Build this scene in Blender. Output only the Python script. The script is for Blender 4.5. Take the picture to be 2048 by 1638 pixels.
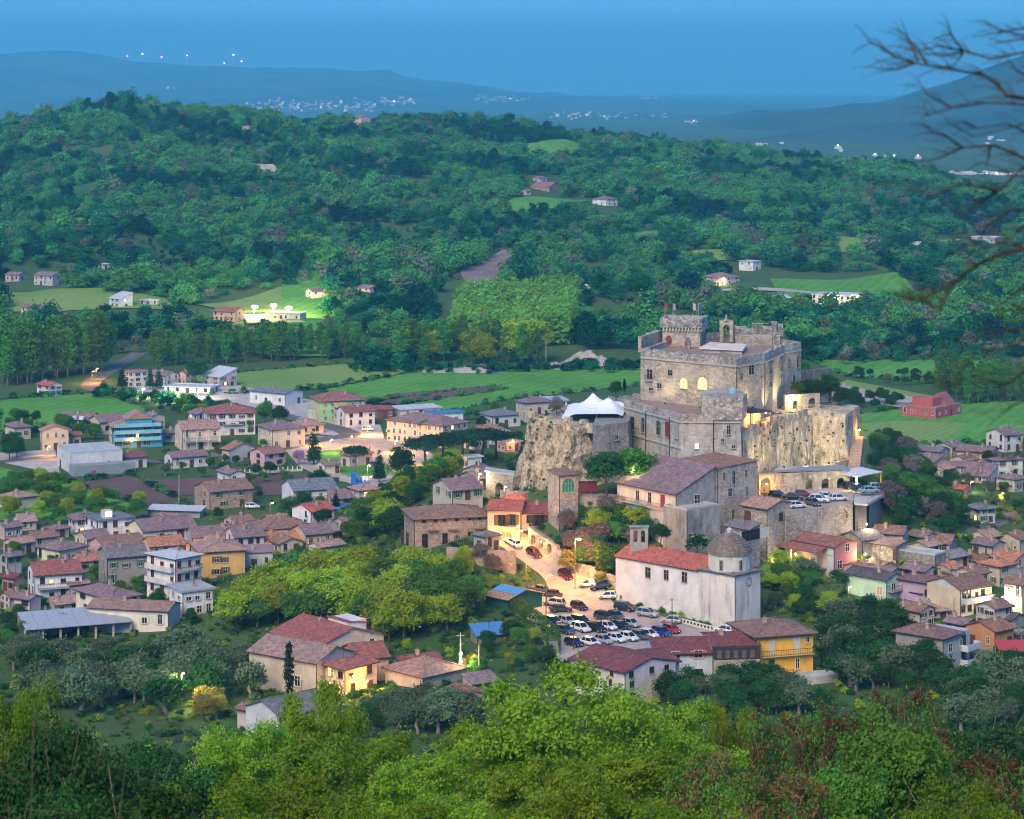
import bpy, math, random
import numpy as np
from mathutils import Vector, Matrix

for _o in list(bpy.data.objects):
    bpy.data.objects.remove(_o)
SC = bpy.context.scene
COL = SC.collection
R = math.radians

# ------------------------------------------------------------------ camera, sky, sun, exposure
F = 4818.0          # focal length in photo pixels (24 degree lens)
CX, HY = 1024.0, 175.0
HC = 110.0          # height of the eye above the valley floor
cam_d = bpy.data.cameras.new('camera')
cam = bpy.data.objects.new('camera', cam_d); COL.objects.link(cam)
cam.location = (0, 0, HC); cam.rotation_euler = (R(90), 0, 0)
cam_d.sensor_width = 36.0; cam_d.lens = 36.0 * F / 2048.0
cam_d.shift_y = -(819.0 - HY) / 2048.0
cam_d.clip_start = 0.5; cam_d.clip_end = 60000.0
cam_d.dof.use_dof = True; cam_d.dof.focus_distance = 520.0; cam_d.dof.aperture_fstop = 3.6
SC.camera = cam

SUN_AZ, SUN_EL = 202.0, 40.0
W = bpy.data.worlds.new('World'); SC.world = W; W.use_nodes = True
nt = W.node_tree; nt.nodes.clear()
wo = nt.nodes.new('ShaderNodeOutputWorld'); bg = nt.nodes.new('ShaderNodeBackground')
sky = nt.nodes.new('ShaderNodeTexSky'); sky.sky_type = 'NISHITA'; sky.sun_disc = False
sky.sun_elevation = R(SUN_EL); sky.sun_rotation = R(SUN_AZ)
sky.altitude = 300.0; sky.air_density = 1.0; sky.dust_density = 0.3; sky.ozone_density = 3.0
tint = nt.nodes.new('ShaderNodeVectorMath'); tint.operation = 'MULTIPLY'
tint.inputs[1].default_value = (0.25, 0.54, 0.89)
nt.links.new(sky.outputs[0], tint.inputs[0]); nt.links.new(tint.outputs[0], bg.inputs[0])
bg.inputs[1].default_value = 0.15
nt.links.new(bg.outputs[0], wo.inputs[0])

sun_d = bpy.data.lights.new('sun', 'SUN'); sun = bpy.data.objects.new('sun', sun_d); COL.objects.link(sun)
sun_d.energy = 2.0; sun_d.angle = R(35); sun_d.color = (1.0, 0.75, 0.38)
_sv = Vector((math.sin(R(SUN_AZ)) * math.cos(R(SUN_EL)), math.cos(R(SUN_AZ)) * math.cos(R(SUN_EL)), math.sin(R(SUN_EL))))
sun.rotation_euler = (-_sv).to_track_quat('-Z', 'Y').to_euler()
sun.location = _sv * 300

SC.view_settings.view_transform = 'Standard'; SC.view_settings.look = 'None'
SC.view_settings.gamma = 1.0; SC.view_settings.exposure = 1.25
SC.view_settings.use_curve_mapping = False
SC.render.engine = 'CYCLES'; SC.render.filter_size = 1.1
cy = SC.cycles; cy.filter_width = 1.15
cy.max_bounces = 4; cy.diffuse_bounces = 2; cy.glossy_bounces = 1; cy.transmission_bounces = 2
cy.volume_bounces = 0; cy.transparent_max_bounces = 8
cy.use_denoising = True; cy.use_adaptive_sampling = True; cy.adaptive_threshold = 0.035
cy.caustics_reflective = False; cy.caustics_refractive = False
cy.sample_clamp_indirect = 4.0
try:
    cy.denoiser = 'OPENIMAGEDENOISE'
except Exception:
    pass

# ------------------------------------------------------------------ helpers: projection
def at(px, py, d):
    return Vector(((px - CX) / F * d, d, HC - (py - HY) / F * d))
def atz(px, py, z):
    d = (HC - z) * F / (py - HY)
    return Vector(((px - CX) / F * d, d, z))
def to_px(x, y, z):
    return CX + x / y * F, HY + (HC - z) / y * F

# ------------------------------------------------------------------ helpers: objects
def tag(o, label=None, cat=None, group=None, kind=None):
    if label: o['label'] = label
    if cat: o['category'] = cat
    if group: o['group'] = group
    if kind: o['kind'] = kind
    return o
def thing(name, label, cat, loc=(0, 0, 0), rz=0.0, group=None):
    o = bpy.data.objects.new(name, None); COL.objects.link(o)
    o.location = loc; o.rotation_euler = (0, 0, rz); o.empty_display_size = 0.5
    return tag(o, label, cat, group)
def link(name, me, parent=None, loc=None, rz=None, mat=None):
    o = bpy.data.objects.new(name, me); COL.objects.link(o)
    if parent: o.parent = parent
    if loc is not None: o.location = loc
    if rz is not None: o.rotation_euler = (0, 0, rz)
    if mat is not None:
        if not me.materials: me.materials.append(mat)
        elif me.materials[0] is not mat:
            o.material_slots[0].link = 'OBJECT'; o.material_slots[0].material = mat
    return o
class MB:
    """collects shapes into one mesh"""
    def __init__(s): s.v = []; s.f = []; s.mi = []
    def add(s, vs, fs, m=0):
        n = len(s.v); s.v.extend([tuple(v) for v in vs]); s.f.extend([tuple(i + n for i in f) for f in fs]); s.mi.extend([m] * len(fs)); return s
    def box(s, x0, x1, y0, y1, z0, z1, m=0):
        vs = [(x0, y0, z0), (x1, y0, z0), (x1, y1, z0), (x0, y1, z0), (x0, y0, z1), (x1, y0, z1), (x1, y1, z1), (x0, y1, z1)]
        return s.add(vs, [(3, 2, 1, 0), (4, 5, 6, 7), (0, 1, 5, 4), (1, 2, 6, 5), (2, 3, 7, 6), (3, 0, 4, 7)], m)
    def obox(s, c, ax, ay, az, hx, hy, hz, m=0):
        c = Vector(c); ax = Vector(ax) * hx; ay = Vector(ay) * hy; az = Vector(az) * hz
        vs = [c + sx * ax + sy * ay + sz * az for sz in (-1, 1) for sx, sy in ((-1, -1), (1, -1), (1, 1), (-1, 1))]
        return s.add(vs, [(3, 2, 1, 0), (4, 5, 6, 7), (0, 1, 5, 4), (1, 2, 6, 5), (2, 3, 7, 6), (3, 0, 4, 7)], m)
    def bar(s, a, b, w, h=None, m=0):
        a = Vector(a); b = Vector(b); d = b - a; L = d.length
        if L < 1e-6: return s
        d /= L; up = Vector((0, 0, 1)) if abs(d.z) < 0.95 else Vector((0, 1, 0))
        ax = d.cross(up).normalized(); az = ax.cross(d)
        return s.obox((a + b) / 2, ax, d, az, w / 2, L / 2, (h or w) / 2, m)
    def prism(s, poly, z0, z1, m=0, batter=None):
        n = len(poly); b = batter or poly
        z0s = z0 if hasattr(z0, '__len__') else [z0] * n; z1s = z1 if hasattr(z1, '__len__') else [z1] * n
        vs = [(p[0], p[1], z0s[i]) for i, p in enumerate(b)] + [(p[0], p[1], z1s[i]) for i, p in enumerate(poly)]
        fs = [tuple(range(n - 1, -1, -1)), tuple(range(n, 2 * n))] + [(i, (i + 1) % n, n + (i + 1) % n, n + i) for i in range(n)]
        return s.add(vs, fs, m)
    def tube(s, pts, rad, k=6, m=0, cap=True):
        """tapered tube along pts with radii rad"""
        rings = []
        for i, p in enumerate(pts):
            p = Vector(p)
            d = (Vector(pts[min(i + 1, len(pts) - 1)]) - Vector(pts[max(i - 1, 0)]))
            d = d.normalized() if d.length > 1e-9 else Vector((0, 0, 1))
            up = Vector((0, 0, 1)) if abs(d.z) < 0.9 else Vector((1, 0, 0))
            a = d.cross(up).normalized(); b = d.cross(a)
            r = rad[i] if hasattr(rad, '__len__') else rad
            rings.append([p + (a * math.cos(t) + b * math.sin(t)) * r for t in [2 * math.pi * j / k for j in range(k)]])
        vs = [v for rg in rings for v in rg]; fs = []
        for i in range(len(rings) - 1):
            for j in range(k):
                fs.append((i * k + j, i * k + (j + 1) % k, (i + 1) * k + (j + 1) % k, (i + 1) * k + j))
        if cap:
            fs.append(tuple(range(k - 1, -1, -1))); fs.append(tuple((len(rings) - 1) * k + j for j in range(k)))
        return s.add(vs, fs, m)
    def lathe(s, c, prof, k=12, m=0):
        """prof: list of (radius, z)"""
        vs = []; fs = []
        for r, z in prof:
            for j in range(k):
                t = 2 * math.pi * j / k; vs.append((c[0] + r * math.cos(t), c[1] + r * math.sin(t), c[2] + z))
        for i in range(len(prof) - 1):
            for j in range(k):
                fs.append((i * k + j, i * k + (j + 1) % k, (i + 1) * k + (j + 1) % k, (i + 1) * k + j))
        fs.append(tuple(range(k - 1, -1, -1))); fs.append(tuple((len(prof) - 1) * k + j for j in range(k)))
        return s.add(vs, fs, m)
    def mesh(s, name, mats=(), smooth=False):
        me = bpy.data.meshes.new(name); me.from_pydata(s.v, [], s.f)
        for mt in mats: me.materials.append(mt)
        if any(s.mi): me.polygons.foreach_set('material_index', s.mi)
        if smooth: me.polygons.foreach_set('use_smooth', [True] * len(me.polygons))
        me.update(); return me
    def build(s, name, mat, parent=None, loc=None, rz=None, smooth=False):
        mats = mat if isinstance(mat, (list, tuple)) else [mat]
        return link(name, s.mesh(name, mats, smooth), parent, loc, rz)

# ------------------------------------------------------------------ helpers: materials
MATS = {}
def _mat(name):
    m = bpy.data.materials.new(name); m.use_nodes = True; t = m.node_tree; t.nodes.clear()
    return m, t, t.nodes.new, t.links.new
def ramp(N, L, src, stops):
    r = N('ShaderNodeValToRGB'); e = r.color_ramp.elements
    while len(e) < len(stops): e.new(0.5)
    for i, (p, c) in enumerate(stops):
        e[i].position = p; e[i].color = (c[0], c[1], c[2], 1) if hasattr(c, '__len__') else (c, c, c, 1)
    L(src, r.inputs[0]); return r.outputs[0]
def mixc(N, L, fac, a, b, mode='MIX'):
    x = N('ShaderNodeMix'); x.data_type = 'RGBA'; x.blend_type = mode
    if hasattr(fac, 'is_linked') or not isinstance(fac, (int, float)): L(fac, x.inputs[0])
    else: x.inputs[0].default_value = fac
    for k, v in ((6, a), (7, b)):
        if isinstance(v, tuple): x.inputs[k].default_value = (v[0], v[1], v[2], 1)
        else: L(v, x.inputs[k])
    return x.outputs[2]
def noise(N, L, vec, scale, detail=3, rough=0.6):
    n = N('ShaderNodeTexNoise'); n.inputs['Scale'].default_value = scale; n.inputs['Detail'].default_value = detail
    n.inputs['Roughness'].default_value = rough; L(vec, n.inputs['Vector']); return n.outputs['Fac']
def scaled(N, L, vec, s):
    m = N('ShaderNodeMapping'); m.inputs['Scale'].default_value = s; L(vec, m.inputs[0]); return m.outputs[0]
def finish(m, t, N, L, col, rough=0.9, bump=None, bstr=0.4, bdist=0.1, metal=0.0, spec=0.3):
    o = N('ShaderNodeOutputMaterial'); p = N('ShaderNodeBsdfPrincipled')
    if isinstance(col, tuple): p.inputs['Base Color'].default_value = (*col, 1)
    else: L(col, p.inputs['Base Color'])
    p.inputs['Roughness'].default_value = rough; p.inputs['Metallic'].default_value = metal
    p.inputs['Specular IOR Level'].default_value = spec
    if bump is not None:
        b = N('ShaderNodeBump'); b.inputs['Strength'].default_value = bstr; b.inputs['Distance'].default_value = bdist
        L(bump, b.inputs['Height']); L(b.outputs[0], p.inputs['Normal'])
    L(p.outputs[0], o.inputs[0]); return m
def sc_(c, k): return tuple(min(1.0, x * k) for x in c)

def plaster(c, stain=0.35, name='plaster'):
    key = ('pl', tuple(round(x, 3) for x in c), stain)
    if key in MATS: return MATS[key]
    m, t, N, L = _mat(name)
    tc = N('ShaderNodeTexCoord').outputs['Object']
    n1 = noise(N, L, tc, 0.35, 4); n2 = noise(N, L, scaled(N, L, tc, (0.9, 0.9, 0.3)), 1.0, 6, 0.78); n3 = noise(N, L, tc, 6, 2)
    a = mixc(N, L, ramp(N, L, n1, [(0.35, 0), (0.7, 1)]), sc_(c, 1.08), sc_(c, 0.78))
    g = sum(c) / 3
    dirt = (0.30 * g + 0.2 * c[0], 0.29 * g + 0.18 * c[1], 0.29 * g + 0.17 * c[2])
    st = ramp(N, L, n2, [(0.5, 0), (0.78, min(1.0, stain * 1.3))])
    b = mixc(N, L, st, a, dirt)
    MATS[key] = finish(m, t, N, L, b, 0.92, n3, 0.25, 0.03)
    return MATS[key]
def stone(c, c2=None, mortar=None, scale=1.7, moss=0.0, stain=0.5, flat=1.5, bst=0.6, name='masonry'):
    key = ('st', c, c2, mortar, scale, moss, stain, flat)
    if key in MATS: return MATS[key]
    c2 = c2 or sc_(c, 0.6); mortar = mortar or sc_(c, 0.55)
    m, t, N, L = _mat(name)
    tc = N('ShaderNodeTexCoord').outputs['Object']
    wob = N('ShaderNodeVectorMath'); wob.operation = 'ADD'
    nz = N('ShaderNodeTexNoise'); nz.inputs['Scale'].default_value = 1.2; L(tc, nz.inputs['Vector'])
    sb = N('ShaderNodeVectorMath'); sb.operation = 'SCALE'; L(nz.outputs['Color'], sb.inputs[0]); sb.inputs['Scale'].default_value = 0.35
    L(tc, wob.inputs[0]); L(sb.outputs[0], wob.inputs[1])
    v = scaled(N, L, wob.outputs[0], (1, 1, flat))
    vo = N('ShaderNodeTexVoronoi'); vo.inputs['Scale'].default_value = scale; L(v, vo.inputs['Vector'])
    ve = N('ShaderNodeTexVoronoi'); ve.feature = 'DISTANCE_TO_EDGE'; ve.inputs['Scale'].default_value = scale; L(v, ve.inputs['Vector'])
    sep = N('ShaderNodeSeparateColor'); L(vo.outputs['Color'], sep.inputs[0])
    a = mixc(N, L, ramp(N, L, sep.outputs[0], [(0.0, 0), (1.0, 1)]), c, c2)
    a = mixc(N, L, ramp(N, L, sep.outputs[1], [(0.75, 0), (0.95, 0.7)]), a, sc_(c, 1.45))
    edge = ramp(N, L, ve.outputs['Distance'], [(0.0, 1), (0.09, 0)])
    a = mixc(N, L, edge, a, mortar)
    big = noise(N, L, tc, 0.16, 5, 0.65); run = noise(N, L, scaled(N, L, tc, (0.8, 0.8, 0.12)), 1.0, 5, 0.7)
    a = mixc(N, L, ramp(N, L, run, [(0.5, 0), (0.72, stain)]), a, sc_(c, 0.30))
    a = mixc(N, L, ramp(N, L, big, [(0.38, 0.55), (0.55, 0)]), a, sc_(c, 1.25))
    if moss:
        mo = noise(N, L, scaled(N, L, tc, (0.7, 0.7, 0.2)), 0.8, 5, 0.7)
        a = mixc(N, L, ramp(N, L, mo, [(0.55, 0), (0.68, moss)]), a, (0.06, 0.075, 0.03))
    hgt = ramp(N, L, ve.outputs['Distance'], [(0.0, 0), (0.18, 1)])
    MATS[key] = finish(m, t, N, L, a, 0.95, hgt, bst, 0.12)
    return MATS[key]
def tiles(c, axis='X', pitch=0.36, name='roof_tiles', weather=0.6):
    key = ('ti', tuple(c), axis, pitch, weather)
    if key in MATS: return MATS[key]
    m, t, N, L = _mat(name)
    tc = N('ShaderNodeTexCoord').outputs['Object']
    w = N('ShaderNodeTexWave'); w.wave_type = 'BANDS'; w.bands_direction = axis; w.inputs['Scale'].default_value = 0.314 / pitch
    w.inputs['Distortion'].default_value = 0.25; w.inputs['Detail'].default_value = 1; L(tc, w.inputs['Vector'])
    vo = N('ShaderNodeTexVoronoi'); vo.inputs['Scale'].default_value = 2.0; L(tc, vo.inputs['Vector'])
    sep = N('ShaderNodeSeparateColor'); L(vo.outputs['Color'], sep.inputs[0])
    n1 = noise(N, L, tc, 0.6, 5, 0.75)
    a = mixc(N, L, ramp(N, L, sep.outputs[0], [(0, 0), (1, 1)]), sc_(c, 1.35), sc_(c, 0.6))
    gy = sum(c) / 3
    a = mixc(N, L, ramp(N, L, n1, [(0.42, 0), (0.7, weather)]), a, (gy * 0.7, gy * 0.62, gy * 0.55))
    a = mixc(N, L, ramp(N, L, w.outputs['Fac'], [(0.1, 0.6), (0.45, 0)]), a, sc_(c, 0.42))
    MATS[key] = finish(m, t, N, L, a, 0.9, w.outputs['Fac'], 0.7, 0.08)
    return MATS[key]
def paint(c, rough=0.5, metal=0.0, var=0.12, name='paint', spec=0.3):
    key = ('pa', tuple(c), rough, metal, spec)
    if key in MATS: return MATS[key]
    m, t, N, L = _mat(name)
    tc = N('ShaderNodeTexCoord').outputs['Object']
    n = noise(N, L, tc, 1.7, 4)
    a = mixc(N, L, ramp(N, L, n, [(0.35, 0), (0.7, 1)]), sc_(c, 1 + var), sc_(c, 1 - var))
    MATS[key] = finish(m, t, N, L, a, rough, None, metal=metal, spec=spec)
    return MATS[key]
def glow(c, s, name='glow'):
    key = ('gl', tuple(c), s)
    if key in MATS: return MATS[key]
    m, t, N, L = _mat(name)
    o = N('ShaderNodeOutputMaterial'); e = N('ShaderNodeEmission'); e.inputs[0].default_value = (*c, 1); e.inputs[1].default_value = s
    L(e.outputs[0], o.inputs[0])
    try: m.cycles.emission_sampling = 'NONE'
    except Exception: pass
    MATS[key] = m; return m
def glass_dark():
    return paint((0.018, 0.02, 0.024), 0.12, 0.0, 0.3, 'window_glass', 0.6)
# ------------------------------------------------------------------ terrain
rng = np.random.default_rng(7); random.seed(7)
CP = [  # (photo x, photo y, height)
 (0,1050,0),(200,1050,0),(400,1050,0),(560,1050,0.5),(0,1150,0),(200,1150,0.5),(350,1160,1),(0,1260,1),(120,1270,1.5),(260,1270,2),
 (480,1160,2),(420,1240,4),(560,1120,4),(680,1090,5),(560,1230,6),(700,1180,9),(800,1150,12),(880,1200,10.5),(700,1290,5),(930,1250,8),
 (1080,1290,8),(1250,1300,8),(1430,1290,8),(1100,1190,8.6),(1160,1230,8.2),(1300,1240,8.1),(1238,1208,8.3),(1480,1262,7.2),(1395,1248,7.7),
 (1150,1170,9.2),(1100,1135,11),(1060,1108,13),(1020,1082,15.5),(1000,1060,17),(1070,1074,15.6),(1100,1082,15.4),(1050,1072,16),(1085,1060,16.6),
 (800,1110,12),(880,1112,12.5),(975,1112,14),(700,1050,4),(760,1000,5),(860,1000,14),(800,1060,8),(960,985,19),(900,975,15),(860,950,6),(930,945,12),
 (600,1400,6),(720,1400,7),(846,1392,7),(950,1385,7.5),(520,1340,4),(1050,1360,8),(450,1320,3),
 (1311,1360,7),(1513,1350,6.5),(1650,1330,6.5),(1560,1290,7),(1200,1380,8),
 (1773,1210,9),(1887,1218,9.5),(1668,1160,11),(1600,1200,9),(1720,1260,8),(1886,1350,8),(2000,1310,9),(2040,1210,9.5),(1960,1240,9.5),(1830,1145,13),(1770,1115,15),(1950,1150,10),(2040,1120,8),
 (1560,1150,12),(1540,1100,15),(1620,1075,17),(1705,1056,17),(1760,1075,15),
 (1036,965,25),(1100,975,25),(1170,985,25),(1060,1010,20),(1120,1030,19.5),(1180,1050,19),(1230,1075,17.5),(1160,1110,14.5),(1200,1150,12),
 (1352,1093,17),(1300,1080,17.5),(1300,1120,14),(1400,1110,15.5),(1480,1090,17.5),(1460,1120,14),
 (1550,975,24),(1645,960,24),(1700,960,24),(1760,975,22),(1712,905,31),
 (1770,1000,18),(1830,1010,10),(1800,1050,12),(1880,1030,4),(1870,1080,5),(1760,920,24),(1800,930,14),(1830,900,5),
 (1900,960,0),(2000,960,0),(1980,1045,2),(2048,1040,2),(1850,900,0),(2000,900,0)]
WP = [(x, y, 0.0) for x in (-420,-330,-240,-170,-120) for y in (540,600,680,760,860,1000)] + \
     [(x, y, 0.0) for x in (-70,-20,40,90,140,200,280,360,430) for y in (690,760,860,1000)] + \
     [(-60,600,0),(-100,540,0),(-60,640,0),(0,630,1),(50,640,1),(100,640,0),(150,560,0),(150,620,0),(220,560,0),(320,560,0),(420,560,0),(180,480,3),(260,470,3),(380,450,4),
      (40,550,23),(55,535,23),(30,535,23),(50,565,21),(65,550,22),(15,535,24),(58,526,23),(68,537,24),(60,585,18),(30,580,20),(85,575,14),(5,560,20),(-15,530,13),
      (-160,480,2),(-260,470,3),(-400,460,4)]
for x in (-420, -300, -200, -120, -60, 0, 60, 120, 200, 300, 420):
    s = 1.0 + 0.00012 * abs(x)
    WP += [(x, -60, 122), (x, 0, 106.5), (x, 25, 98.5), (x, 60, 87 / s), (x, 110, 71 / s), (x, 170, 53), (x, 240, 33), (x, 310, 16.5), (x, 360, 9.5), (x, 400, 7.2)]
_c = np.array([tuple(atz(*p)) for p in CP] + WP)
def _phi(r2): return r2 * np.log(r2 + 1e-6)
_P = _c[:, :2] / 100.0
_A = _phi(((_P[:, None, :] - _P[None]) ** 2).sum(-1)) * 0.5
_n = len(_P); _Q = np.c_[np.ones(_n), _P]
_M = np.block([[_A + 0.02 * np.eye(_n), _Q], [_Q.T, np.zeros((3, 3))]])
_w = np.linalg.solve(_M, np.r_[_c[:, 2], np.zeros(3)])
def _rbf(x, y):
    q = np.c_[x.ravel(), y.ravel()] / 100.0; out = np.empty(len(q))
    for i in range(0, len(q), 8000):
        qq = q[i:i + 8000]
        out[i:i + 8000] = (_phi(((qq[:, None] - _P[None]) ** 2).sum(-1)) * 0.5) @ _w[:_n] + np.c_[np.ones(len(qq)), qq] @ _w[_n:]
    return out.reshape(x.shape)
def sstep(a, b, x): t = np.clip((x - a) / (b - a), 0, 1); return t * t * (3 - 2 * t)
_NX = np.arange(-440, 441, 4.0); _NY = np.arange(-60, 801, 4.0)
_GZ = _rbf(*np.meshgrid(_NX, _NY))
_mx, _my = np.meshgrid(_NX, _NY)
_GZ = np.where(_my > 440, np.maximum(_GZ, 0) , _GZ)
_GZ *= 1 - sstep(640, 720, _my)
_CRX = [-2500,-1200,-600,-200, 0,120,240,330,500,700,1000,1300,1600,1800,1860,1950,2048,2400,3000,4500]
_CRY = [ 240, 250, 262, 275,266,238,214,232,243,252, 274, 302, 336, 345, 364, 388, 396, 410, 425, 430]
_PD = [980,1060,1150,1350,1550,1800,2000,2150,2400,2800,3050]
_PS = [0,0.03,.11,.25,.47,.79,1.0,0.97,.7,.18,0]
def _vn(x, y, s, seed):
    return (np.sin(x / s + seed) * np.cos(y / s * 1.3 + seed * 2.1) + 0.5 * np.sin(x / s * 2.3 + y / s * 1.7 + seed * 3) + 0.35 * np.cos(y / s * 3.1 - x / s * 2.2 + seed))
def gz(x, y):
    x = np.asarray(x, float); y = np.asarray(y, float)
    fx = np.clip((x + 440) / 4, 0, len(_NX) - 1.001); fy = np.clip((y + 60) / 4, 0, len(_NY) - 1.001)
    i = fx.astype(int); j = fy.astype(int); a = fx - i; b = fy - j
    zn = _GZ[j, i] * (1 - a) * (1 - b) + _GZ[j, i + 1] * a * (1 - b) + _GZ[j + 1, i] * (1 - a) * b + _GZ[j + 1, i + 1] * a * b
    ys = np.maximum(y, 300.0); px = CX + x / ys * F
    zc = HC - (np.interp(px, _CRX, _CRY) - HY) / F * 2000.0
    s = np.interp(y, _PD, _PS)
    zf = zc * s + s * (1 - 0.5 * s) * 9.0 * _vn(x, y, 95.0, 1.3) + sstep(1020, 1250, y) * (1 - sstep(1700, 2300, y)) * 4.0 * _vn(x, y, 45.0, 4.0)
    return np.where(y > 800, np.maximum(zf, -2), zn)
def g1(x, y): return float(gz(x, y))
_DD = np.r_[np.arange(60, 900, 2.0), np.arange(900, 3400, 5.0)]
def hit(px, py, dmin=60.0):
    """where the ray through a photo pixel meets the ground"""
    d = _DD[_DD >= dmin]; x = (px - CX) / F * d; zr = HC - (py - HY) / F * d
    k = int(np.argmax(zr <= gz(x, d))); lo = d[max(k - 1, 0)]
    d = np.linspace(lo, d[k], 12); x = (px - CX) / F * d; zr = HC - (py - HY) / F * d; zg = gz(x, d); k = int(np.argmax(zr <= zg + 1e-9))
    return Vector((x[k], d[k], float(zg[k])))

def grid_mesh(name, xs, ys, zf, mat, kind='structure', smooth=True):
    X, Y = np.meshgrid(xs, ys); Z = zf(X, Y)
    nx, ny = len(xs), len(ys)
    me = bpy.data.meshes.new(name); me.vertices.add(nx * ny)
    me.vertices.foreach_set('co', np.c_[X.ravel(), Y.ravel(), Z.ravel()].astype('f').ravel())
    i, j = np.meshgrid(np.arange(nx - 1), np.arange(ny - 1)); a = (j * nx + i).ravel()
    q = np.c_[a, a + 1, a + nx + 1, a + nx].astype('i')
    me.loops.add(q.size); me.polygons.add(len(q))
    me.loops.foreach_set('vertex_index', q.ravel()); me.polygons.foreach_set('loop_start', np.arange(0, q.size, 4, dtype='i'))
    me.polygons.foreach_set('use_smooth', np.ones(len(q), bool)); me.materials.append(mat); me.update(calc_edges=True)
    o = link(name, me)
    if kind: o['kind'] = kind
    return o

def ground_mat():
    m, t, N, L = _mat('ground_soil_and_grass')
    tc = N('ShaderNodeTexCoord').outputs['Object']
    n1 = noise(N, L, tc, 0.02, 5, 0.6); n2 = noise(N, L, tc, 0.3, 5, 0.7); n3 = noise(N, L, tc, 3.0, 3, 0.7)
    a = mixc(N, L, ramp(N, L, n1, [(0.38, 0), (0.62, 1)]), (0.045, 0.115, 0.03), (0.075, 0.13, 0.035))
    a = mixc(N, L, ramp(N, L, n2, [(0.5, 0), (0.72, 0.75)]), a, (0.11, 0.10, 0.055))
    a = mixc(N, L, ramp(N, L, n3, [(0.3, 0.35), (0.6, 0)]), a, (0.03, 0.05, 0.02))
    return finish(m, t, N, L, a, 1.0, n3, 0.6, 0.25, spec=0.1)
GROUND = ground_mat()
_xs = np.r_[-20000, -12000, -7000, -4500, -3000, -2000, -1500, np.arange(-1200, -440, 20), _NX, np.arange(460, 1201, 20), 1500, 2000, 3000, 4500, 7000, 12000, 20000]
_ys = np.r_[_NY, np.arange(805, 1000, 10), np.arange(1000, 2300, 14), np.arange(2320, 3100, 40), 3300, 3700, 4200, 5000, 6500, 9000, 13000, 20000, 34000]
grid_mesh('ground', _xs, _ys, gz, GROUND)

def inside(px, py, poly):
    c = False; n = len(poly); j = n - 1
    for i in range(n):
        xi, yi = poly[i]; xj, yj = poly[j]
        if (yi > py) != (yj > py) and px < (xj - xi) * (py - yi) / (yj - yi) + xi: c = not c
        j = i
    return c
def sheet(name, pts, mat, lift=0.06, step=6.0, label=None):
    """a draped patch of ground: world polygon cut into a fine fan-free grid"""
    import bmesh
    bm = bmesh.new()
    vs = [bm.verts.new((p[0], p[1], 0)) for p in pts]; bm.faces.new(vs)
    xs = [p[0] for p in pts]; ys = [p[1] for p in pts]
    for a, b, ax in ((min(xs), max(xs), 0), (min(ys), max(ys), 1)):
        k = math.ceil(a / step) * step
        while k < b:
            co = (k, 0, 0) if ax == 0 else (0, k, 0); no = (1, 0, 0) if ax == 0 else (0, 1, 0)
            bmesh.ops.bisect_plane(bm, geom=bm.verts[:] + bm.edges[:] + bm.faces[:], plane_co=co, plane_no=no); k += step
    co = np.array([v.co[:2] for v in bm.verts])
    z = gz(co[:, 0], co[:, 1]) + lift
    for v, zz in zip(bm.verts, z): v.co.z = zz
    bmesh.ops.recalc_face_normals(bm, faces=bm.faces[:])
    me = bpy.data.meshes.new(name); bm.to_mesh(me); bm.free(); me.materials.append(mat)
    if len(me.polygons) and me.polygons[0].normal.z < 0: me.flip_normals()
    o = link(name, me); o['kind'] = 'structure'
    if label: o['label'] = label
    return o
def pxsheet(name, pxs, mat, lift=0.06, step=6.0, label=None, dmin=380):
    return sheet(name, [tuple(hit(a, b, dmin))[:2] for a, b in pxs], mat, lift, step, label)
def strip(name, line, width, mat, lift=0.08, label=None, sub=6):
    """a road: centre line of world points, draped"""
    P = [Vector((p[0], p[1], 0)) for p in line]; Q = []
    for i in range(len(P) - 1):
        p0 = P[max(i - 1, 0)]; p1 = P[i]; p2 = P[i + 1]; p3 = P[min(i + 2, len(P) - 1)]
        for k in range(sub):
            t = k / sub
            Q.append(0.5 * ((2 * p1) + (p2 - p0) * t + (2 * p0 - 5 * p1 + 4 * p2 - p3) * t * t + (3 * p1 - p0 - 3 * p2 + p3) * t ** 3))
    Q.append(P[-1]); vs = []; fs = []
    for i, q in enumerate(Q):
        d = (Q[min(i + 1, len(Q) - 1)] - Q[max(i - 1, 0)]).normalized(); nrm = Vector((-d.y, d.x, 0))
        w = width if not hasattr(width, '__len__') else np.interp(i / (len(Q) - 1), np.linspace(0, 1, len(width)), width)
        for s in (-1, -0.5, 0, 0.5, 1):
            e = q + nrm * (s * w / 2); vs.append((e.x, e.y, g1(e.x, e.y) + lift))
    for i in range(len(Q) - 1):
        for k in range(4): a = i * 5 + k; fs.append((a, a + 5, a + 6, a + 1))
    me = bpy.data.meshes.new(name); me.from_pydata(vs, [], fs); me.materials.append(mat)
    me.update()
    if me.polygons[0].normal.z < 0: me.flip_normals()
    o = link(name, me); o['kind'] = 'structure'
    if label: o['label'] = label
    return o
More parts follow.
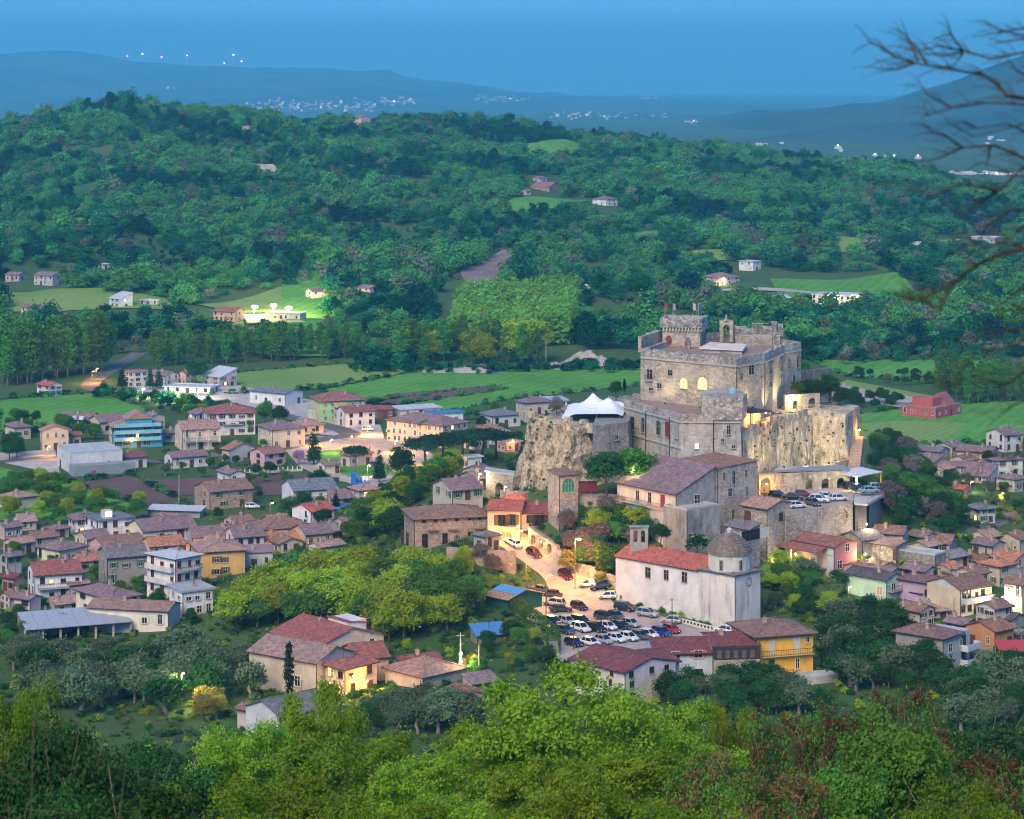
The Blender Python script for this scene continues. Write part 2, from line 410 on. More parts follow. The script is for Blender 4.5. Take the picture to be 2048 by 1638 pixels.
def soil(c, c2, name, s=0.05, fine=2.0, rows=None, bst=0.5):
    key = ('so', c, c2, s, fine, rows)
    if key in MATS: return MATS[key]
    m, t, N, L = _mat(name)
    tc = N('ShaderNodeTexCoord').outputs['Object']
    n1 = noise(N, L, tc, s, 6, 0.7); n2 = noise(N, L, tc, fine, 4, 0.7)
    a = mixc(N, L, ramp(N, L, n1, [(0.34, 0), (0.62, 1)]), sc_(c, .9), sc_(c2, 1.08))
    a = mixc(N, L, ramp(N, L, n2, [(0.35, 0.4), (0.6, 0)]), a, sc_(c, 0.55))
    h = n2
    if rows:
        mp = N('ShaderNodeMapping'); mp.inputs['Rotation'].default_value = (0, 0, rows[0]); L(tc, mp.inputs[0])
        w = N('ShaderNodeTexWave'); w.inputs['Scale'].default_value = 0.314 / rows[1]; w.inputs['Distortion'].default_value = 1.0; L(mp.outputs[0], w.inputs['Vector'])
        w.inputs['Distortion'].default_value = 3.0; w.inputs['Detail'].default_value = 3.0
        a = mixc(N, L, ramp(N, L, w.outputs['Fac'], [(0.2, 0.3), (0.6, 0)]), a, sc_(c, 0.6))
    MATS[key] = finish(m, t, N, L, a, 1.0, h, bst, 0.15, spec=0.1)
    return MATS[key]
GRASS = soil((0.08, 0.27, 0.035), (0.13, 0.33, 0.05), 'meadow_grass', 0.03, 1.2, (0.4, 5.0))
GRASS2 = soil((0.17, 0.31, 0.06), (0.22, 0.31, 0.08), 'pale_crop', 0.02, 1.0, (0.5, 3.0))
PLOUGH = soil((0.13, 0.085, 0.07), (0.17, 0.11, 0.09), 'ploughed_soil', 0.06, 1.5, (0.9, 1.4))
GRAVEL = soil((0.36, 0.32, 0.28), (0.44, 0.40, 0.36), 'gravel', 0.08, 3.0)
ASPH = soil((0.11, 0.105, 0.10), (0.17, 0.16, 0.15), 'asphalt', 0.15, 5.0, None, 0.15)
PAVE = soil((0.36, 0.31, 0.26), (0.46, 0.40, 0.34), 'cobbled_paving', 0.3, 4.0, None, 0.3)
LOTM = soil((0.34, 0.30, 0.28), (0.44, 0.385, 0.35), 'parking_paving', 0.2, 3.0, None, 0.2)
YARD = soil((0.38, 0.35, 0.30), (0.50, 0.46, 0.42), 'yard_concrete', 0.15, 2.0, None, 0.2)

# fields in the valley
pxsheet('field', [(380,752),(690,728),(830,742),(640,778),(420,790)], GRASS2, 0.10, 12, 'pale green crop field behind the sheds')
pxsheet('field', [(640,780),(830,744),(1010,738),(1290,735),(1290,770),(1010,800),(880,826),(720,812)], GRASS, 0.08, 12, 'long green meadow left of the castle')
pxsheet('field', [(720,806),(790,788),(1003,770),(1012,779),(890,796),(780,812)], PLOUGH, 0.16, 12, 'strip of bare brown soil across the meadow')
pxsheet('field', [(0,800),(200,785),(300,820),(260,850),(0,870)], GRASS, 0.08, 12, 'green meadow below the poplars on the left')
pxsheet('field', [(135,968),(262,950),(376,1012),(290,1013)], PLOUGH, 0.10, 8, 'triangular ploughed plot beside the grey factory')
pxsheet('field', [(280,962),(580,948),(640,958),(620,984),(340,992)], PLOUGH, 0.14, 8, 'long ploughed plot behind the stone farmhouse')
pxsheet('field', [(0,935),(130,965),(275,1012),(200,1040),(0,1040)], GRASS, 0.07, 8, 'grass plot left of the ploughed plot')
pxsheet('field', [(1620,720),(1980,720),(1900,770),(1690,752)], GRASS, 0.08, 12, 'bright green field behind the gravel river bed')
pxsheet('field', [(1690,760),(1880,795),(1860,800),(1690,772)], GRASS2, 0.16, 12, 'narrow pale strip beside the gravel bed')
pxsheet('gravel_bed', [(1600,745),(1690,765),(1860,802),(1800,815),(1640,790),(1590,770)], GRAVEL, 0.12, 12)
pxsheet('field', [(1700,830),(1820,815),(2060,800),(2060,880),(1830,895),(1720,860)], GRASS, 0.08, 12, 'green meadow around the red factory')
pxsheet('field', [(1690,850),(1800,842),(1940,848),(1880,885),(1730,880)], GRASS2, 0.14, 12, 'paler meadow in front of the red factory')
# hill meadows
pxsheet('field', [(390,610),(560,575),(660,580),(640,612),(470,628)], GRASS2, 0.5, 14, 'sloping meadow behind the floodlit pitch', 980)
pxsheet('field', [(0,585),(150,578),(330,598),(360,622),(0,625)], GRASS2, 0.5, 14, 'meadow on the lower slope at the left', 980)
pxsheet('field', [(920,545),(1005,500),(1048,505),(1000,560),(935,572)], soil((0.22,0.16,0.15),(0.26,0.2,0.18),'bare_slope',0.05,0.8), 0.6, 14, 'bare pinkish slope among the woods', 980)
pxsheet('field', [(1040,290),(1130,280),(1200,305),(1180,322),(1060,318)], GRASS, 0.8, 14, 'green clearing just below the ridge', 980)
pxsheet('field', [(960,405),(1080,396),(1180,402),(1100,425),(980,428)], GRASS, 0.6, 14, 'clearing beside the hillside villa', 980)
pxsheet('field', [(1540,560),(1800,545),(1830,585),(1560,600)], GRASS, 0.5, 14, 'lawn behind the long white shed', 980)
pxsheet('field', [(1660,475),(1745,480),(1760,505),(1680,505)], GRASS2, 0.5, 14, 'small yellowish clearing on the right slope', 980)
pxsheet('field', [(455,328),(545,330),(562,346),(480,342)], YARD, 0.8, 14, 'pale yard on the upper hillside', 980)
pxsheet('pitch', [(488,632),(612,628),(622,646),(494,650)], soil((0.46, 0.38, 0.2), (0.52, 0.44, 0.26), 'dry_pitch'), 0.7, 10, 'floodlit sports pitch', 980)
for q_, l_ in (([(90, 445), (170, 436), (190, 452), (110, 462)], 'small clearing high on the left slope'), ([(560, 478), (640, 486), (690, 505), (600, 506)], 'yellowish clearing above the plantation'), ([(1240, 470), (1330, 462), (1370, 478), (1270, 488)], 'clearing left of the hillside track'), ([(1370, 505), (1450, 500), (1470, 522), (1385, 524)], 'yellowish meadow above the hamlet'), ([(240, 325), (330, 318), (350, 332), (260, 340)], 'little meadow under the left knoll'), ([(1560, 455), (1630, 450), (1640, 465), (1570, 470)], 'small meadow on the right slope'), ([(760, 420), (850, 414), (880, 430), (780, 438)], 'narrow meadow in the middle of the hill'), ([(560, 240), (680, 246), (690, 258), (570, 256)], 'grassy strip along the ridge')):
    pxsheet('field', q_, GRASS2 if 'yellow' in l_ else GRASS, 0.7, 14, l_, 980)
# town ground
pxsheet('yard', [(250,770),(480,772),(620,800),(640,845),(480,812),(300,795)], YARD, 0.12, 8)
pxsheet('yard', [(590,835),(650,830),(760,850),(770,880),(640,870)], YARD, 0.13, 8)
pxsheet('yard', [(0,905),(110,900),(120,950),(0,925)], YARD, 0.13, 8)
pxsheet('town_square', [(560,890),(620,872),(780,880),(860,905),(900,940),(740,985),(690,965),(600,935)], PAVE, 0.14, 6)
pxsheet('park_lawn', [(615,905),(680,900),(700,920),(640,930)], GRASS, 0.2, 5)
pxsheet('park_lawn', [(660,935),(770,925),(790,950),(700,955)], GRASS, 0.2, 5)
strip('road', [hit(x, y, 380)[:2] for x, y in ((330,925),(470,905),(560,898),(640,880),(700,868),(610,842),(480,815),(330,790),(200,782),(185,765),(230,735),(280,705))], 7.0, ASPH, 0.17)
strip('road', [hit(x, y, 380)[:2] for x, y in ((0,925),(120,915),(330,925))], 5.0, ASPH, 0.17)
strip('lane', [hit(x, y, 380)[:2] for x, y in ((0,1095),(150,1120),(260,1140),(390,1125),(520,1105),(680,1050),(760,985))], 5.0, ASPH, 0.12)
strip('road', [hit(x, y, 380)[:2] for x, y in ((1400,585),(1560,582),(1760,600))], 5.0, GRAVEL, 0.7)
strip('track', [hit(x, y, 900)[:2] for x, y in ((1500,468),(1515,478),(1524,487))], 4.0, GRAVEL, 0.7)
strip('lane', [hit(x, y, 380)[:2] for x, y in ((1740,1180),(1800,1160),(1880,1100),(1940,1068),(2048,1025))], 4.0, ASPH, 0.12)
# the street and the car park by the church
STREET = [hit(x, y, 380)[:2] for x, y in ((1185,1245),(1165,1205),(1130,1150),(1085,1118),(1040,1092),(1010,1075),(985,1064))]
LOT = pxsheet('car_park', [(1060,1200),(1100,1178),(1180,1200),(1240,1212),(1400,1255),(1480,1268),(1500,1300),(1400,1330),(1130,1330),(1095,1300),(1070,1250)], LOTM, 0.10, 4)
strip('street', STREET, [14, 11, 9, 8, 7, 6, 5.5], PAVE, 0.16)
if 0: strip('kerb_line', [hit(x, y, 380)[:2] for x, y in ((1135,1150),(1170,1185),(1215,1215))], 0.22, paint((0.6, 0.58, 0.52), 0.8), 0.2)
# ------------------------------------------------------------------ building kit
from mathutils import noise as mnoise
WHITEF = paint((0.62, 0.6, 0.56), 0.6); WOODF = paint((0.10, 0.055, 0.035), 0.7); STONEF = plaster((0.42, 0.39, 0.34))
SHUT = {'g': paint((0.03, 0.16, 0.08), 0.6), 'b': paint((0.11, 0.06, 0.04), 0.7), 'o': paint((0.45, 0.2, 0.06), 0.7), 'r': paint((0.2, 0.03, 0.03), 0.7),
        'w': paint((0.55, 0.54, 0.5), 0.7), 'n': paint((0.03, 0.035, 0.05), 0.6), 't': paint((0.02, 0.22, 0.2), 0.6)}
LITW = glow((1.0, 0.55, 0.16), 1.6); LITP = glow((1.0, 0.78, 0.45), 1.8)
IRON = paint((0.03, 0.028, 0.03), 0.6); CONC = plaster((0.42, 0.42, 0.42), 0.6); METAL = paint((0.45, 0.47, 0.5), 0.4, 0.6)
WOODD = paint((0.09, 0.045, 0.03), 0.8)
_WC = {}
def _cached(key, fn):
    if key not in _WC: _WC[key] = fn()
    return _WC[key]
def rnd(x): return round(x * 8) / 8.0
def window(parent, loc, rz, w, h, frame=None, pane=None, shut=None, arch=False, sill=True, detail=True, name='window', stonef=False):
    """a window in the local XZ plane, outward -Y, origin bottom centre"""
    w = max(0.25, rnd(w)); h = max(0.25, rnd(h)); frame = frame or (STONEF if stonef else WHITEF); pane = pane or glass_dark()
    def ptop(n=8):
        if not arch: return [(w / 2, h), (-w / 2, h)]
        r = w / 2; return [(r * math.cos(t), h - r + r * math.sin(t)) for t in [math.pi * i / n for i in range(n + 1)]]
    def mk_pane():
        b = MB(); o = [(-w / 2, 0), (w / 2, 0)] + ptop()
        b.add([(x, -0.012, z) for x, z in o], [tuple(range(len(o)))]); return b.mesh('pane', [glass_dark()])
    def mk_frame():
        b = MB(); o = [(-w / 2, 0), (w / 2, 0)] + ptop(); t = 0.09
        cx, cz = 0, h / 2; n = len(o)
        ou = [(x + t * (1 if x > 0 else -1), z + (t if z > h * 0.3 else -t)) for x, z in o]
        vs = [(x, -0.07, z) for x, z in o] + [(x, -0.07, z) for x, z in ou] + [(x, 0.02, z) for x, z in o] + [(x, 0.02, z) for x, z in ou]
        fs = []
        for i in range(n):
            j = (i + 1) % n; fs += [(i, j, n + j, n + i), (n + i, n + j, 3 * n + j, 3 * n + i), (i, 2 * n + i, 2 * n + j, j)]
        b.add(vs, fs)
        b.box(-0.03, 0.03, -0.045, -0.01, 0, h - 0.01)
        if h > 1.2: b.box(-w / 2, w / 2, -0.045, -0.01, h * 0.62, h * 0.62 + 0.05)
        if arch and w > 1.0:
            for q in (-w / 4, w / 4): b.box(q - 0.03, q + 0.03, -0.045, -0.01, 0, h - w * 0.2)
        return b.mesh('window', [WHITEF])
    if not detail:
        return link(name, _cached(('p', w, h, arch), mk_pane), parent, loc, rz, pane)
    o = link(name, _cached(('f', w, h, arch), mk_frame), parent, loc, rz, frame)
    link('pane', _cached(('p', w, h, arch), mk_pane), o, None, None, pane)
    if sill:
        link('sill', _cached(('s', w), lambda: MB().box(-w / 2 - 0.15, w / 2 + 0.15, -0.2, 0.02, -0.17, -0.08).mesh('sill', [STONEF])), o)
    if shut:
        for sx in (-1, 1):
            link('shutter', _cached(('sh', w, h), lambda: MB().box(-w / 4, w / 4, -0.08, -0.03, 0, h).mesh('shutter', [SHUT['b']])), o, (sx * (w * 0.75 + 0.06), -0.03, 0), None, SHUT[shut])
    return o
def door(parent, loc, rz, w, h, mat=None, arch=False, name='door'):
    w = rnd(w); h = rnd(h)
    def mk():
        b = MB(); r = w / 2
        o = [(-r, 0), (r, 0)] + ([(r, h), (-r, h)] if not arch else [(r * math.cos(t), h - r + r * math.sin(t)) for t in [math.pi * i / 8 for i in range(9)]])
        n = len(o); b.add([(x, -0.05, z) for x, z in o] + [(x, 0.02, z) for x, z in o], [tuple(range(n))] + [(i, n + i, n + (i + 1) % n, (i + 1) % n) for i in range(n)])
        b.box(-r - 0.12, -r, -0.09, 0.02, 0, h - (r if arch else 0)); b.box(r, r + 0.12, -0.09, 0.02, 0, h - (r if arch else 0))
        if not arch: b.box(-r - 0.12, r + 0.12, -0.09, 0.02, h, h + 0.12)
        return b.mesh('door', [WOODD])
    o = link(name, _cached(('d', w, h, arch), mk), parent, loc, rz, mat or WOODD)
    link('handle', _cached(('dh',), lambda: MB().box(-0.04, 0.04, -0.12, -0.05, 1.0, 1.12).mesh('handle', [METAL])), o, (w * 0.3, 0, 0))
    return o
def on_edge(P0, P1, px, py):
    m = (px - CX) / F; dx = P1[0] - P0[0]; dy = P1[1] - P0[1]
    t = (m * P0[1] - P0[0]) / (dx - m * dy); d = P0[1] + t * dy
    return Vector((P0[0] + t * dx, d, HC - (py - HY) / F * d)), t
def edge_win(root, P0, P1, x0, y0, x1, y1, proud=0.0, isdoor=False, **kw):
    """a window measured in photo pixels, set on the wall P0->P1 (left to right)"""
    a, _ = on_edge(P0, P1, x0, y1); b, _ = on_edge(P0, P1, x1, y1); c, _ = on_edge(P0, P1, (x0 + x1) / 2, y0); m, _ = on_edge(P0, P1, (x0 + x1) / 2, y1)
    w = (Vector(a[:2]) - Vector(b[:2])).length; h = c.z - m.z
    dx, dy = P1[0] - P0[0], P1[1] - P0[1]; L = math.hypot(dx, dy); nx, ny = dy / L, -dx / L
    loc = Vector((m.x + nx * proud, m.y + ny * proud, m.z)); rz = math.atan2(dy, dx)
    mw = root.matrix_world if False else Matrix.LocRotScale(root.location, root.rotation_euler, None)
    loc = mw.inverted() @ loc; rz -= root.rotation_euler.z
    if isdoor: return door(root, loc, rz, w, h, kw.get('mat'), kw.get('arch', False))
    return window(root, loc, rz, w, h, **kw)
def railing(parent, pts, h=0.95, mat=None, name='railing', sp=0.45):
    b = MB()
    for p, q in zip(pts[:-1], pts[1:]):
        p = Vector(p); q = Vector(q); L = (q - p).length; n = max(1, int(L / sp))
        b.bar(p + Vector((0, 0, h)), q + Vector((0, 0, h)), 0.07); b.bar(p + Vector((0, 0, 0.12)), q + Vector((0, 0, 0.12)), 0.05)
        for i in range(n + 1): c = p.lerp(q, i / n); b.box(c.x - 0.02, c.x + 0.02, c.y - 0.02, c.y + 0.02, c.z + 0.02, c.z + h - 0.035)
    return b.build(name, mat or IRON, parent)
def balcony(parent, face, s0, s1, z, dep=1.1, slab=None, rail=None, solid=None):
    b = MB()
    if face == 'R': b.box(s0, s1, -dep, 0.02, z - 0.16, z); pts = [(s0 + .05, 0, z), (s0 + .05, -dep + .05, z), (s1 - .05, -dep + .05, z), (s1 - .05, 0, z)]
    else: b.box(-dep, 0.02, s0, s1, z - 0.16, z); pts = [(0, s1 - .05, z), (-dep + .05, s1 - .05, z), (-dep + .05, s0 + .05, z), (0, s0 + .05, z)]
    o = b.build('balcony', slab or CONC, parent)
    if solid:
        c = MB()
        for p, q in zip(pts[:-1], pts[1:]):
            c.bar(Vector(p) + Vector((0, 0, .5)), Vector(q) + Vector((0, 0, .5)), 0.12, 1.0)
        c.build('railing', solid, o)
    else: railing(o, pts, mat=rail)
    return o
def chimney(parent, x, y, z0, z1, w=0.6, mat=None, pot=True):
    o = MB().box(-w / 2, w / 2, -w / 2, w / 2, z0, z1).box(-w / 2 - .1, w / 2 + .1, -w / 2 - .1, w / 2 + .1, z1, z1 + .12).build('chimney', mat or plaster((0.4, 0.33, 0.28)), parent, (x, y, 0))
    if pot: MB().lathe((0, 0, z1 + .12), [(0.16, 0), (0.13, 0.35)], 8).build('chimney_pot', paint((0.3, 0.14, 0.09), 0.9), o)
    return o
def roof_shapes(A, B, h, kind, pitch, oh, T):
    """returns (wall extra, roof MB). s runs along the ridge (0..A), t across (0..B)"""
    tn = math.tan(R(pitch)); rb = MB(); th = 0.17
    if kind == 'gable':
        ri = B / 2 * tn; e = -oh * tn
        pr = [(-oh, h + e), (B / 2, h + ri), (B + oh, h + e)]
        up = [(t, z + th) for t, z in pr]
        prof = pr[:1] + [up[0], up[1], up[2]] + [pr[2], pr[1]]
        n = 6; vs = [T(s, t, z + 0.03) for s in (-oh * .7, A + oh * .7) for t, z in prof]
        rb.add(vs, [(0, 1, 2, 5), (5, 2, 3, 4), (6, 11, 8, 7), (11, 10, 9, 8)] + [(i, n + i, n + (i + 1) % n, (i + 1) % n) for i in range(n)])
        a = Vector(T(-oh * .7, B / 2, h + ri + th + .05)); b = Vector(T(A + oh * .7, B / 2, h + ri + th + .05)); rb.bar(a, b, 0.28, 0.12)
        return ri, rb
    if kind == 'hip':
        q = min(B / 2, A / 2 - 0.05); ri = q * tn; e = h - oh * tn + .03
        base = [(-oh, -oh), (A + oh, -oh), (A + oh, B + oh), (-oh, B + oh)]
        if A >= B: rg = [(B / 2, B / 2), (max(B / 2 + .02, A - B / 2), B / 2)]; fs = [(4, 5, 9, 8), (5, 6, 9), (6, 7, 8, 9), (7, 4, 8)]
        else: rg = [(A / 2, A / 2), (A / 2, B - A / 2)]; fs = [(4, 5, 8), (5, 6, 9, 8), (6, 7, 9), (7, 4, 8, 9)]
        vs = [T(s, t, e) for s, t in base] + [T(s, t, e + th) for s, t in base] + [T(s, t, h + ri + th) for s, t in rg]
        rb.add(vs, fs + [(3, 2, 1, 0)] + [(i, (i + 1) % 4, 4 + (i + 1) % 4, 4 + i) for i in range(4)])
        L = [Vector(v) for v in vs]
        for i, j in ((8, 9),) + (((4, 8), (7, 8), (5, 9), (6, 9)) if A >= B else ((4, 8), (5, 8), (6, 9), (7, 9))):
            if (L[i] - L[j]).length > .1: rb.bar(L[i] + Vector((0, 0, .04)), L[j] + Vector((0, 0, .04)), 0.24, 0.12)
        return 0, rb
    if kind == 'shed':
        ri = B * tn; vs = []
        for s in (-oh * .7, A + oh * .7):
            vs += [T(s, -oh, h - oh * tn + .03), T(s, -oh, h - oh * tn + .2), T(s, B + oh * .4, h + ri + oh * .4 * tn + .2), T(s, B + oh * .4, h + ri + oh * .4 * tn + .03)]
        rb.add(vs, [(0, 1, 2, 3), (7, 6, 5, 4)] + [(i, 4 + i, 4 + (i + 1) % 4, (i + 1) % 4) for i in range(4)])
        return ri, rb
    # flat with parapet
    w = 0.25; z = h
    for s0, s1, t0, t1 in ((-oh, A + oh, -oh, -oh + w), (-oh, A + oh, B + oh - w, B + oh), (-oh, -oh + w, -oh + w, B + oh - w), (A + oh - w, A + oh, -oh + w, B + oh - w)):
        ps = [T(s0, t0, 0), T(s1, t0, 0), T(s1, t1, 0), T(s0, t1, 0)]
        rb.prism([p[:2] for p in ps], z + .02, z + .42)
    ps = [T(-oh + w, -oh + w, 0), T(A + oh - w, -oh + w, 0), T(A + oh - w, B + oh - w, 0), T(-oh + w, B + oh - w, 0)]
    rb.prism([p[:2] for p in ps], z + .02, z + .16)
    return 0, rb
MORTAR_ROOF = {'red': (0.512, 0.128, 0.083), 'brown': (0.307, 0.173, 0.128), 'pink': (0.461, 0.269, 0.205), 'grey': (0.218, 0.192, 0.198), 'dark': (0.115, 0.102, 0.115),
               'mauve': (0.269, 0.179, 0.186), 'maroon': (0.218, 0.064, 0.064), 'orange': (0.538, 0.218, 0.115), 'slate': (0.192, 0.218, 0.256), 'blue': (0.064, 0.205, 0.410), 'white': (0.600, 0.600, 0.600), 'lgrey': (0.435, 0.461, 0.486)}
NH = 0
def house(name, label, px, py, a, b, hp, th, roof='gable', ridge='R', wall=(0.6, 0.57, 0.5), rc='brown', wl=None, wr=None, floors=2, L1=None, L2=None, d=None,
          pitch=19, oh=0.5, chim=1, group=None, cat='house', wins=None, shut=None, detail=True, deep=3.0, frame=None, flip=False, doors=None, lit=(), wallm=None, cut=None):
    """near corner at photo pixel (px,py); a / b: pixel widths of the left and right faces; hp: eave height in pixels; th: turn"""
    global NH; NH += 1
    r = random.Random(NH * 13 + 5)
    p = at(px, py, d) if d else hit(px, py, 380)
    d = p.y; k = d / F; t = R(th); h = hp * k
    L1 = L1 or min(40.0, a * k / math.cos(t)); L2 = L2 or min(40.0, b * k / math.sin(t))
    rz = R(90 - th)
    root = thing(name, label, cat, p, rz, group)
    root['d'] = 0; del root['d']
    if ridge == 'R': A, B = L2, L1; T = lambda s, q, z: (s, q, z)
    else: A, B = L1, L2; T = lambda s, q, z: (q, s, z)
    T0 = T
    if flip: T = lambda s, q, z: T0(s, B - q, z)
    ri, rb = roof_shapes(A, B, h, roof, pitch, oh, T)
    wm = wallm or plaster(wall, 0.45)
    mb = MB()
    if roof == 'gable': prof = [(0, -deep), (B, -deep), (B, h), (B / 2, h + ri), (0, h)]
    elif roof == 'shed': prof = [(0, -deep), (B, -deep), (B, h + ri), (0, h)]
    else: prof = [(0, -deep), (B, -deep), (B, h), (0, h)]
    n = len(prof); vs = [T(s, q, z) for s in (0, A) for q, z in prof]
    mb.add(vs, [tuple(range(n)), tuple(range(2 * n - 1, n - 1, -1))] + [(i, n + i, n + (i + 1) % n, (i + 1) % n) for i in range(n)])
    mb.build('wall', wm, root)
    ax = 'X' if ridge == 'R' else 'Y'
    rcol = MORTAR_ROOF.get(rc, rc) if isinstance(rc, str) else rc
    if roof == 'flat': rm = plaster(rcol, 0.6)
    elif rc in ('white', 'lgrey', 'blue'): rm = paint(rcol, 0.6, 0.0, 0.15)
    else: rm = tiles(rcol, ax)
    ro = rb.build('roof', rm, root)
    for i in range(chim):
        s = A * (0.25 + 0.5 * r.random()); q = B * (0.3 + 0.2 * r.random()); zz = h + (ri * 0.7 if roof in ('gable', 'shed') else (B / 2 * math.tan(R(pitch)) * .6 if roof == 'hip' else 0))
        x, y, _ = T(s, q, 0); chimney(ro, x, y, h, zz + 1.0, 0.5 + 0.2 * r.random())
    P = {'C': p, 'L': p + Vector((-math.cos(t), math.sin(t), 0)) * L1, 'R': p + Vector((math.sin(t), math.cos(t), 0)) * L2}
    fh = h / floors
    fr = frame or r.choice([WHITEF, WHITEF, WOODF])
    if shut is None and not frame and detail and r.random() < .55: shut = r.choice('bbgwwn')
    if detail:   # gutters, down pipe, aerial
        gb_ = MB()
        if roof in ('gable', 'shed', 'hip'):
            e_ = oh; ze = h - oh * math.tan(R(pitch)) + .05
            if roof != 'hip' or True: gb_.bar(T(-e_ * .7, -e_ - .05, ze), T(A + e_ * .7, -e_ - .05, ze), .12, .12)
            if roof == 'hip': gb_.bar(T(-e_ - .05, -e_, ze), T(-e_ - .05, B + e_, ze), .12, .12)
        gb_.bar((-.06, -.06, -deep), (-.06, -.06, h - .15), .1)
        gb_.build('gutter', IRON, root)
        if d < 760 and r.random() < .75:
            x, y, _ = T(A * r.uniform(.2, .8), B * r.uniform(.4, .6), 0); zt_ = h + (B / 2 * math.tan(R(pitch)) if roof in ('gable', 'hip') else .3)
            MB().bar((x, y, zt_ - .3), (x, y, zt_ + 2.0), .05).bar((x - .5, y, zt_ + 1.9), (x + .5, y, zt_ + 1.9), .03).bar((x - .35, y, zt_ + 1.55), (x + .35, y, zt_ + 1.55), .03).build('aerial', IRON, root)
    def face(which, cols):
        Lf = L1 if which == 'L' else L2
        for f in range(floors):
            for c in range(cols):
                if r.random() < 0.1 and cols > 1: continue
                s = Lf * (c + 0.5 + r.uniform(-.14, .14)) / cols; w = min(r.choice([0.6, 0.85, 0.9, 1.0]), Lf / cols * .5); hh = min(r.choice([0.75, 1.15, 1.25, 1.4, 1.9]), fh * .62)
                z = f * fh + fh * 0.33
                loc = (s, 0, z) if which == 'R' else (0, s, z); rr = 0 if which == 'R' else -math.pi / 2
                isd = (f == 0 and c == cols // 2 and r.random() < .7)
                if isd: door(root, (loc[0], loc[1], 0.05), rr, 1.0, min(2.1, fh * .8))
                else: window(root, loc, rr, w, hh, fr, LITW if (which, f, c) in lit or r.random() < .035 else None, shut, detail=detail)
    if wl: face('L', wl)
    if wr: face('R', wr)
    for wn in (wins or []):
        x0, y0, x1, y1 = wn[:4]; kw = wn[4] if len(wn) > 4 else {}
        kw = dict(kw)
        e = (P['L'], P['C']) if (x0 + x1) / 2 < px else (P['C'], P['R'])
        if not kw.get('isdoor'): kw.setdefault('frame', fr); kw.setdefault('shut', shut)
        edge_win(root, *e, x0, y0, x1, y1, **kw)
    root_data[root.name] = dict(P=P, L1=L1, L2=L2, h=h, p=p, T=T, A=A, B=B, ri=ri, k=k, roof=ro)
    return root
root_data = {}
def Z(o, s): return lambda x0, y0, x1, y1, **kw: (o[0] + x0 / s, o[1] + y0 / s, o[0] + x1 / s, o[1] + y1 / s, kw)

def rough_ring(name, poly, zs, mat, root, outs=None, step=1.2, amp=0.15, seed=0, rag=0.2, closed=True, topfill=True, freq=0.35, freqz=None, ridged=0.0):
    """masonry or rock mass: rings of the polygon at heights zs, pushed out by outs[i] and roughened"""
    n = len(poly); pts = []; nor = []
    for i in range(n if closed else n - 1):
        a = Vector(poly[i][:2]); b = Vector(poly[(i + 1) % n][:2]); L = (b - a).length; m = max(1, int(L / step))
        dirv = (b - a) / L; nn = Vector((dirv.y, -dirv.x))
        for j in range(m): pts.append(a.lerp(b, j / m)); nor.append(nn)
    if not closed: pts.append(Vector(poly[-1][:2])); nor.append(nor[-1])
    N_ = len(pts)
    sm = [(nor[i - 1 if closed or i else 0] + nor[i] + nor[(i + 1) % N_ if closed else min(i + 1, N_ - 1)]).normalized() for i in range(N_)]
    vs = []; loc = root.location
    for k, z in enumerate(zs):
        for i, p in enumerate(pts):
            o = outs[k] if outs else 0.0
            v = Vector((p.x * freq, p.y * freq, z * (freqz or freq))) + Vector((seed * 7.3, seed * 3.1, 0))
            dsp = amp * (mnoise.noise(v) + 0.5 * mnoise.noise(v * 2.3) + 0.3 * mnoise.noise(v * 5))
            if ridged: dsp += ridged * (0.5 - 1.6 * abs(mnoise.noise(v * 1.7 + Vector((9, 2, 4)))) + .5 * abs(mnoise.noise(Vector((p.x * .8, p.y * .8, z * 1.1)))))
            zz = z + (rag * mnoise.noise(Vector((p.x * .9, p.y * .9, seed * 5.0))) * 2 if k == len(zs) - 1 else 0)
            q = p + sm[i] * (o + dsp); vs.append((q.x - loc.x, q.y - loc.y, zz - loc.z))
    fs = []
    for k in range(len(zs) - 1):
        for i in range(N_ if closed else N_ - 1):
            j = (i + 1) % N_; fs.append((k * N_ + i, k * N_ + j, (k + 1) * N_ + j, (k + 1) * N_ + i))
    if topfill and closed: fs.append(tuple((len(zs) - 1) * N_ + i for i in range(N_)))
    b = MB(); b.add(vs, fs); return b.build(name, mat, root)
def loc_of(root, v): return Vector(v) - root.location
def poly_local(root, pts): return [(p[0] - root.location.x, p[1] - root.location.y) for p in pts]
def parapet(root, pts, z0, z1, w, mat, name='parapet', seed=0, closed=False):
    """rough low wall along world points, inner side to the left of travel"""
    b = MB(); pl = poly_local(root, pts); zl = root.location.z; n = len(pl)
    for i in range(n if closed else n - 1):
        a = Vector(pl[i]); c = Vector(pl[(i + 1) % n]); L = (c - a).length; m = max(1, int(L / 1.1)); dv = (c - a) / L; nn = Vector((-dv.y, dv.x)) * w
        for j in range(m):
            p = a.lerp(c, j / m); q = a.lerp(c, (j + 1) / m)
            dz = 0.22 * mnoise.noise(Vector((p.x * .8, p.y * .8, seed)))
            b.prism([p[:2], q[:2], (q + nn)[:2], (p + nn)[:2]], z0 - zl, z1 - zl + dz)
    return b.build(name, mat, root)
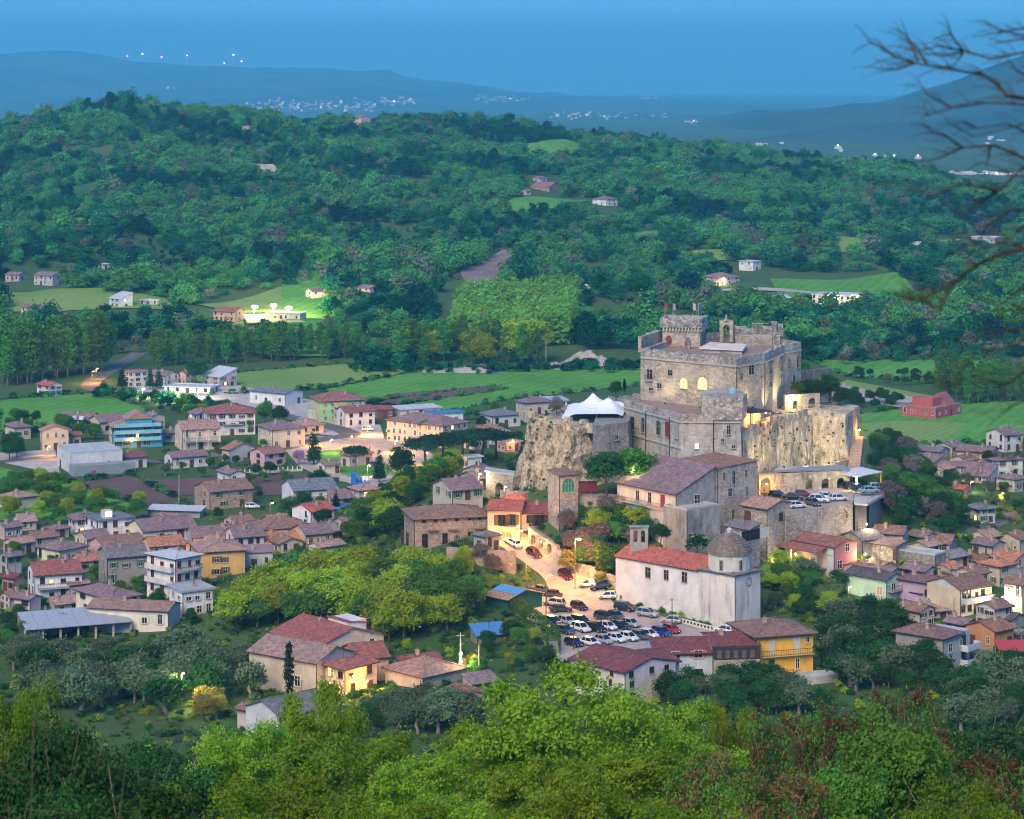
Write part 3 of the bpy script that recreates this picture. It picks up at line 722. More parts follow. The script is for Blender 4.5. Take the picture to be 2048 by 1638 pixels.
# ------------------------------------------------------------------ castle
def rock_mat():
    m, t, N, L = _mat('weathered_rock')
    tc = N('ShaderNodeTexCoord').outputs['Object']
    v = scaled(N, L, tc, (1, 1, 0.35))
    n1 = noise(N, L, v, 0.5, 6, 0.7); n2 = noise(N, L, tc, 1.6, 6, 0.75); n3 = noise(N, L, scaled(N, L, tc, (1, 1, 0.15)), 0.55, 5, 0.7)
    a = mixc(N, L, ramp(N, L, n2, [(0.36, 0), (0.62, 1)]), (0.19, 0.155, 0.11), (0.56, 0.49, 0.38))
    a = mixc(N, L, ramp(N, L, n1, [(0.38, 0.9), (0.48, 0)]), a, (0.07, 0.06, 0.042))
    a = mixc(N, L, ramp(N, L, n3, [(0.54, 0), (0.64, 0.8)]), a, (0.075, 0.09, 0.035))
    return finish(m, t, N, L, a, 0.95, n2, 0.9, 0.5)
ROCKM = rock_mat()
KEEPM = stone((0.45, 0.385, 0.30), (0.20, 0.165, 0.125), (0.44, 0.38, 0.31), 1.6, 0.15, 0.6, 1.7)
WINGM = stone((0.40, 0.375, 0.335), (0.26, 0.24, 0.21), (0.42, 0.395, 0.36), 1.1, 0.3, 0.9, 1.2, 0.45)
CURTM = stone((0.48, 0.42, 0.31), (0.29, 0.245, 0.17), (0.36, 0.31, 0.22), 1.2, 0.6, 0.85, 0.8, 0.7)
RUBM = stone((0.42, 0.39, 0.355), (0.16, 0.145, 0.13), (0.14, 0.125, 0.11), 1.7, 0.2, 0.3, 1.2)
VILM = stone((0.42, 0.375, 0.32), (0.19, 0.17, 0.145), (0.30, 0.27, 0.24), 1.8, 0.1, 0.55, 1.5)
BRKM = stone((0.43, 0.30, 0.23), (0.22, 0.155, 0.125), (0.38, 0.32, 0.27), 1.8, 0.0, 0.35, 1.5)
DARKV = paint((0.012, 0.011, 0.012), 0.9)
TERR = soil((0.26, 0.19, 0.16), (0.31, 0.24, 0.2), 'terrace_paving', 0.4, 3.0, None, 0.2)

crag = thing('crag', None, None, (15, 530, 20)); crag['kind'] = 'structure'
crag_poly = [(4.6, 531), (4.8, 528), (10, 523.6), (15.5, 519.6), (16.5, 532), (28, 545), (50, 536), (70, 548), (76, 566), (55, 586), (30, 575), (14, 556), (8, 541)]
rough_ring('rock_face', crag_poly, [10, 14, 18, 20, 22, 23.5, 25, 26.2, 27.4, 28.6, 29.8, 31, 32, 33, 34, 35, 36, 36.8], ROCKM, crag, [9.5, 8, 6.2, 5.4, 4.6, 4, 3.4, 2.9, 2.4, 2, 1.6, 1.3, 1, .7, .45, .25, .1, 0], 0.6, 1.5, 3, 0.4, freq=0.55, freqz=0.13, ridged=1.5)
del crag['kind']; bpy.data.objects.remove(crag)
_rf = [o for o in bpy.data.objects if o.name.startswith('rock_face')][0]
_rf.parent = None; _rf.location = (15, 530, 20); _rf['kind'] = 'structure'; _rf.name = 'crag'

def arch_wall(root, P0, P1, z0, z1, th, opens, mat, name='arcade_wall', z1b=None):
    """wall from P0 to P1 (world) with real arched openings (centre 0..1, width, height above z0)"""
    a = Vector((P0[0], P0[1])); b = Vector((P1[0], P1[1])); L = (b - a).length; dv = (b - a) / L; nn = Vector((-dv.y, dv.x)) * th
    mb = MB(); lz = root.location
    zt = lambda s: z1 + ((z1b if z1b is not None else z1) - z1) * s / L
    def slab(prof):
        n = len(prof); vs = []
        for k in (0, 1):
            for s, z in prof: p = a + dv * s + nn * k; vs.append((p.x - lz.x, p.y - lz.y, z - lz.z))
        mb.add(vs, [tuple(range(n)), tuple(range(2 * n - 1, n - 1, -1))] + [(i, n + i, n + (i + 1) % n, (i + 1) % n) for i in range(n)])
    s = 0.0
    for c, w, h in sorted(opens):
        l = c * L - w / 2; r = c * L + w / 2
        slab([(s, z0), (l, z0), (l, zt(l)), (s, zt(s))])
        n = 8; rad = w / 2; arc = [(c * L - rad * math.cos(math.pi * i / n), z0 + h - rad + rad * math.sin(math.pi * i / n)) for i in range(n + 1)]
        for i in range(n): slab([arc[i], arc[i + 1], (arc[i + 1][0], zt(arc[i + 1][0])), (arc[i][0], zt(arc[i][0]))])
        s = r
    slab([(s, z0), (L, z0), (L, zt(L)), (s, zt(s))])
    return mb.build(name, mat, root)

castle = thing('castle', 'pale stone castle keep and lower wing crowning the rocky hill', 'castle', (45, 535, 30))
KA, KB, KC, KD, KE, KF, KG = (29.1, 545), (49.1, 527), (56.2, 535.6), (62.7, 553.8), (67.2, 560), (58, 577), (40, 574)
keep = [KA, KB, KC, KD, KE, KF, KG]
rough_ring('keep_wall', keep, [28, 32, 36, 40, 44, 47, 49.4], KEEPM, castle, [0.3, 0.15, 0, 0, 0, 0, 0], 1.3, 0.12, 5, 0.0)
parapet(castle, keep, 49.4, 50.8, 0.7, RUBM, 'keep_parapet', 3, True)
def inset(poly, d):
    c = Vector((sum(p[0] for p in poly) / len(poly), sum(p[1] for p in poly) / len(poly)))
    return [tuple(Vector(p) + (c - Vector(p)).normalized() * d) for p in poly]
MB().prism(poly_local(castle, inset(keep, 1.0)), 19.2, 19.62).build('roof_terrace', TERR, castle)
# stringcourse under the parapet
_b = MB()
for i in (0, 1, 2, 3):
    p, q = Vector(poly_local(castle, keep)[i]), Vector(poly_local(castle, keep)[i + 1]); dv = (q - p).normalized(); nn = Vector((dv.y, -dv.x))
    _b.bar((*(p + nn * .1), 18.9), (*(q + nn * .1), 18.9), 0.35, 0.25)
_b.build('string_course', STONEF, castle)
z2 = Z((1230, 600), 4.094)
def kw(e0, e1, q, **k):
    x0, y0, x1, y1, _ = q; return edge_win(castle, e0, e1, x0, y0, x1, y1, proud=0.16, stonef=True, **k)
w = kw(KA, KB, z2(267, 570, 308, 645)); kw(KA, KB, z2(437, 570, 472, 618)); kw(KA, KB, z2(350, 682, 386, 722)); kw(KA, KB, z2(282, 718, 318, 740))
kw(KA, KB, z2(537, 640, 596, 722), arch=True, pane=LITW); kw(KA, KB, z2(684, 632, 756, 730), arch=True, pane=LITW)
kw(KB, KC, z2(1090, 520, 1132, 608)); kw(KC, KD, z2(1262, 520, 1284, 600)); kw(KC, KD, z2(1346, 500, 1368, 580)); kw(KD, KE, z2(1412, 480, 1432, 560)); kw(KD, KE, z2(1484, 455, 1506, 552))
kw(KC, KD, z2(1262, 668, 1278, 710)); kw(KC, KD, z2(1348, 640, 1364, 685)); kw(KD, KE, z2(1450, 615, 1468, 665)); kw(KB, KC, z2(1020, 600, 1040, 650))
# balcony under the left window
_p, _ = on_edge(KA, KB, 1299.5, 759); _dv = Vector((KB[0] - KA[0], KB[1] - KA[1])).normalized(); _nn = Vector((_dv.y, -_dv.x))
_bal = link('balcony', MB().box(-1.0, 1.0, -0.9, 0, -0.25, 0).mesh('balcony', [STONEF]), castle, loc_of(castle, _p), math.atan2(_dv.y, _dv.x))
railing(_bal, [(-.95, 0, 0), (-.95, -.85, 0), (.95, -.85, 0), (.95, 0, 0)], 0.9)
# drain pipes
for e, px_, y0_, y1_ in ((KB, 1473, 722, 800), (KC, 1530, 712, 800)):
    a = at(px_, y0_, e[1] - .3); MB().tube([(e[0], e[1] - .35, 49), (e[0], e[1] - .35, 32)], 0.09, 6).build('drain_pipe', IRON, castle, (-castle.location.x, -castle.location.y, -castle.location.z))
# tower
TW0, TW1 = at(1325, 692, 563), at(1400, 692, 561)
tw_dir = Vector((TW1.x - TW0.x, TW1.y - TW0.y)).normalized(); tw_n = Vector((-tw_dir.y, tw_dir.x))
tw = [tuple(Vector(TW0[:2])), tuple(Vector(TW1[:2])), tuple(Vector(TW1[:2]) + tw_n * 8), tuple(Vector(TW0[:2]) + tw_n * 8)]
rough_ring('tower', tw, [46, 48, 50, 52, 54.0], KEEPM, castle, None, 1.1, 0.1, 8, 0)
_o = [tuple(Vector(tw[i]) + v) for i, v in enumerate(((-tw_dir - tw_n) * .55, (tw_dir - tw_n) * .55, (tw_dir + tw_n) * .55, (-tw_dir + tw_n) * .55))]
rough_ring('tower_crown', _o, [54.0, 54.6, 55.2], RUBM, castle, None, 1.0, 0.12, 9, 0.0)
parapet(castle, _o, 55.2, 56.1, 0.6, RUBM, 'tower_parapet', 4, True)
_b = MB(); n_c = 12
for i in range(n_c):
    for e0, e1 in ((tw[0], tw[1]), (tw[1], tw[2])):
        p = Vector(e0).lerp(Vector(e1), (i + .5) / n_c); dv = (Vector(e1) - Vector(e0)).normalized(); nn = Vector((dv.y, -dv.x))
        _b.obox((*(Vector(poly_local(castle, [p])[0]) + nn * .28), 23.6), (*dv, 0), (*nn, 0), (0, 0, 1), .17, .28, .42)
_b.build('corbels', STONEF, castle)['kind'] = 'stuff'
edge_win(castle, tw[0], tw[1], 1333, 671, 1342, 688, proud=.12, isdoor=True, arch=True, mat=SHUT['r'])
edge_win(castle, tw[0], tw[1], 1372, 681, 1380, 693, proud=.12, isdoor=True, mat=SHUT['r'])
# rooms and walls on the roof
parapet(castle, [at(1283, 690, 551)[:2], at(1325, 690, 566)[:2]], 49.4, 53.0, 0.8, KEEPM, 'roof_wall', 6)
parapet(castle, [at(1406, 690, 566)[:2], at(1440, 690, 570)[:2], at(1567, 690, 573)[:2]], 49.4, 52.0, 0.9, RUBM, 'roof_wall', 7)
rb_ = [at(1470, 690, 563)[:2], at(1560, 690, 565)[:2], at(1566, 690, 575)[:2], at(1474, 690, 576)[:2]]
MB().prism(poly_local(castle, rb_), 19, 21.6).build('roof_room', KEEPM, castle)
MB().prism(poly_local(castle, [at(1398, 700, 549)[:2], at(1486, 700, 545)[:2], at(1494, 700, 556)[:2], at(1420, 700, 561)[:2]]), 20.4, 20.75).build('canopy', plaster((0.66, 0.58, 0.48), 0.3), castle)
MB().prism(poly_local(castle, [at(1402, 700, 549.5)[:2], at(1484, 700, 545.6)[:2], at(1492, 700, 555.5)[:2], at(1422, 700, 560)[:2]]), 19.62, 20.4).build('roof_room', WINGM, castle)
_bt = thing('t', None, None, (0, 0, 0))
bx = at(1453, 672, 568)
arch_wall(castle, (bx.x - 1.6, bx.y), (bx.x + 1.6, bx.y), 50, 55.0, 0.9, [(0.5, 1.5, 4.1)], KEEPM, 'bell_gable')
bpy.data.objects.remove(_bt)
MB().lathe((0, 0, 0), [(.5, 0), (.45, .1), (.3, .5), (.22, .75), (.05, .85)], 10).build('bell', paint((0.12, 0.1, 0.06), .5, .6), castle, loc_of(castle, (bx.x, bx.y + .4, 52.3)))
MB().lathe((0, 0, 0), [(.9, 0), (.7, .25), (.25, .35), (.22, .8), (.35, 1.0), (.05, 1.4)], 8).build('finial', RUBM, castle, loc_of(castle, (bx.x, bx.y + .45, 55.0)))
for px_, yt, dd, wd in ((1510, 648, 572, 1.0), (1520, 648, 572, 1.0), (1548, 645, 570, 1.1), (1551, 668, 556, 1.5), (1376, 676, 556, .8)):
    c = at(px_, yt, dd); MB().box(-wd / 2, wd / 2, -wd / 2, wd / 2, -(c.z - 49.5), 0).box(-wd / 2 - .15, wd / 2 + .15, -wd / 2 - .15, wd / 2 + .15, 0, .2).build('chimney', RUBM, castle, loc_of(castle, c))
_r2 = random.Random(4)
for e0_, e1_ in ((KA, KB), (KB, KC), (KC, KD), (KD, KE)):
    p0_, p1_ = Vector(e0_), Vector(e1_); L_ = (p1_ - p0_).length; dv_ = (p1_ - p0_) / L_; nn_ = Vector((-dv_.y, dv_.x)); s_ = .4
    while s_ < L_ - 1.6:
        w_ = _r2.uniform(.7, 2.2)
        if _r2.random() < .45: c_ = p0_ + dv_ * (s_ + w_ / 2) + nn_ * .35; MB().box(-w_ / 2, w_ / 2, -.33, .33, 0, _r2.uniform(.18, .5)).build('coping_block', RUBM, castle, loc_of(castle, (c_.x, c_.y, 50.75)), math.atan2(dv_.y, dv_.x))
        s_ += w_ + _r2.uniform(.1, 1.2)
for px_, py_, w_, hh_ in ((1418, 676, 2.2, 2.6), (1480, 655, 3.0, 2.2), (1500, 660, 2.0, 1.6), (1535, 655, 2.4, 2.0), (1560, 650, 1.2, 2.6), (1300, 668, 2.0, 1.2), (1312, 664, 1.6, 1.6)):
    c_ = at(px_, py_, 570); MB().box(-w_ / 2, w_ / 2, -.6, .6, -hh_, .3).build('broken_wall', RUBM, castle, loc_of(castle, c_), .1)
# lower wing
W1, W2, W3, W4, W5, W6 = (24.9, 536), (35.9, 512), (48.6, 511.4), (52, 528), (48, 532), (30, 549)
wing = [W1, W2, W3, W4, W5, W6]
rough_ring('wing_wall', wing, [16, 20, 24, 28, 31, 34, 37, 39.2], WINGM, castle, [2.2, 1.6, 1.0, 0.5, 0.2, 0, 0, 0], 1.3, 0.1, 11, 0)
parapet(castle, [W1, W2, W3, W4], 39.2, 40.6, 0.7, RUBM, 'wing_parapet', 9)
MB().prism(poly_local(castle, inset(wing, .9)), 9.0, 9.42).build('roof_terrace', TERR, castle)
_b = MB(); pl = poly_local(castle, [W1, W2, W3])
for i, zz in ((0, 8.9), (1, 8.9), (0, 3.3)):
    p, q = Vector(pl[i]), Vector(pl[i + 1]); dv = (q - p).normalized(); nn = Vector((dv.y, -dv.x)); _b.bar((*(p + nn * .12), zz), (*(q + nn * .12), zz), 0.4, 0.28)
_b.build('string_course', STONEF, castle)
tur = [(40.4, 512.2), (44, 511.2), (48.9, 511.2), (50.4, 517), (48.5, 524), (44, 526), (40.8, 521)]
rough_ring('stair_turret', tur, [39.4, 41, 42.5, 44.3], RUBM, castle, None, 1.0, 0.12, 12, 0.1)
def ww(e0, e1, q, **k):
    x0, y0, x1, y1, _ = q; return edge_win(castle, e0, e1, x0, y0, x1, y1, proud=0.16, stonef=True, **k)
for q in ((140, 955, 165, 1065), (222, 965, 248, 1080), (346, 990, 374, 1105)): ww(W1, W2, z2(*q))
ww(W1, W2, z2(418, 1000, 444, 1115), frame=SHUT['r'], pane=SHUT['r']); ww(W1, W2, z2(490, 960, 520, 1130), frame=STONEF, pane=plaster((.3, .29, .27)))
ww(W2, W3, z2(916, 1024, 944, 1098)); ww(W2, W3, z2(655, 1178, 685, 1215), pane=LITP); ww(W2, W3, z2(868, 1138, 894, 1160)); ww(W2, W3, z2(955, 1188, 985, 1212)); ww(W2, W3, z2(680, 1305, 718, 1345), arch=True)
for px_, e0, e1, y1_ in ((1293.5, W1, W2, 915), (1341, W1, W2, 922), (1426.5, W2, W3, 928)):
    a, _ = on_edge(e0, e1, px_, 830); dv = Vector((e1[0] - e0[0], e1[1] - e0[1])).normalized(); nn = Vector((dv.y, -dv.x)) * .3
    MB().tube([(a.x + nn.x, a.y + nn.y, 39.4), (a.x + nn.x, a.y + nn.y, 26)], 0.1, 6).build('drain_pipe', IRON, castle, -castle.location)
tank = thing('water_tank', 'small pale blue tank on top of the round castle turret', 'tank', at(1466, 791, 519))
MB().lathe((0, 0, 0), [(.85, 0), (.9, .2), (.9, 1.2), (.8, 1.45), (.3, 1.6)], 12).build('tank_body', paint((.22, .4, .5), .5), tank)
MB().box(-.9, .9, -.9, .9, -.5, 0).build('stand', CONC, tank); MB().lathe((0, 0, 1.6), [(.3, 0), (.3, .18)], 10).build('lid', paint((.3, .45, .52), .5), tank)
# flags
for i, (px_, yt, col, lb) in enumerate(((1330, 611, (.35, .05, .04), 'thin flagpole at the left corner of the castle tower'), (1346, 613, (.3, .3, .32), 'thin flagpole second from the left on the castle tower'),
                                        (1386, 611, (.5, .45, .42), 'flagpole with pale flag right of the castle tower centre'), (1397, 612, (.08, .1, .2), 'dark flagpole at the right edge of the castle tower'))):
    b0 = at(px_, 636, 565); f = thing('flagpole', lb, 'flagpole', (b0.x, b0.y, 55.3), 0, 'flagpoles on the castle tower')
    MB().tube([(0, 0, 0), (0, 0, 4.2)], [.07, .04], 6).build('pole', paint((.35, .33, .32), .5), f)
    b = MB(); n = 6
    vs = [(0.06 + .13 * j, .12 * math.sin(j * 1.3 + i), 4.1 - z_ - .05 * j) for z_ in (0, 1.5) for j in range(n)]
    b.add(vs, [(j, j + 1, n + j + 1, n + j) for j in range(n - 1)]); b.build('flag', paint(col, .9), f)

# right-hand curtain wall
curt = thing('curtain_wall', 'tall floodlit curtain wall with ragged top right of the castle', 'wall', (62, 532, 24))
CV = [(49.0, 512.8), (58, 529), (67.3, 541), (75, 541.5), (80, 556), (70, 566), (55, 548)]
rough_ring('wall_face', CV, [12, 17, 20, 23, 26, 29, 32, 35, 36.6], CURTM, curt, [3.2, 2.2, 1.6, 1.1, .7, .4, .2, 0, 0], 0.9, 0.4, 15, 0.1, freq=.35, freqz=.2, ridged=.45)
_r = random.Random(3)
for a, b in zip(CV[:3], CV[1:4]):
    a = Vector(a); b = Vector(b); L = (b - a).length; s = 0.3; dv = (b - a) / L; nn = Vector((-dv.y, dv.x))
    while s < L - 1.5:
        wd = _r.uniform(.9, 1.9); hh = _r.uniform(.8, 1.7); p = a + dv * s + nn * -.1; q = p + dv * wd; lc = curt.location
        tz = 36.5 - lc.z
        MB().prism([(v.x - lc.x, v.y - lc.y) for v in (p, q, q + nn * .8, p + nn * .8)], tz - .3, [tz + hh, tz + hh * _r.uniform(.6, 1), tz + hh * .8, tz + hh], ).build('merlon', RUBM, curt)
        s += wd + _r.uniform(.35, .9)
# putlog holes
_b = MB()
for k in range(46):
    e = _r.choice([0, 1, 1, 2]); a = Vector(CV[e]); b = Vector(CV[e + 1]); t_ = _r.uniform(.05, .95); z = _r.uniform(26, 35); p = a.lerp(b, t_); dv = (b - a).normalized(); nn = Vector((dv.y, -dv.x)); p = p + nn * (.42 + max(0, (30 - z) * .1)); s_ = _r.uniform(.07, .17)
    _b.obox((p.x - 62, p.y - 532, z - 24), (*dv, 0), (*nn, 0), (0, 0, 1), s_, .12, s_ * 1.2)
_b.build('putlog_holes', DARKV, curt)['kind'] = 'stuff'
# left rampart on the crag
ramp_w = thing('rampart', 'broken rampart wall along the top of the left cliff', 'wall', (12, 525, 36))
rl = [(1.5, 541), (4.8, 528), (12, 522.5), (17.3, 518)]
parapet(ramp_w, rl, 35.6, 37.6, 1.1, CURTM, 'rampart_wall', 21)
_b_t = [(4.6, 528.5), (8, 525.4), (12.2, 522.2), (15.5, 519.4)]
for i, (x, y) in enumerate(_b_t): MB().box(-.8, .8, -.5, .5, 0, [1.5, .8, 1.1, .9][i]).build('merlon', CURTM, ramp_w, (x - 12, y - 525 + .5, 1.4), -.65)
bast = thing('bastion', 'dark grey stone bastion with tiny window between cliff and castle wing', 'bastion', (21, 524, 30))
rough_ring('bastion_wall', [(17.4, 517.6), (25.2, 522.6), (27, 537), (18.5, 532)], [17, 21, 25, 29, 33, 36, 37.4], stone((0.25, 0.24, 0.22), (0.16, 0.15, 0.14), (0.28, 0.26, 0.24), 1.3, .5, .7, 1.0), bast, [2.6, 1.8, 1.1, .5, .2, 0, 0], 1.2, .15, 17, .1)
edge_win(bast, (17.4, 517.6), (25.2, 522.6), 1228, 870, 1235, 879, proud=.35, stonef=True)
# marquee
tent = thing('marquee', 'white twin-peaked tent on the castle terrace', 'tent', (18.5, 537, 36.8))
b = MB(); nx, ny = 26, 26
def tz(x, y):
    r1 = math.hypot(x + .4, y - 2); r2 = math.hypot(x - 3.0, y + 1.5); r3 = math.hypot(x - 6.5, y - 6)
    e = min(1, min(6.7 - abs(x), 11 - abs(y)) / 2.2); e = max(0, e)
    return .9 + .8 * e + 3.3 * math.exp(-r1 / 2.0) + 2.7 * math.exp(-r2 / 1.9) + 1.6 * math.exp(-r3 / 2) - .25 * (1 - e) * (1 - math.cos(x * 2.2 + y * 2.2))
vs = [(-6.7 + 13.4 * i / (nx - 1) + .22 * (-9 + 18 * j / (ny - 1)) * .5, -9 + 18 * j / (ny - 1), 0) for j in range(ny) for i in range(nx)]
vs = [(x, y, tz(x, y)) for x, y, _ in vs]
b.add(vs, [(j * nx + i, j * nx + i + 1, (j + 1) * nx + i + 1, (j + 1) * nx + i) for j in range(ny - 1) for i in range(nx - 1)])
b.build('canopy', paint((.72, .77, .8), .6), tent, smooth=True)
for x, y in ((-5.6, -8.6), (0, -8.8), (5.2, -8.6), (-.4, 2), (3, -1.5)): MB().tube([(x, y, -.2), (x, y, tz(x, y) - .05)], .06, 6).build('pole', METAL, tent)
# terrace pavilion with warm lights
pav = thing('terrace_pavilion', 'warmly lit dining pavilion under the castle keep', 'pavilion', (52.5, 521.5, 36.6))
MB().box(-2.4, 3.6, -1.5, 5, 3.1, 3.35).build('roof', paint((.06, .045, .045), .8), pav, (0, 0, 0), .6)
for x, y in ((-2.2, -1.3), (.6, -1.3), (3.4, -1.3)): MB().box(x - .08, x + .08, y - .08, y + .08, 0, 3.1).build('post', WOODD, pav, (0, 0, 0), .6)
MB().box(-2.3, 3.5, 2.2, 2.4, 0, 3.1).build('back_wall', plaster((.55, .35, .18)), pav, (0, 0, 0), .6)
for x in (-1.6, .2, 2.0): MB().box(x - .5, x + .5, 2.08, 2.18, .3, 2.5).build('window', LITW, pav, (0, 0, 0), .6)  # glowing panels stand in for the lamplit back wall, not real windows
gw = thing('garden_wall', 'terrace wall with arch and lamp beside the castle keep', 'wall', (65, 548, 36.6))
arch_wall(gw, at(1570, 810, 546), at(1640, 810, 549), 35.5, 40.3, .7, [(.3, 1.3, 3.4), (.78, 2.0, 3.9)], KEEPM, 'arch_wall')
rw = thing('ruined_wall', 'dark ragged ruin wall behind the right end of the castle', 'wall', (75, 585, 30))
parapet(rw, [at(1604, 760, 582)[:2], at(1640, 760, 585)[:2], at(1664, 760, 588)[:2]], 22, 41.5, 1.2, stone((.17, .165, .16), (.1, .1, .1), (.14, .13, .12), 1.6), 'wall_face', 31)
# stairs up to the right of the wall
st = thing('stone_stairs', 'reddish brick steps climbing beside the right end of the curtain wall', 'stairs', at(1704, 940, 527))
s0 = at(1708, 938, 528); s1 = at(1716, 872, 552); n = 22; dv = Vector((s1.x - s0.x, s1.y - s0.y, 0)).normalized()
for i in range(n):
    p = s0.lerp(s1, i / n); link('step', _cached(('step',), lambda: MB().box(-.6, .8, -1.3, 1.3, -2.2, .12).mesh('step', [BRKM])), st, p - st.location, math.atan2(dv.y, dv.x))
lw = thing('ramp_wall', 'floodlit low wall following the ramp below the curtain wall', 'wall', at(1650, 950, 527))
parapet(lw, [at(1635, 955, 528)[:2], at(1668, 945, 531)[:2], at(1702, 925, 537)[:2]], 22, 27.2, .8, CURTM, 'wall_face', 33)

# ------------------------------------------------------------------ houses round the castle
z3 = Z((1000, 780), 4.094); z4 = Z((1400, 880), 3.15); z5 = Z((760, 930), 3.413); z6 = Z((1100, 1050), 3.413)
big = house('hillside_house', 'large cream house with mauve sloping roof and long red balcony below the castle', 1352, 1093, 111, 83, 105, 53, 'shed', 'L', (.62, .56, .44), 'mauve', d=488, pitch=23, L2=10.6, chim=0, floors=3, deep=6, frame=STONEF,
            wins=[z3(1115, 825, 1140, 905, shut='w'), z3(1215, 840, 1240, 925, shut='w'), z3(1320, 862, 1346, 958, isdoor=True, mat=SHUT['r']), z3(1252, 1050, 1308, 1165, arch=True, pane=plaster((.22, .2, .17))), z3(1346, 1080, 1398, 1228, arch=True, pane=plaster((.2, .18, .15)))])  # dark plaster panes put the shade of the arch recesses into the colour
D = root_data[big.name]; L1, L2 = D['L1'], D['L2']; h = D['h']
MB().add([(0, -.07, -6), (L2, -.07, -6), (L2, -.07, h + L2 * math.tan(R(23)) - .1), (0, -.07, h - .1), (0, -.002, -6), (L2, -.002, -6), (L2, -.002, h + L2 * math.tan(R(23)) - .1), (0, -.002, h - .1)], [(0, 1, 2, 3), (0, 3, 7, 4), (1, 5, 6, 2)]).build('side_wall', stone((.27, .26, .25), (.17, .165, .16), (.30, .29, .28), 1.6, .1, .8, 1.2), big)
edge_win(big, D['P']['C'], D['P']['R'], 1388, 990, 1399, 1014, proud=.08, frame=WHITEF)
balcony(big, 'L', .3, L1 - .3, 7.2, 1.1, plaster((.5, .46, .4)), paint((.3, .07, .06), .6))
blk = house('stone_house', 'tall rough stone house joined to the right of the cream balcony house', 1435, 1081, 50, 85, 144, 53, 'shed', 'L', rc='brown', d=494.3, L1=13, pitch=3, chim=0, deep=6, wallm=VILM, frame=STONEF,
            wins=[z4(145, 205, 158, 250), z4(203, 195, 222, 278), z4(283, 190, 298, 230), z4(178, 305, 200, 355), z4(286, 295, 300, 355), z4(200, 440, 216, 500)], oh=.4)
ann = house('plastered_annex', 'blotchy blue grey plaster block built against the stone house', 1374, 1098, 24, 72, 76, 50, 'flat', 'L', rc=(.4, .4, .38), d=483, L1=7, chim=0, deep=7, wallm=stone((.27, .275, .265), (.17, .175, .17), (.25, .25, .245), .8, .5, 1.0, .5, .4), oh=-.2,
            wins=[z3(1560, 1175, 1585, 1200)])
lean = house('stone_cottage', 'small stone cottage with pink tiled roof left of the upper car park', 1534, 1075, 45, 44, 57, 48, 'gable', 'L', rc='pink', d=487, deep=5, wallm=VILM, frame=WOODF, pitch=17, chim=0, wins=[z4(498, 460, 520, 510), z4(285, 450, 318, 515, isdoor=True)], L2=8.5)
shd = house('tiled_porch', 'dark open shed under broken tiles beside the stone cottage', 1500, 1085, 45, 22, 26, 45, 'shed', 'L', rc='grey', d=478, deep=5, wallm=VILM, chim=0, pitch=14, wins=[z4(262, 570, 375, 632, pane=DARKV, frame=WOODF)])
# stone bell tower with the green arch
bel = house('stone_belfry', 'square stone tower with a green arched window above the street', 1119, 1056, 14, 38, 104, 62, 'shed', 'R', rc='brown', d=503, L1=5, chim=0, deep=8, wallm=VILM, frame=STONEF, pitch=6, oh=.35,
            wins=[z3(510, 722, 606, 836, arch=True, pane=paint((.015, .2, .14), .7)), z3(440, 716, 461, 822, arch=True, pane=plaster((.25, .23, .2))), z3(545, 945, 590, 1003, arch=True, pane=plaster((.45, .45, .46))), z3(444, 945, 460, 1000, arch=True, pane=plaster((.42, .4, .36)))])
rt = thing('retaining_wall', 'rubble retaining wall right of the stone tower with dark red awning', 'wall', at(1160, 1000, 506))
parapet(rt, [at(1156, 1000, 507)[:2], at(1190, 1000, 506)[:2], at(1215, 1000, 505)[:2], at(1243, 1000, 500)[:2]], 14, 24.8, 1.0, VILM, 'wall_face', 41)
MB().prism([at(1157.5, 1, 505.5)[:2], at(1194, 1, 505)[:2], at(1193, 1, 508)[:2], at(1158, 1, 508)[:2]], 25.2, 27.0).build('awning', paint((.1, .015, .02), .7), rt, -rt.location)
pw = thing('crag_wall', 'low rubble wall at the foot of the left cliff', 'wall', at(1020, 985, 505))
parapet(pw, [at(1000, 985, 522)[:2], at(1050, 985, 521)[:2], at(1106, 985, 520)[:2]], 15, 22.6, .8, VILM, 'wall_face', 43)
# gate arch on the left
ga = thing('gate_arch', 'old stone gate with a dark arched opening at the foot of the cliff', 'gate', at(998, 985, 530))
arch_wall(ga, at(972, 985, 532), at(1026, 985, 526), 17, 25.2, 4.0, [(.5, 2.6, 6.2)], VILM, 'gate_wall')
MB().prism([at(969, 1, 531.5)[:2], at(1029, 1, 525.5)[:2], at(1030, 1, 531)[:2], at(972, 1, 537)[:2]], 25.2, 25.5).build('coping', CONC, ga, -ga.location)
for i, (x, y, a, b, hp, th, rc, wc, lb) in enumerate((
    (905, 1003, 42, 60, 22, 62, 'mauve', (.5, .45, .36), 'low house with mauve roof behind the palazzo'), (950, 982, 30, 40, 24, 60, 'mauve', (.38, .34, .3), 'roofed stone house left of the old gate'), (965, 960, 40, 20, 16, 40, 'grey', (.4, .36, .32), 'dark roofed house climbing behind the old gate'))):
    house('old_house', lb, x, y, a, b, hp, th, 'gable', 'R', wc, rc, wl=2, wr=3, floors=1, d=[520, 534, 548][i], deep=8)
pal = house('palazzo', 'long brick and stone palazzo with brown hipped roof left of the street', 829, 1106, 29, 146, 68, 77, 'hip', 'R', rc='brown', d=505, L1=12, deep=6, wallm=BRKM, frame=WOODF, chim=0, pitch=15, oh=.6,
            wins=[z5(288, 472, 325, 565, shut=None), z5(427, 468, 460, 565), z5(507, 478, 545, 550, arch=True, frame=STONEF), z5(602, 458, 635, 550), z5(145, 450, 160, 550), z5(180, 462, 196, 556)] +
                 [z5(x - 10, y - 12, x + 10, y + 8, sill=False) for x, y in ((300, 385), (380, 380), (440, 376), (525, 371), (610, 366), (680, 362))])
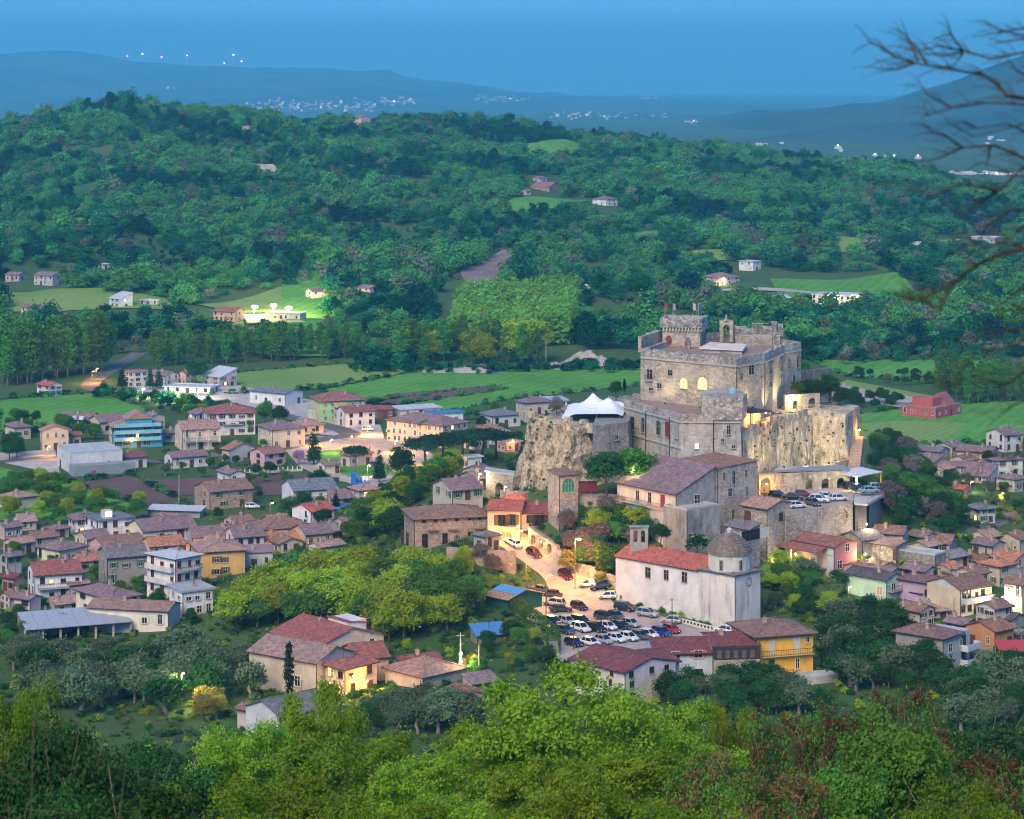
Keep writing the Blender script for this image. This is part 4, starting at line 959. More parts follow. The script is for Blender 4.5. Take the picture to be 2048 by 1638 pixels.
D = root_data[pal.name]
for s in (.25, .52, .9): MB().box(-1.1, 1.1, -.7, 0, -.12, .06).build('door_canopy', tiles(MORTAR_ROOF['brown']), pal, (D['L2'] * s, -.02, 4.6))
pan = house('porch_house', 'little hip roofed annex in front of the palazzo', 972, 1106, 25, 27, 33, 48, 'hip', 'R', (.42, .4, .37), 'grey', d=496, deep=5, chim=0, wl=1, wr=2, floors=1, frame=WOODF)
tw_ = thing('terrace_wall', 'pinkish terrace wall with a blue arched gate below the palazzo', 'wall', at(960, 1135, 490))
arch_wall(tw_, at(893, 1130, 494), at(1030, 1130, 489), 8, 15.7, .8, [(.37, 2.5, 5.4)], BRKM, 'wall_face')
c = at(947, 1136, 492.5); door(tw_, c + Vector((0, .35, -.5)) - tw_.location, 0, 2.6, 2.6, paint((.25, .35, .45), .6), True)
ha = house('arch_house', 'lamplit cream house with an archway over the street', 1040, 1090, 65, 30, 69, 8, 'gable', 'L', (.60, .48, .34), 'red', d=503, L2=9, deep=5, pitch=15, chim=0, frame=WOODF,
           wins=[z5(806, 342, 860, 412, shut='b'), z5(880, 337, 925, 408, shut='b'), z5(812, 452, 902, 560, arch=True, pane=plaster((.25, .17, .1)), frame=STONEF, sill=False)])
D = root_data[ha.name]
balcony(ha, 'L', D['L1'] * .12, D['L1'] * .6, 3.9, .9, plaster((.5, .42, .32)), IRON)
hb = house('street_house', 'cream house with dark red roof and double shutters left of the stone tower', 1043, 1064, 8, 60, 37, 76, 'gable', 'R', (.58, .52, .44), (.34, .09, .08), d=506, L1=9, deep=8, pitch=15, chim=1, frame=WOODF, wins=[z5(1003, 346, 1033, 394), z5(1052, 342, 1124, 414, shut='n')])
hc = house('roof_house', 'small red hipped roof peeping behind the street houses', 1050, 1020, 45, 20, 20, 30, 'hip', 'R', (.55, .48, .4), 'red', d=516, deep=8, chim=0)
A0, A1 = hit(1056, 1089, 400), hit(1113, 1121, 400)
aw = thing('arcade', 'lamplit arcade of blind arches along the upper street', 'arcade', A0)
arch_wall(aw, A0, A1, 10, A0.z + 3.6, 1.0, [(.18, 1.5, A0.z - 7.8), (.45, 1.5, A0.z - 8.3), (.75, 1.5, A0.z - 8.9)], VILM, 'wall_face', A1.z + 3.0)
MB().prism([(p.x + q, p.y + w) for p, q, w in ((A0, .3, 1.3), (A1, .3, 1.3), (A1, .8, 3), (A0, .8, 3))], 10, [A0.z + 3.4, A1.z + 2.8, A1.z + 2.8, A0.z + 3.4]).build('back_wall', plaster((.2, .17, .14)), aw, -aw.location)
sw = thing('street_wall', 'long rubble wall along the right side of the street', 'wall', at(1150, 1150, 480))
sp = [hit(x, y, 400) for x, y in ((1109, 1118), (1150, 1146), (1190, 1163), (1236, 1186))]
for a_, b_ in zip(sp[:-1], sp[1:]): parapet(sw, [a_[:2], b_[:2]], min(a_.z, b_.z) - 2, max(a_.z, b_.z) + 2.1, .6, VILM, 'wall_face', 47)

# ------------------------------------------------------------------ church
ch = house('church', 'white church nave with red roof beside the car park', 1402, 1251, 164, 40, 109, 43, 'gable', 'L', (.68, .66, .63), 'red', d=460, L2=9.5, deep=4, pitch=21, chim=0, oh=.35, cat='church', frame=STONEF, wallm=plaster((.62, .62, .61), .17),
           wins=[z6(652, 292, 686, 360), z6(778, 307, 810, 374), z6(902, 322, 935, 392), z6(478, 482, 490, 503)])
D = root_data[ch.name]
arch_wall_l = MB()
_loc0 = ch.location.copy()
bt = thing('bell_wall', None, None, (0, 0, 0)); bt.name = 'tmp'
bx = at(1278, 1092, 474); o = arch_wall(bt, (bx.x - 1.75, bx.y + .3), (bx.x + 1.75, bx.y - .3), bx.z + .7, bx.z + 3.7, .8, [(.3, .8, 2.4), (.72, .8, 2.4)], plaster((.33, .32, .30), .6), 'bell_gable')
o2_ = MB().obox((bx.x + .05, bx.y + .4, bx.z - 1.4), (.986, -.169, 0), (.169, .986, 0), (0, 0, 1), 1.77, .4, 2.1).box(bx.x - 1.95, bx.x + 1.95, bx.y - .35, bx.y + 1.1, bx.z + 3.7, bx.z + 3.9).build('bell_base', plaster((.33, .32, .30), .6))
mw = Matrix.LocRotScale(ch.location, ch.rotation_euler, None).inverted(); o.data.transform(mw); o.parent = ch; o2_.data.transform(mw); o2_.parent = ch
bpy.data.objects.remove(bt)
for s in (-.7, .7): link('bell', _cached(('bell',), lambda: MB().lathe((0, 0, 0), [(.33, 0), (.3, .1), (.2, .35), (.15, .5), (.03, .58)], 10).mesh('bell', [paint((.1, .09, .06), .5, .6)])), ch, mw @ Vector((bx.x + s, bx.y + .35, bx.z + 1.9)))
MB().box(-.05, .55, -.1, D['L1'], 0, 0).v
aps = house('church_apse', 'stained plaster apse block with stepped tile dome at the church end', 1470, 1259, 68, 57, 107, 43, 'hip', 'R', rc='grey', d=453.5, deep=4, pitch=9, chim=0, oh=.3, cat='chapel', wallm=stone((.56, .54, .5), (.52, .5, .46), (.56, .54, .51), .4, 0, .9, .5, .1))
D = root_data[aps.name]; L1, L2, h = D['L1'], D['L2'], D['h']
cxl = (L2 / 2, L1 / 2)
dm = MB().lathe((*cxl, h - .5), [(4.0, 0), (4.0, 3.7), (4.2, 3.75), (4.2, 3.95)], 20).build('drum', plaster((.56, .54, .5), .7), aps)
rng_ = []
zz = h + 3.45
for i in range(9):
    r0 = 4.3 * math.cos(i / 9 * 1.42); r1 = 4.3 * math.cos((i + 1) / 9 * 1.42)
    link('dome_ring', MB().lathe((0, 0, 0), [(r0 + .1, 0), (r0 + .1, .24), (max(.3, r1) - .05, .42)], 24).mesh('dome_ring', [stone((.27, .22, .185), (.15, .12, .10), (.1, .08, .07), 2.4, .15, .3, .8)]), aps, (*cxl, zz + i * .40 - .0))
MB().lathe((*cxl, zz + 3.7), [(.5, 0), (.5, .5), (.62, .55), (.1, .95)], 10).build('lantern', plaster((.5, .5, .52)), aps)
for ang in (-20, -75, 205): 
    a = R(ang) ; window(aps, (cxl[0] + 4.02 * math.sin(a) * -1 * -1, cxl[1] - 4.02 * math.cos(a), h + .6), a, .6, 1.9, STONEF, sill=False)
ring = MB(); n = 16
for i in range(n):
    a0 = 2 * math.pi * i / n; a1 = 2 * math.pi * (i + 1) / n
    ring.bar((.8 * math.cos(a0), 0, .8 * math.sin(a0)), (.8 * math.cos(a1), 0, .8 * math.sin(a1)), .22, .22)
p_, _ = on_edge(D['P']['C'], D['P']['R'], 1497, 1163)
ring.build('oculus', plaster((.3, .29, .28)), aps, Matrix.LocRotScale(aps.location, aps.rotation_euler, None).inverted() @ p_)
# low wall by the apse with openings
bwl = thing('church_parapet', 'low white balustrade wall at the foot of the church', 'wall', hit(1400, 1256, 400))
e0, e1 = hit(1352, 1244, 400), hit(1462, 1272, 400); n = 16
MB().bar((e0.x, e0.y, e0.z + .85), (e1.x, e1.y, e1.z + .85), .3, .18).bar((e0.x, e0.y, e0.z + .1), (e1.x, e1.y, e1.z + .1), .3, .3).build('rail', plaster((.6, .58, .55)), bwl, -bwl.location)
for i in range(n + 1): p = e0.lerp(e1, i / n); link('pier', _cached(('pier',), lambda: MB().box(-.14, .14, -.14, .14, .2, .8).mesh('pier', [plaster((.6, .58, .55))])), bwl, p - bwl.location)

# ------------------------------------------------------------------ upper car park
dk = thing('parking_deck', 'stone walled upper car park terrace below the curtain wall', 'terrace', at(1582, 1030, 490))
DP = [atz(1570, 1022, 24), atz(1640, 1014, 24), atz(1705, 1004, 24), atz(1708, 985, 24), atz(1690, 966, 24), atz(1560, 972, 24), atz(1535, 985, 24)]
rough_ring('deck_wall', [tuple(p[:2]) for p in DP], [12, 16, 20, 23.7], VILM, dk, None, 1.5, .06, 51, 0)
MB().prism(poly_local(dk, DP), 23.72 - dk.location.z, 23.95 - dk.location.z).build('deck', LOTM, dk)
DW0, DW1 = tuple(DP[0][:2]), tuple(DP[2][:2])
for q in ((786, 470, 822, 515), (903, 448, 925, 490)): x0, y0, x1, y1, _ = z4(*q); edge_win(dk, DW0, DW1, x0, y0, x1, y1, proud=.1, arch=True, frame=paint((.22, .08, .06)), pane=paint((.12, .05, .04), .8))
ar = thing('deck_arcade', 'low stone arcade with three arches behind the upper car park', 'arcade', atz(1610, 982, 24))
arch_wall(ar, atz(1518, 985, 23.9), atz(1700, 976, 23.9), 22, 27.6, .8, [(.08, 2.6, 5.0), (.55, 1.8, 4.2), (.73, 1.8, 4.2), (.9, 1.8, 4.2)], CURTM, 'wall_face')
MB().prism(poly_local(ar, [atz(1545, 978, 24), atz(1700, 974, 24), atz(1690, 966, 24), atz(1560, 968, 24)]), 27.65 - ar.location.z, 27.9 - ar.location.z).build('shelter_roof', paint((.2, .24, .28), .6), ar)
MB().prism(poly_local(ar, [atz(1518, 978, 24), atz(1705, 970, 24), atz(1705, 966, 24), atz(1518, 972, 24)]), 22 - ar.location.z, 26.8 - ar.location.z).build('back_wall', CURTM, ar)
d2 = thing('side_deck', 'small concrete deck projecting over the slope with cars on it', 'terrace', atz(1740, 1000, 23))
DQ = [atz(1708, 1006, 23.6), atz(1735, 1008, 23.6), atz(1779, 984, 23.6), atz(1768, 968, 23.6), atz(1700, 972, 23.6)]
MB().prism(poly_local(d2, DQ), .2, .62).build('slab', CONC, d2)
MB().prism(poly_local(d2, [atz(1710, 1003, 23.6), atz(1733, 1004, 23.6), atz(1731, 985, 23.6), atz(1708, 985, 23.6)]), -9, .2).build('pier', plaster((.33, .29, .25), .8), d2)
MB().prism(poly_local(d2, [atz(1738, 1002, 23.6), atz(1774, 982, 23.6), atz(1768, 976, 23.6), atz(1734, 990, 23.6)]), -9, .2).build('pier', plaster((.22, .22, .21), .8), d2)
railing(d2, [loc_of(d2, p) + Vector((0, 0, .62 - loc_of(d2, p).z)) for p in (DQ[0], DQ[1], DQ[2], DQ[3])], 1.0, METAL)
cn = thing('car_canopy', 'pale roofed car canopy on yellow posts', 'canopy', atz(1716, 978, 24))
CQ = [atz(1660, 972, 24), atz(1713, 982, 24), atz(1765, 972, 24), atz(1722, 962, 24)]
pk = sum((Vector(loc_of(cn, p)) for p in CQ), Vector()) / 4; hz = 2.9
vs = [(*loc_of(cn, p)[:2], hz) for p in CQ] + [(*loc_of(cn, p)[:2], hz + .2) for p in CQ] + [(pk.x, pk.y, hz + .9)]
MB().add(vs, [(4, 5, 8), (5, 6, 8), (6, 7, 8), (7, 4, 8), (3, 2, 1, 0)] + [(i, (i + 1) % 4, 4 + (i + 1) % 4, 4 + i) for i in range(4)]).build('roof', paint((.5, .56, .58), .5), cn)
for p in CQ: MB().box(-.13, .13, -.13, .13, -1, hz).build('post', paint((.55, .42, .1), .6), cn, Vector((*((loc_of(cn, p) - pk) * .93 + pk)[:2], 0)))
# ------------------------------------------------------------------ village houses
# right of the church
pk_ = house('pink_house', 'pink gabled house with red roof and flowered terrace right of the church', 1668, 1162, 128, 52, 68, 48, 'gable', 'L', (.5, .19, .21), (.33, .13, .10), deep=6, pitch=17, frame=WHITEF,
            wins=[z4(915, 652, 940, 700), z4(866, 760, 893, 810), z4(560, 690, 600, 740), z4(690, 690, 720, 745), z4(650, 775, 672, 812), z4(800, 668, 828, 720)], chim=0)
D = root_data[pk_.name]; h = D['h']
MB().box(-.07, -.003, .05, D['L1'], -5, h).build('front_wall', plaster((.62, .48, .38), .4), pk_)
MB().box(-.09, -.075, .05, 1.6, -5, h).build('corner_strip', plaster((.5, .56, .62), .4), pk_)
MB().box(-3.3, -.1, 1.8, D['L1'] - .5, h * .32, h * .32 + .25).build('terrace', CONC, pk_)
for y in (2.0, D['L1'] * .45, D['L1'] - .8): MB().box(-3.2, -2.9, y, y + .3, -4, h - 1.15).build('post', plaster((.6, .5, .42)), pk_)
MB().add([(-3.7, 1.4, h - 1.15), (-3.7, D['L1'], h - 1.15), (.1, D['L1'], h - .2), (.1, 1.4, h - .2), (-3.7, 1.4, h - 1.0), (-3.7, D['L1'], h - 1.0), (.1, D['L1'], h - .05), (.1, 1.4, h - .05)], [(0, 1, 2, 3), (4, 7, 6, 5), (0, 4, 5, 1), (0, 3, 7, 4), (1, 5, 6, 2)]).build('porch_roof', tiles((.33, .13, .1), 'Y'), pk_)
railing(pk_, [(-3.2, D['L1'] - .5, h * .32 + .25), (-3.2, 1.9, h * .32 + .25)], .9)
H = house
H('stone_house', 'grey tiled stone house just right of the pink gable', 1725, 1115, 14, 48, 34, 60, 'gable', 'R', rc='grey', wallm=VILM, L1=7, wr=2, floors=1, frame=WOODF, deep=6)
H('stone_house', 'pale stone house with long ridge of brown tiles above the grey tiled house', 1806, 1100, 56, 10, 31, 20, 'gable', 'L', rc='brown', wallm=plaster((.5, .44, .36), .6), L2=6, wl=1, floors=1, deep=6)
H('stone_shed', 'rubble stone shed with pinkish lean roof below the brown ridge', 1792, 1128, 43, 24, 35, 40, 'shed', 'L', rc='pink', wallm=RUBM, chim=0, pitch=8, wins=[z4(1220, 690, 1240, 760, isdoor=True)], deep=6)
H('ruined_house', 'roofless dark stone ruin with flat grey slabs', 1870, 1150, 76, 28, 38, 40, 'flat', 'L', rc=(.4, .43, .43), wallm=stone((.3, .28, .26), (.15, .14, .13), (.2, .18, .17), 2.2), chim=0, oh=.1, deep=6,
  wins=[z4(1310, 762, 1335, 815, pane=DARKV, frame=STONEF), z4(1365, 765, 1385, 835, pane=DARKV, frame=STONEF), z4(1412, 780, 1436, 815, pane=DARKV, frame=STONEF)])
H('brown_house', 'low dark brown roof right of the stone ruin', 1900, 1108, 80, 20, 20, 22, 'gable', 'L', (.34, .3, .27), 'brown', L2=7, wl=3, floors=1, deep=6)
gh = H('green_house', 'mint green house with dark grey roof and balcony', 1773, 1208, 72, 40, 47, 46, 'gable', 'L', (.40, .58, .46), 'dark', wins=[z4(1115, 925, 1148, 978, pane=paint((.5, .25, .2)), frame=WHITEF), z4(1205, 905, 1230, 960)], frame=WHITEF, deep=5)
balcony(gh, 'R', .3, root_data[gh.name]['L2'] - .3, 2.4, 1.2)
H('mauve_roof_house', 'house with mauve roof peeping behind the mint green house', 1782, 1172, 62, 24, 26, 42, 'gable', 'L', (.42, .3, .36), 'mauve', deep=6)
lh = H('lilac_house', 'lilac plastered house with brown roof beside the mint green one', 1887, 1215, 82, 32, 44, 42, 'hip', 'L', (.45, .32, .44), (.2, .13, .12), wins=[z4(1418, 945, 1440, 985), z4(1568, 925, 1588, 980)], frame=WOODF, deep=5)
balcony(lh, 'R', .2, root_data[lh.name]['L2'] - .2, 2.5, 1.0)
bl = H('long_house', 'long pale house with brown roof and two storeys of balconies', 1921, 1235, 14, 72, 55, 56, 'gable', 'R', (.5, .54, .54), (.26, .14, .1), L1=9, wr=5, deep=5, frame=WOODF)
balcony(bl, 'R', .4, root_data[bl.name]['L2'] - .4, 2.6, 1.2, solid=plaster((.45, .5, .52)))
MB().box(-.06, -.003, 0, root_data[bl.name]['L1'], -4, root_data[bl.name]['h']).build('end_wall', plaster((.6, .5, .34)), bl)
H('red_roof_shed', 'small bright red roof between the lilac house and the ruin', 1900, 1160, 27, 27, 22, 45, 'gable', 'R', (.45, .36, .3), 'orange', deep=6, chim=0)
H('brown_house', 'wide brown roof right of the small red roof', 1965, 1150, 48, 30, 26, 45, 'gable', 'L', (.42, .38, .34), (.25, .13, .1), wl=2, wr=2, floors=1, deep=6)
H('tin_shed', 'low shed with dark red metal roof in front of the mint green house', 1745, 1250, 44, 48, 26, 44, 'hip', 'R', rc='maroon', wallm=VILM, chim=0, pitch=12, wr=1, floors=1)
fr_ = H('corner_house', 'grey stone and plaster house with white corner balconies at lower right', 1886, 1350, 83, 46, 73, 40, 'hip', 'L', (.42, .41, .38), (.24, .14, .12), deep=6, wins=[z4(1565, 1285, 1588, 1335), z4(1635, 1255, 1650, 1300)], frame=WHITEF)
D = root_data[fr_.name]; bo = MB().box(D['L2'] + .05, D['L2'] + 4.2, .6, 7, -6, D['h'] - .2).build('wing', plaster((.45, .46, .46)), fr_)
MB().box(-.06, -.003, .05, D['L1'], -6, D['h'] - .05).build('side_wall', stone((.36, .33, .3), (.28, .26, .23), (.3, .28, .25), 3.0, 0, .3, 2.0), fr_)
for z_ in (.6, 3.2): balcony(fr_, 'R', D['L2'] - .2, D['L2'] + 4.6, z_, 1.5, solid=plaster((.5, .53, .56)))
door(fr_, (D['L2'] + 2, .58, .65), 0, 1.1, 2.1, SHUT['n']); door(fr_, (D['L2'] + 2, .58, 3.25), 0, 1.1, 2.1, SHUT['n'])
H('orange_house', 'orange house with terracotta roof at the right edge', 1990, 1305, 48, 45, 42, 50, 'gable', 'R', (.5, .24, .1), (.32, .16, .1), wl=2, wr=2, floors=1, deep=5)
aw2 = thing('red_awning', 'red awning roof at the right edge below the orange house', 'awning', hit(2015, 1320, 380))
MB().add([(-2, -2, 2.2), (6, -3, 2.0), (6, 2, 3.0), (-2, 2, 3.0), (-2, -2, 2.3), (6, -3, 2.1), (6, 2, 3.1), (-2, 2, 3.1)], [(0, 1, 2, 3), (4, 7, 6, 5), (0, 4, 5, 1), (0, 3, 7, 4)]).build('canopy', paint((.4, .05, .05), .6), aw2)
for x, y in ((-1.8, -1.8), (5.6, -2.6), (-1.8, 1.8), (5.6, 1.8)): MB().box(x - .06, x + .06, y - .06, y + .06, -.5, 2.3).build('post', METAL, aw2)
H('edge_house', 'terracotta roof half hidden by twigs at the right edge', 2030, 1165, 40, 40, 45, 45, 'gable', 'L', (.48, .4, .34), 'orange', wl=2, wr=2, deep=6)
H('edge_house', 'tall grey house at the far right edge behind the glowing bush', 2045, 1240, 30, 40, 70, 45, 'gable', 'L', (.4, .38, .36), 'brown', wl=2, wr=2, deep=6)
H('edge_house', 'dark roofed house at the right edge above the orange one', 2025, 1260, 50, 30, 20, 40, 'gable', 'L', (.4, .36, .33), 'dark', deep=6)
# far right quarter
FRQ = [
 (1880, 922, 48, 24, 18, 35, 'gable', 'L', (.42, .36, .3), 'grey', 'grey roofed farm shed behind the wooded slope'),
 (1905, 915, 30, 30, 20, 45, 'gable', 'R', (.46, .42, .34), 'mauve', 'beige house with mauve roof next to the grey farm shed'),
 (1985, 925, 66, 20, 20, 25, 'gable', 'L', (.5, .36, .28), 'mauve', 'long peach house with dark roof and orange garage door'),
 (2010, 905, 28, 40, 34, 60, 'gable', 'R', (.62, .6, .56), 'mauve', 'white house with balcony at the right edge of the far quarter'),
 (1990, 955, 8, 60, 34, 70, 'hip', 'R', (.66, .65, .6), 'mauve', 'white house with green shutters at the right edge'),
 (1940, 952, 55, 14, 18, 25, 'gable', 'L', (.55, .42, .44), 'mauve', 'low pinkish house left of the green shuttered house'),
 (1975, 968, 46, 30, 14, 35, 'shed', 'L', (.5, .46, .44), 'mauve', 'long lean-to roof below the pinkish house'),
 (1925, 996, 36, 22, 17, 45, 'gable', 'L', (.42, .14, .12), 'red', 'small house with bright red roof beside the street lamp'),
 (1960, 1047, 22, 34, 28, 62, 'hip', 'R', (.6, .6, .58), 'slate', 'little white house with slate roof below the wooded slope'),
 (1868, 940, 30, 22, 15, 45, 'shed', 'L', (.36, .32, .3), 'mauve', 'patched shed roofs left of the pinkish house')]
for i, (x, y, a, b, hp, th, rf, rg, wc, rc, lb) in enumerate(FRQ):
    H('far_quarter_house', lb, x, y, a, b, hp, th, rf, rg, wc, rc, wl=2, wr=2 if b > 20 else 1, floors=2 if hp > 26 else 1, group='houses of the quarter behind the wooded slope', shut='g' if 'green shutters' in lb else None, deep=2)
rf_ = H('red_factory', 'low red factory with stepped roofs in the right hand meadow', 1872, 838, 62, 64, 20, 40, 'flat', 'L', (.45, .10, .10), (.3, .2, .2), wl=5, wr=4, floors=1, cat='factory', oh=.05, chim=0)
D = root_data[rf_.name]
MB().box(3, D['L2'] * .5, 3, D['L1'] * .8, D['h'], D['h'] + 3).build('upper_storey', plaster((.42, .1, .1)), rf_)
MB().add([(D['L2'] * .55, 1, D['h']), (D['L2'] - 1, 1, D['h']), (D['L2'] - 1, 9, D['h']), (D['L2'] * .55, 9, D['h']), (D['L2'] * .55, 5, D['h'] + 4), (D['L2'] - 1, 5, D['h'] + 4)], [(0, 1, 5, 4), (2, 3, 4, 5), (0, 4, 3), (1, 2, 5)]).build('gable_roof', tiles((.35, .12, .11)), rf_)
# ---- in front of the car park
yl = H('yellow_house', 'bright yellow two storey house with brown hipped roof in front of the church', 1513, 1348, 54, 118, 75, 72, 'hip', 'R', (.74, .42, .05), (.27, .15, .12), d=418, L1=11, deep=7, pitch=16, oh=.7, frame=WHITEF, chim=1,
       wins=[z4(436, 1262, 470, 1350, isdoor=True, mat=paint((.5, .48, .42))), z4(590, 1240, 628, 1330, isdoor=True, mat=paint((.5, .48, .42))), z4(668, 1238, 690, 1275), z4(436, 1388, 466, 1465, isdoor=True, mat=SHUT['n']), z4(604, 1375, 624, 1440), z4(205, 1215, 228, 1260, isdoor=True, mat=SHUT['o']), z4(285, 1245, 315, 1290)])
D = root_data[yl.name]; balcony(yl, 'R', .2, D['L2'] - .1, 3.05, 1.0, plaster((.55, .42, .2)), IRON)
MB().box(-1.2, 6.5, -5.0, -.05, -7, -.5).build('terrace', plaster((.5, .53, .55), .6), yl)
MB().box(6.6, D['L2'] + 3, -4.0, -.05, -7, -.2).build('terrace', plaster((.42, .45, .46), .6), yl)
gb = H('blue_grey_house', 'pale blue grey house with burgundy roof between tree tops and yellow house', 1311, 1372, 30, 118, 64, 84, 'gable', 'R', (.46, .52, .58), 'maroon', d=416, L1=11, L2=10.2, deep=6, pitch=14, chim=0, frame=WHITEF,
       wins=[z6(832, 862, 885, 918), z6(985, 858, 1040, 905, shut='o'), z6(985, 982, 1042, 1010)])
wg = H('wooden_gallery', 'brown timber gallery over rough stone wall left of the yellow house', 1426, 1372, 4, 90, 80, 84, 'gable', 'R', (.42, .44, .46), 'maroon', d=416.5, L1=10, L2=8, deep=6, pitch=12, chim=1, frame=WHITEF, wins=[z6(1150, 975, 1185, 1030)])
D = root_data[wg.name]
MB().box(.05, D['L2'], -1.2, -.02, D['h'] - 4.4, D['h'] - 2.2).build('stone_parapet', stone((.42, .36, .29), (.28, .24, .2), (.3, .27, .23), 2.6), wg)
MB().box(4.2, D['L2'], -1.15, -.03, -6, D['h'] - 4.6).build('stone_wall', stone((.42, .36, .29), (.28, .24, .2), (.3, .27, .23), 2.6), wg)
MB().box(.05, D['L2'], -1.1, -.02, D['h'] - 2.2, D['h'] - .1).build('timber_gallery', paint((.04, .03, .03), .7), wg)
for i in range(5): window(wg, (.9 + i * 1.45, -1.12, D['h'] - 1.85), 0, .6, 1.2, WOODF, paint((.12, .14, .16), .3), sill=False)
H('burgundy_roof_house', 'wide burgundy roof half hidden behind the bright green tree', 1250, 1385, 105, 112, 40, 48, 'gable', 'L', (.6, .56, .52), 'maroon', d=398, L1=13, L2=12, wl=2, wr=3, deep=6, chim=0, pitch=13)
H('porch_house', 'lower burgundy porch roof in front of the blue grey house', 1262, 1372, 60, 100, 36, 60, 'gable', 'R', (.6, .56, .52), 'maroon', d=404, wr=2, floors=1, deep=6, chim=0, pitch=12)
gs = H('green_shed', 'dark green gabled shed with blue striped metal roof', 1017, 1226, 46, 68, 26, 46, 'gable', 'L', (.02, .10, .075), (.42, .26, .17), deep=4, chim=0, pitch=15, cat='shed', wallm=paint((.015, .09, .07), .6))
D = root_data[gs.name]
_t = math.tan(R(15)); _z = lambda x: D['h'] + x * _t + .24
MB().add([(D['L2'] * q, s, _z(D['L2'] * q)) for q, s in ((.22, -.3), (.22, D['L1'] + .3), (.49, D['L1'] + .3), (.49, -.3))], [(0, 1, 2, 3)]).build('roof_panel', paint((.08, .3, .55), .5), gs)
bs = H('blue_lean_to', 'small lean-to shed with bright blue roof below the hedge', 955, 1290, 14, 60, 18, 70, 'shed', 'R', (.2, .2, .18), 'blue', deep=3, chim=0, pitch=16, L1=4, cat='shed')
# ---- front left group
H('tall_red_roof_house', 'cream house with long red roof and red flue left of centre', 640, 1345, 106, 142, 52, 50, 'gable', 'L', (.6, .5, .38), (.36, .11, .09), d=425, L1=15, L2=14, deep=6, pitch=17, wr=3, chim=1)
D = root_data[list(root_data)[-1]]; o_ = bpy.data.objects[list(root_data)[-1]]
MB().box(8.2, 12.5, 3.2, 9, D['h'] - .5, D['h'] + 2.6).build('dormer', plaster((.66, .63, .6), .3), o_); MB().add([(8, 3, D['h'] + 2.6), (12.9, 3, D['h'] + 1.9), (12.9, 9.2, D['h'] + 1.9), (8, 9.2, D['h'] + 2.6), (8, 3, D['h'] + 2.8), (12.9, 3, D['h'] + 2.1), (12.9, 9.2, D['h'] + 2.1), (8, 9.2, D['h'] + 2.8)], [(0, 3, 2, 1), (4, 5, 6, 7), (0, 1, 5, 4), (3, 7, 6, 2), (0, 4, 7, 3), (1, 2, 6, 5)]).build('dormer_roof', tiles((.36, .11, .09), 'Y'), o_)
MB().tube([(13, 4, D['h'] - .5), (13, 4, D['h'] + 3)], .22, 8).build('flue', paint((.3, .04, .03), .6), o_)
hg = H('tile_roof_house', 'house with speckled brown tile roof behind the cypress', 633, 1402, 146, 34, 76, 36, 'gable', 'L', (.5, .43, .34), (.33, .22, .19), d=412, L2=10, deep=6, pitch=20, wins=[(590, 1352, 600, 1372)], chim=0, wr=2)
hs = H('lit_stair_house', 'warm lit house with outside staircase at the centre of the front group', 690, 1400, 42, 60, 62, 42, 'hip', 'R', (.62, .48, .3), (.38, .13, .1), d=410, deep=6, wl=2, wr=2, chim=0, frame=WOODF)
D = root_data[hs.name]
for i in range(9): MB().box(-1.4, -.05, 1 + i * .5, 1.55 + i * .5, -5, .3 + i * .3).build('step', plaster((.6, .5, .38)), hs)
H('orange_lit_house', 'orange lamplit plaster house behind the outside staircase', 712, 1384, 14, 64, 66, 70, 'gable', 'R', (.58, .4, .24), (.36, .12, .09), d=420, L1=9, deep=6, wins=[z3(0, 0, 1, 1)] and [(741, 1335, 748, 1347)], chim=0)
H('hip_roof_house', 'grey plaster house with large pinkish hipped roof near the lamp pole', 846, 1395, 80, 82, 41, 46, 'hip', 'R', (.42, .39, .35), (.36, .21, .17), d=412, deep=6, pitch=20, chim=0)
H('lean_roof', 'low mauve roof extension right of the pinkish hipped roof', 945, 1392, 20, 52, 24, 60, 'shed', 'R', (.42, .38, .34), 'mauve', d=412, deep=6, chim=0, pitch=14)
H('red_roof_shed', 'dark red roof at the foot of the pinkish hipped house', 905, 1432, 34, 78, 30, 60, 'gable', 'L', (.42, .36, .32), (.33, .1, .08), d=398, deep=6, chim=0, pitch=18)
H('small_roof_house', 'small maroon roof with white chimney behind the hipped house', 800, 1345, 16, 80, 20, 65, 'gable', 'R', (.58, .56, .52), (.26, .1, .09), d=428, deep=6, chim=1)
H('slate_roof_house', 'house with slate grey gabled roof behind the foreground trees', 560, 1480, 78, 46, 46, 48, 'gable', 'R', (.5, .53, .55), (.19, .185, .2), d=372, L2=10, deep=8, pitch=20, chim=0)
H('slate_roof_annex', 'brown roofed annex left of the slate roof', 520, 1462, 50, 20, 36, 40, 'gable', 'L', (.5, .48, .44), 'brown', d=378, deep=8, chim=0)
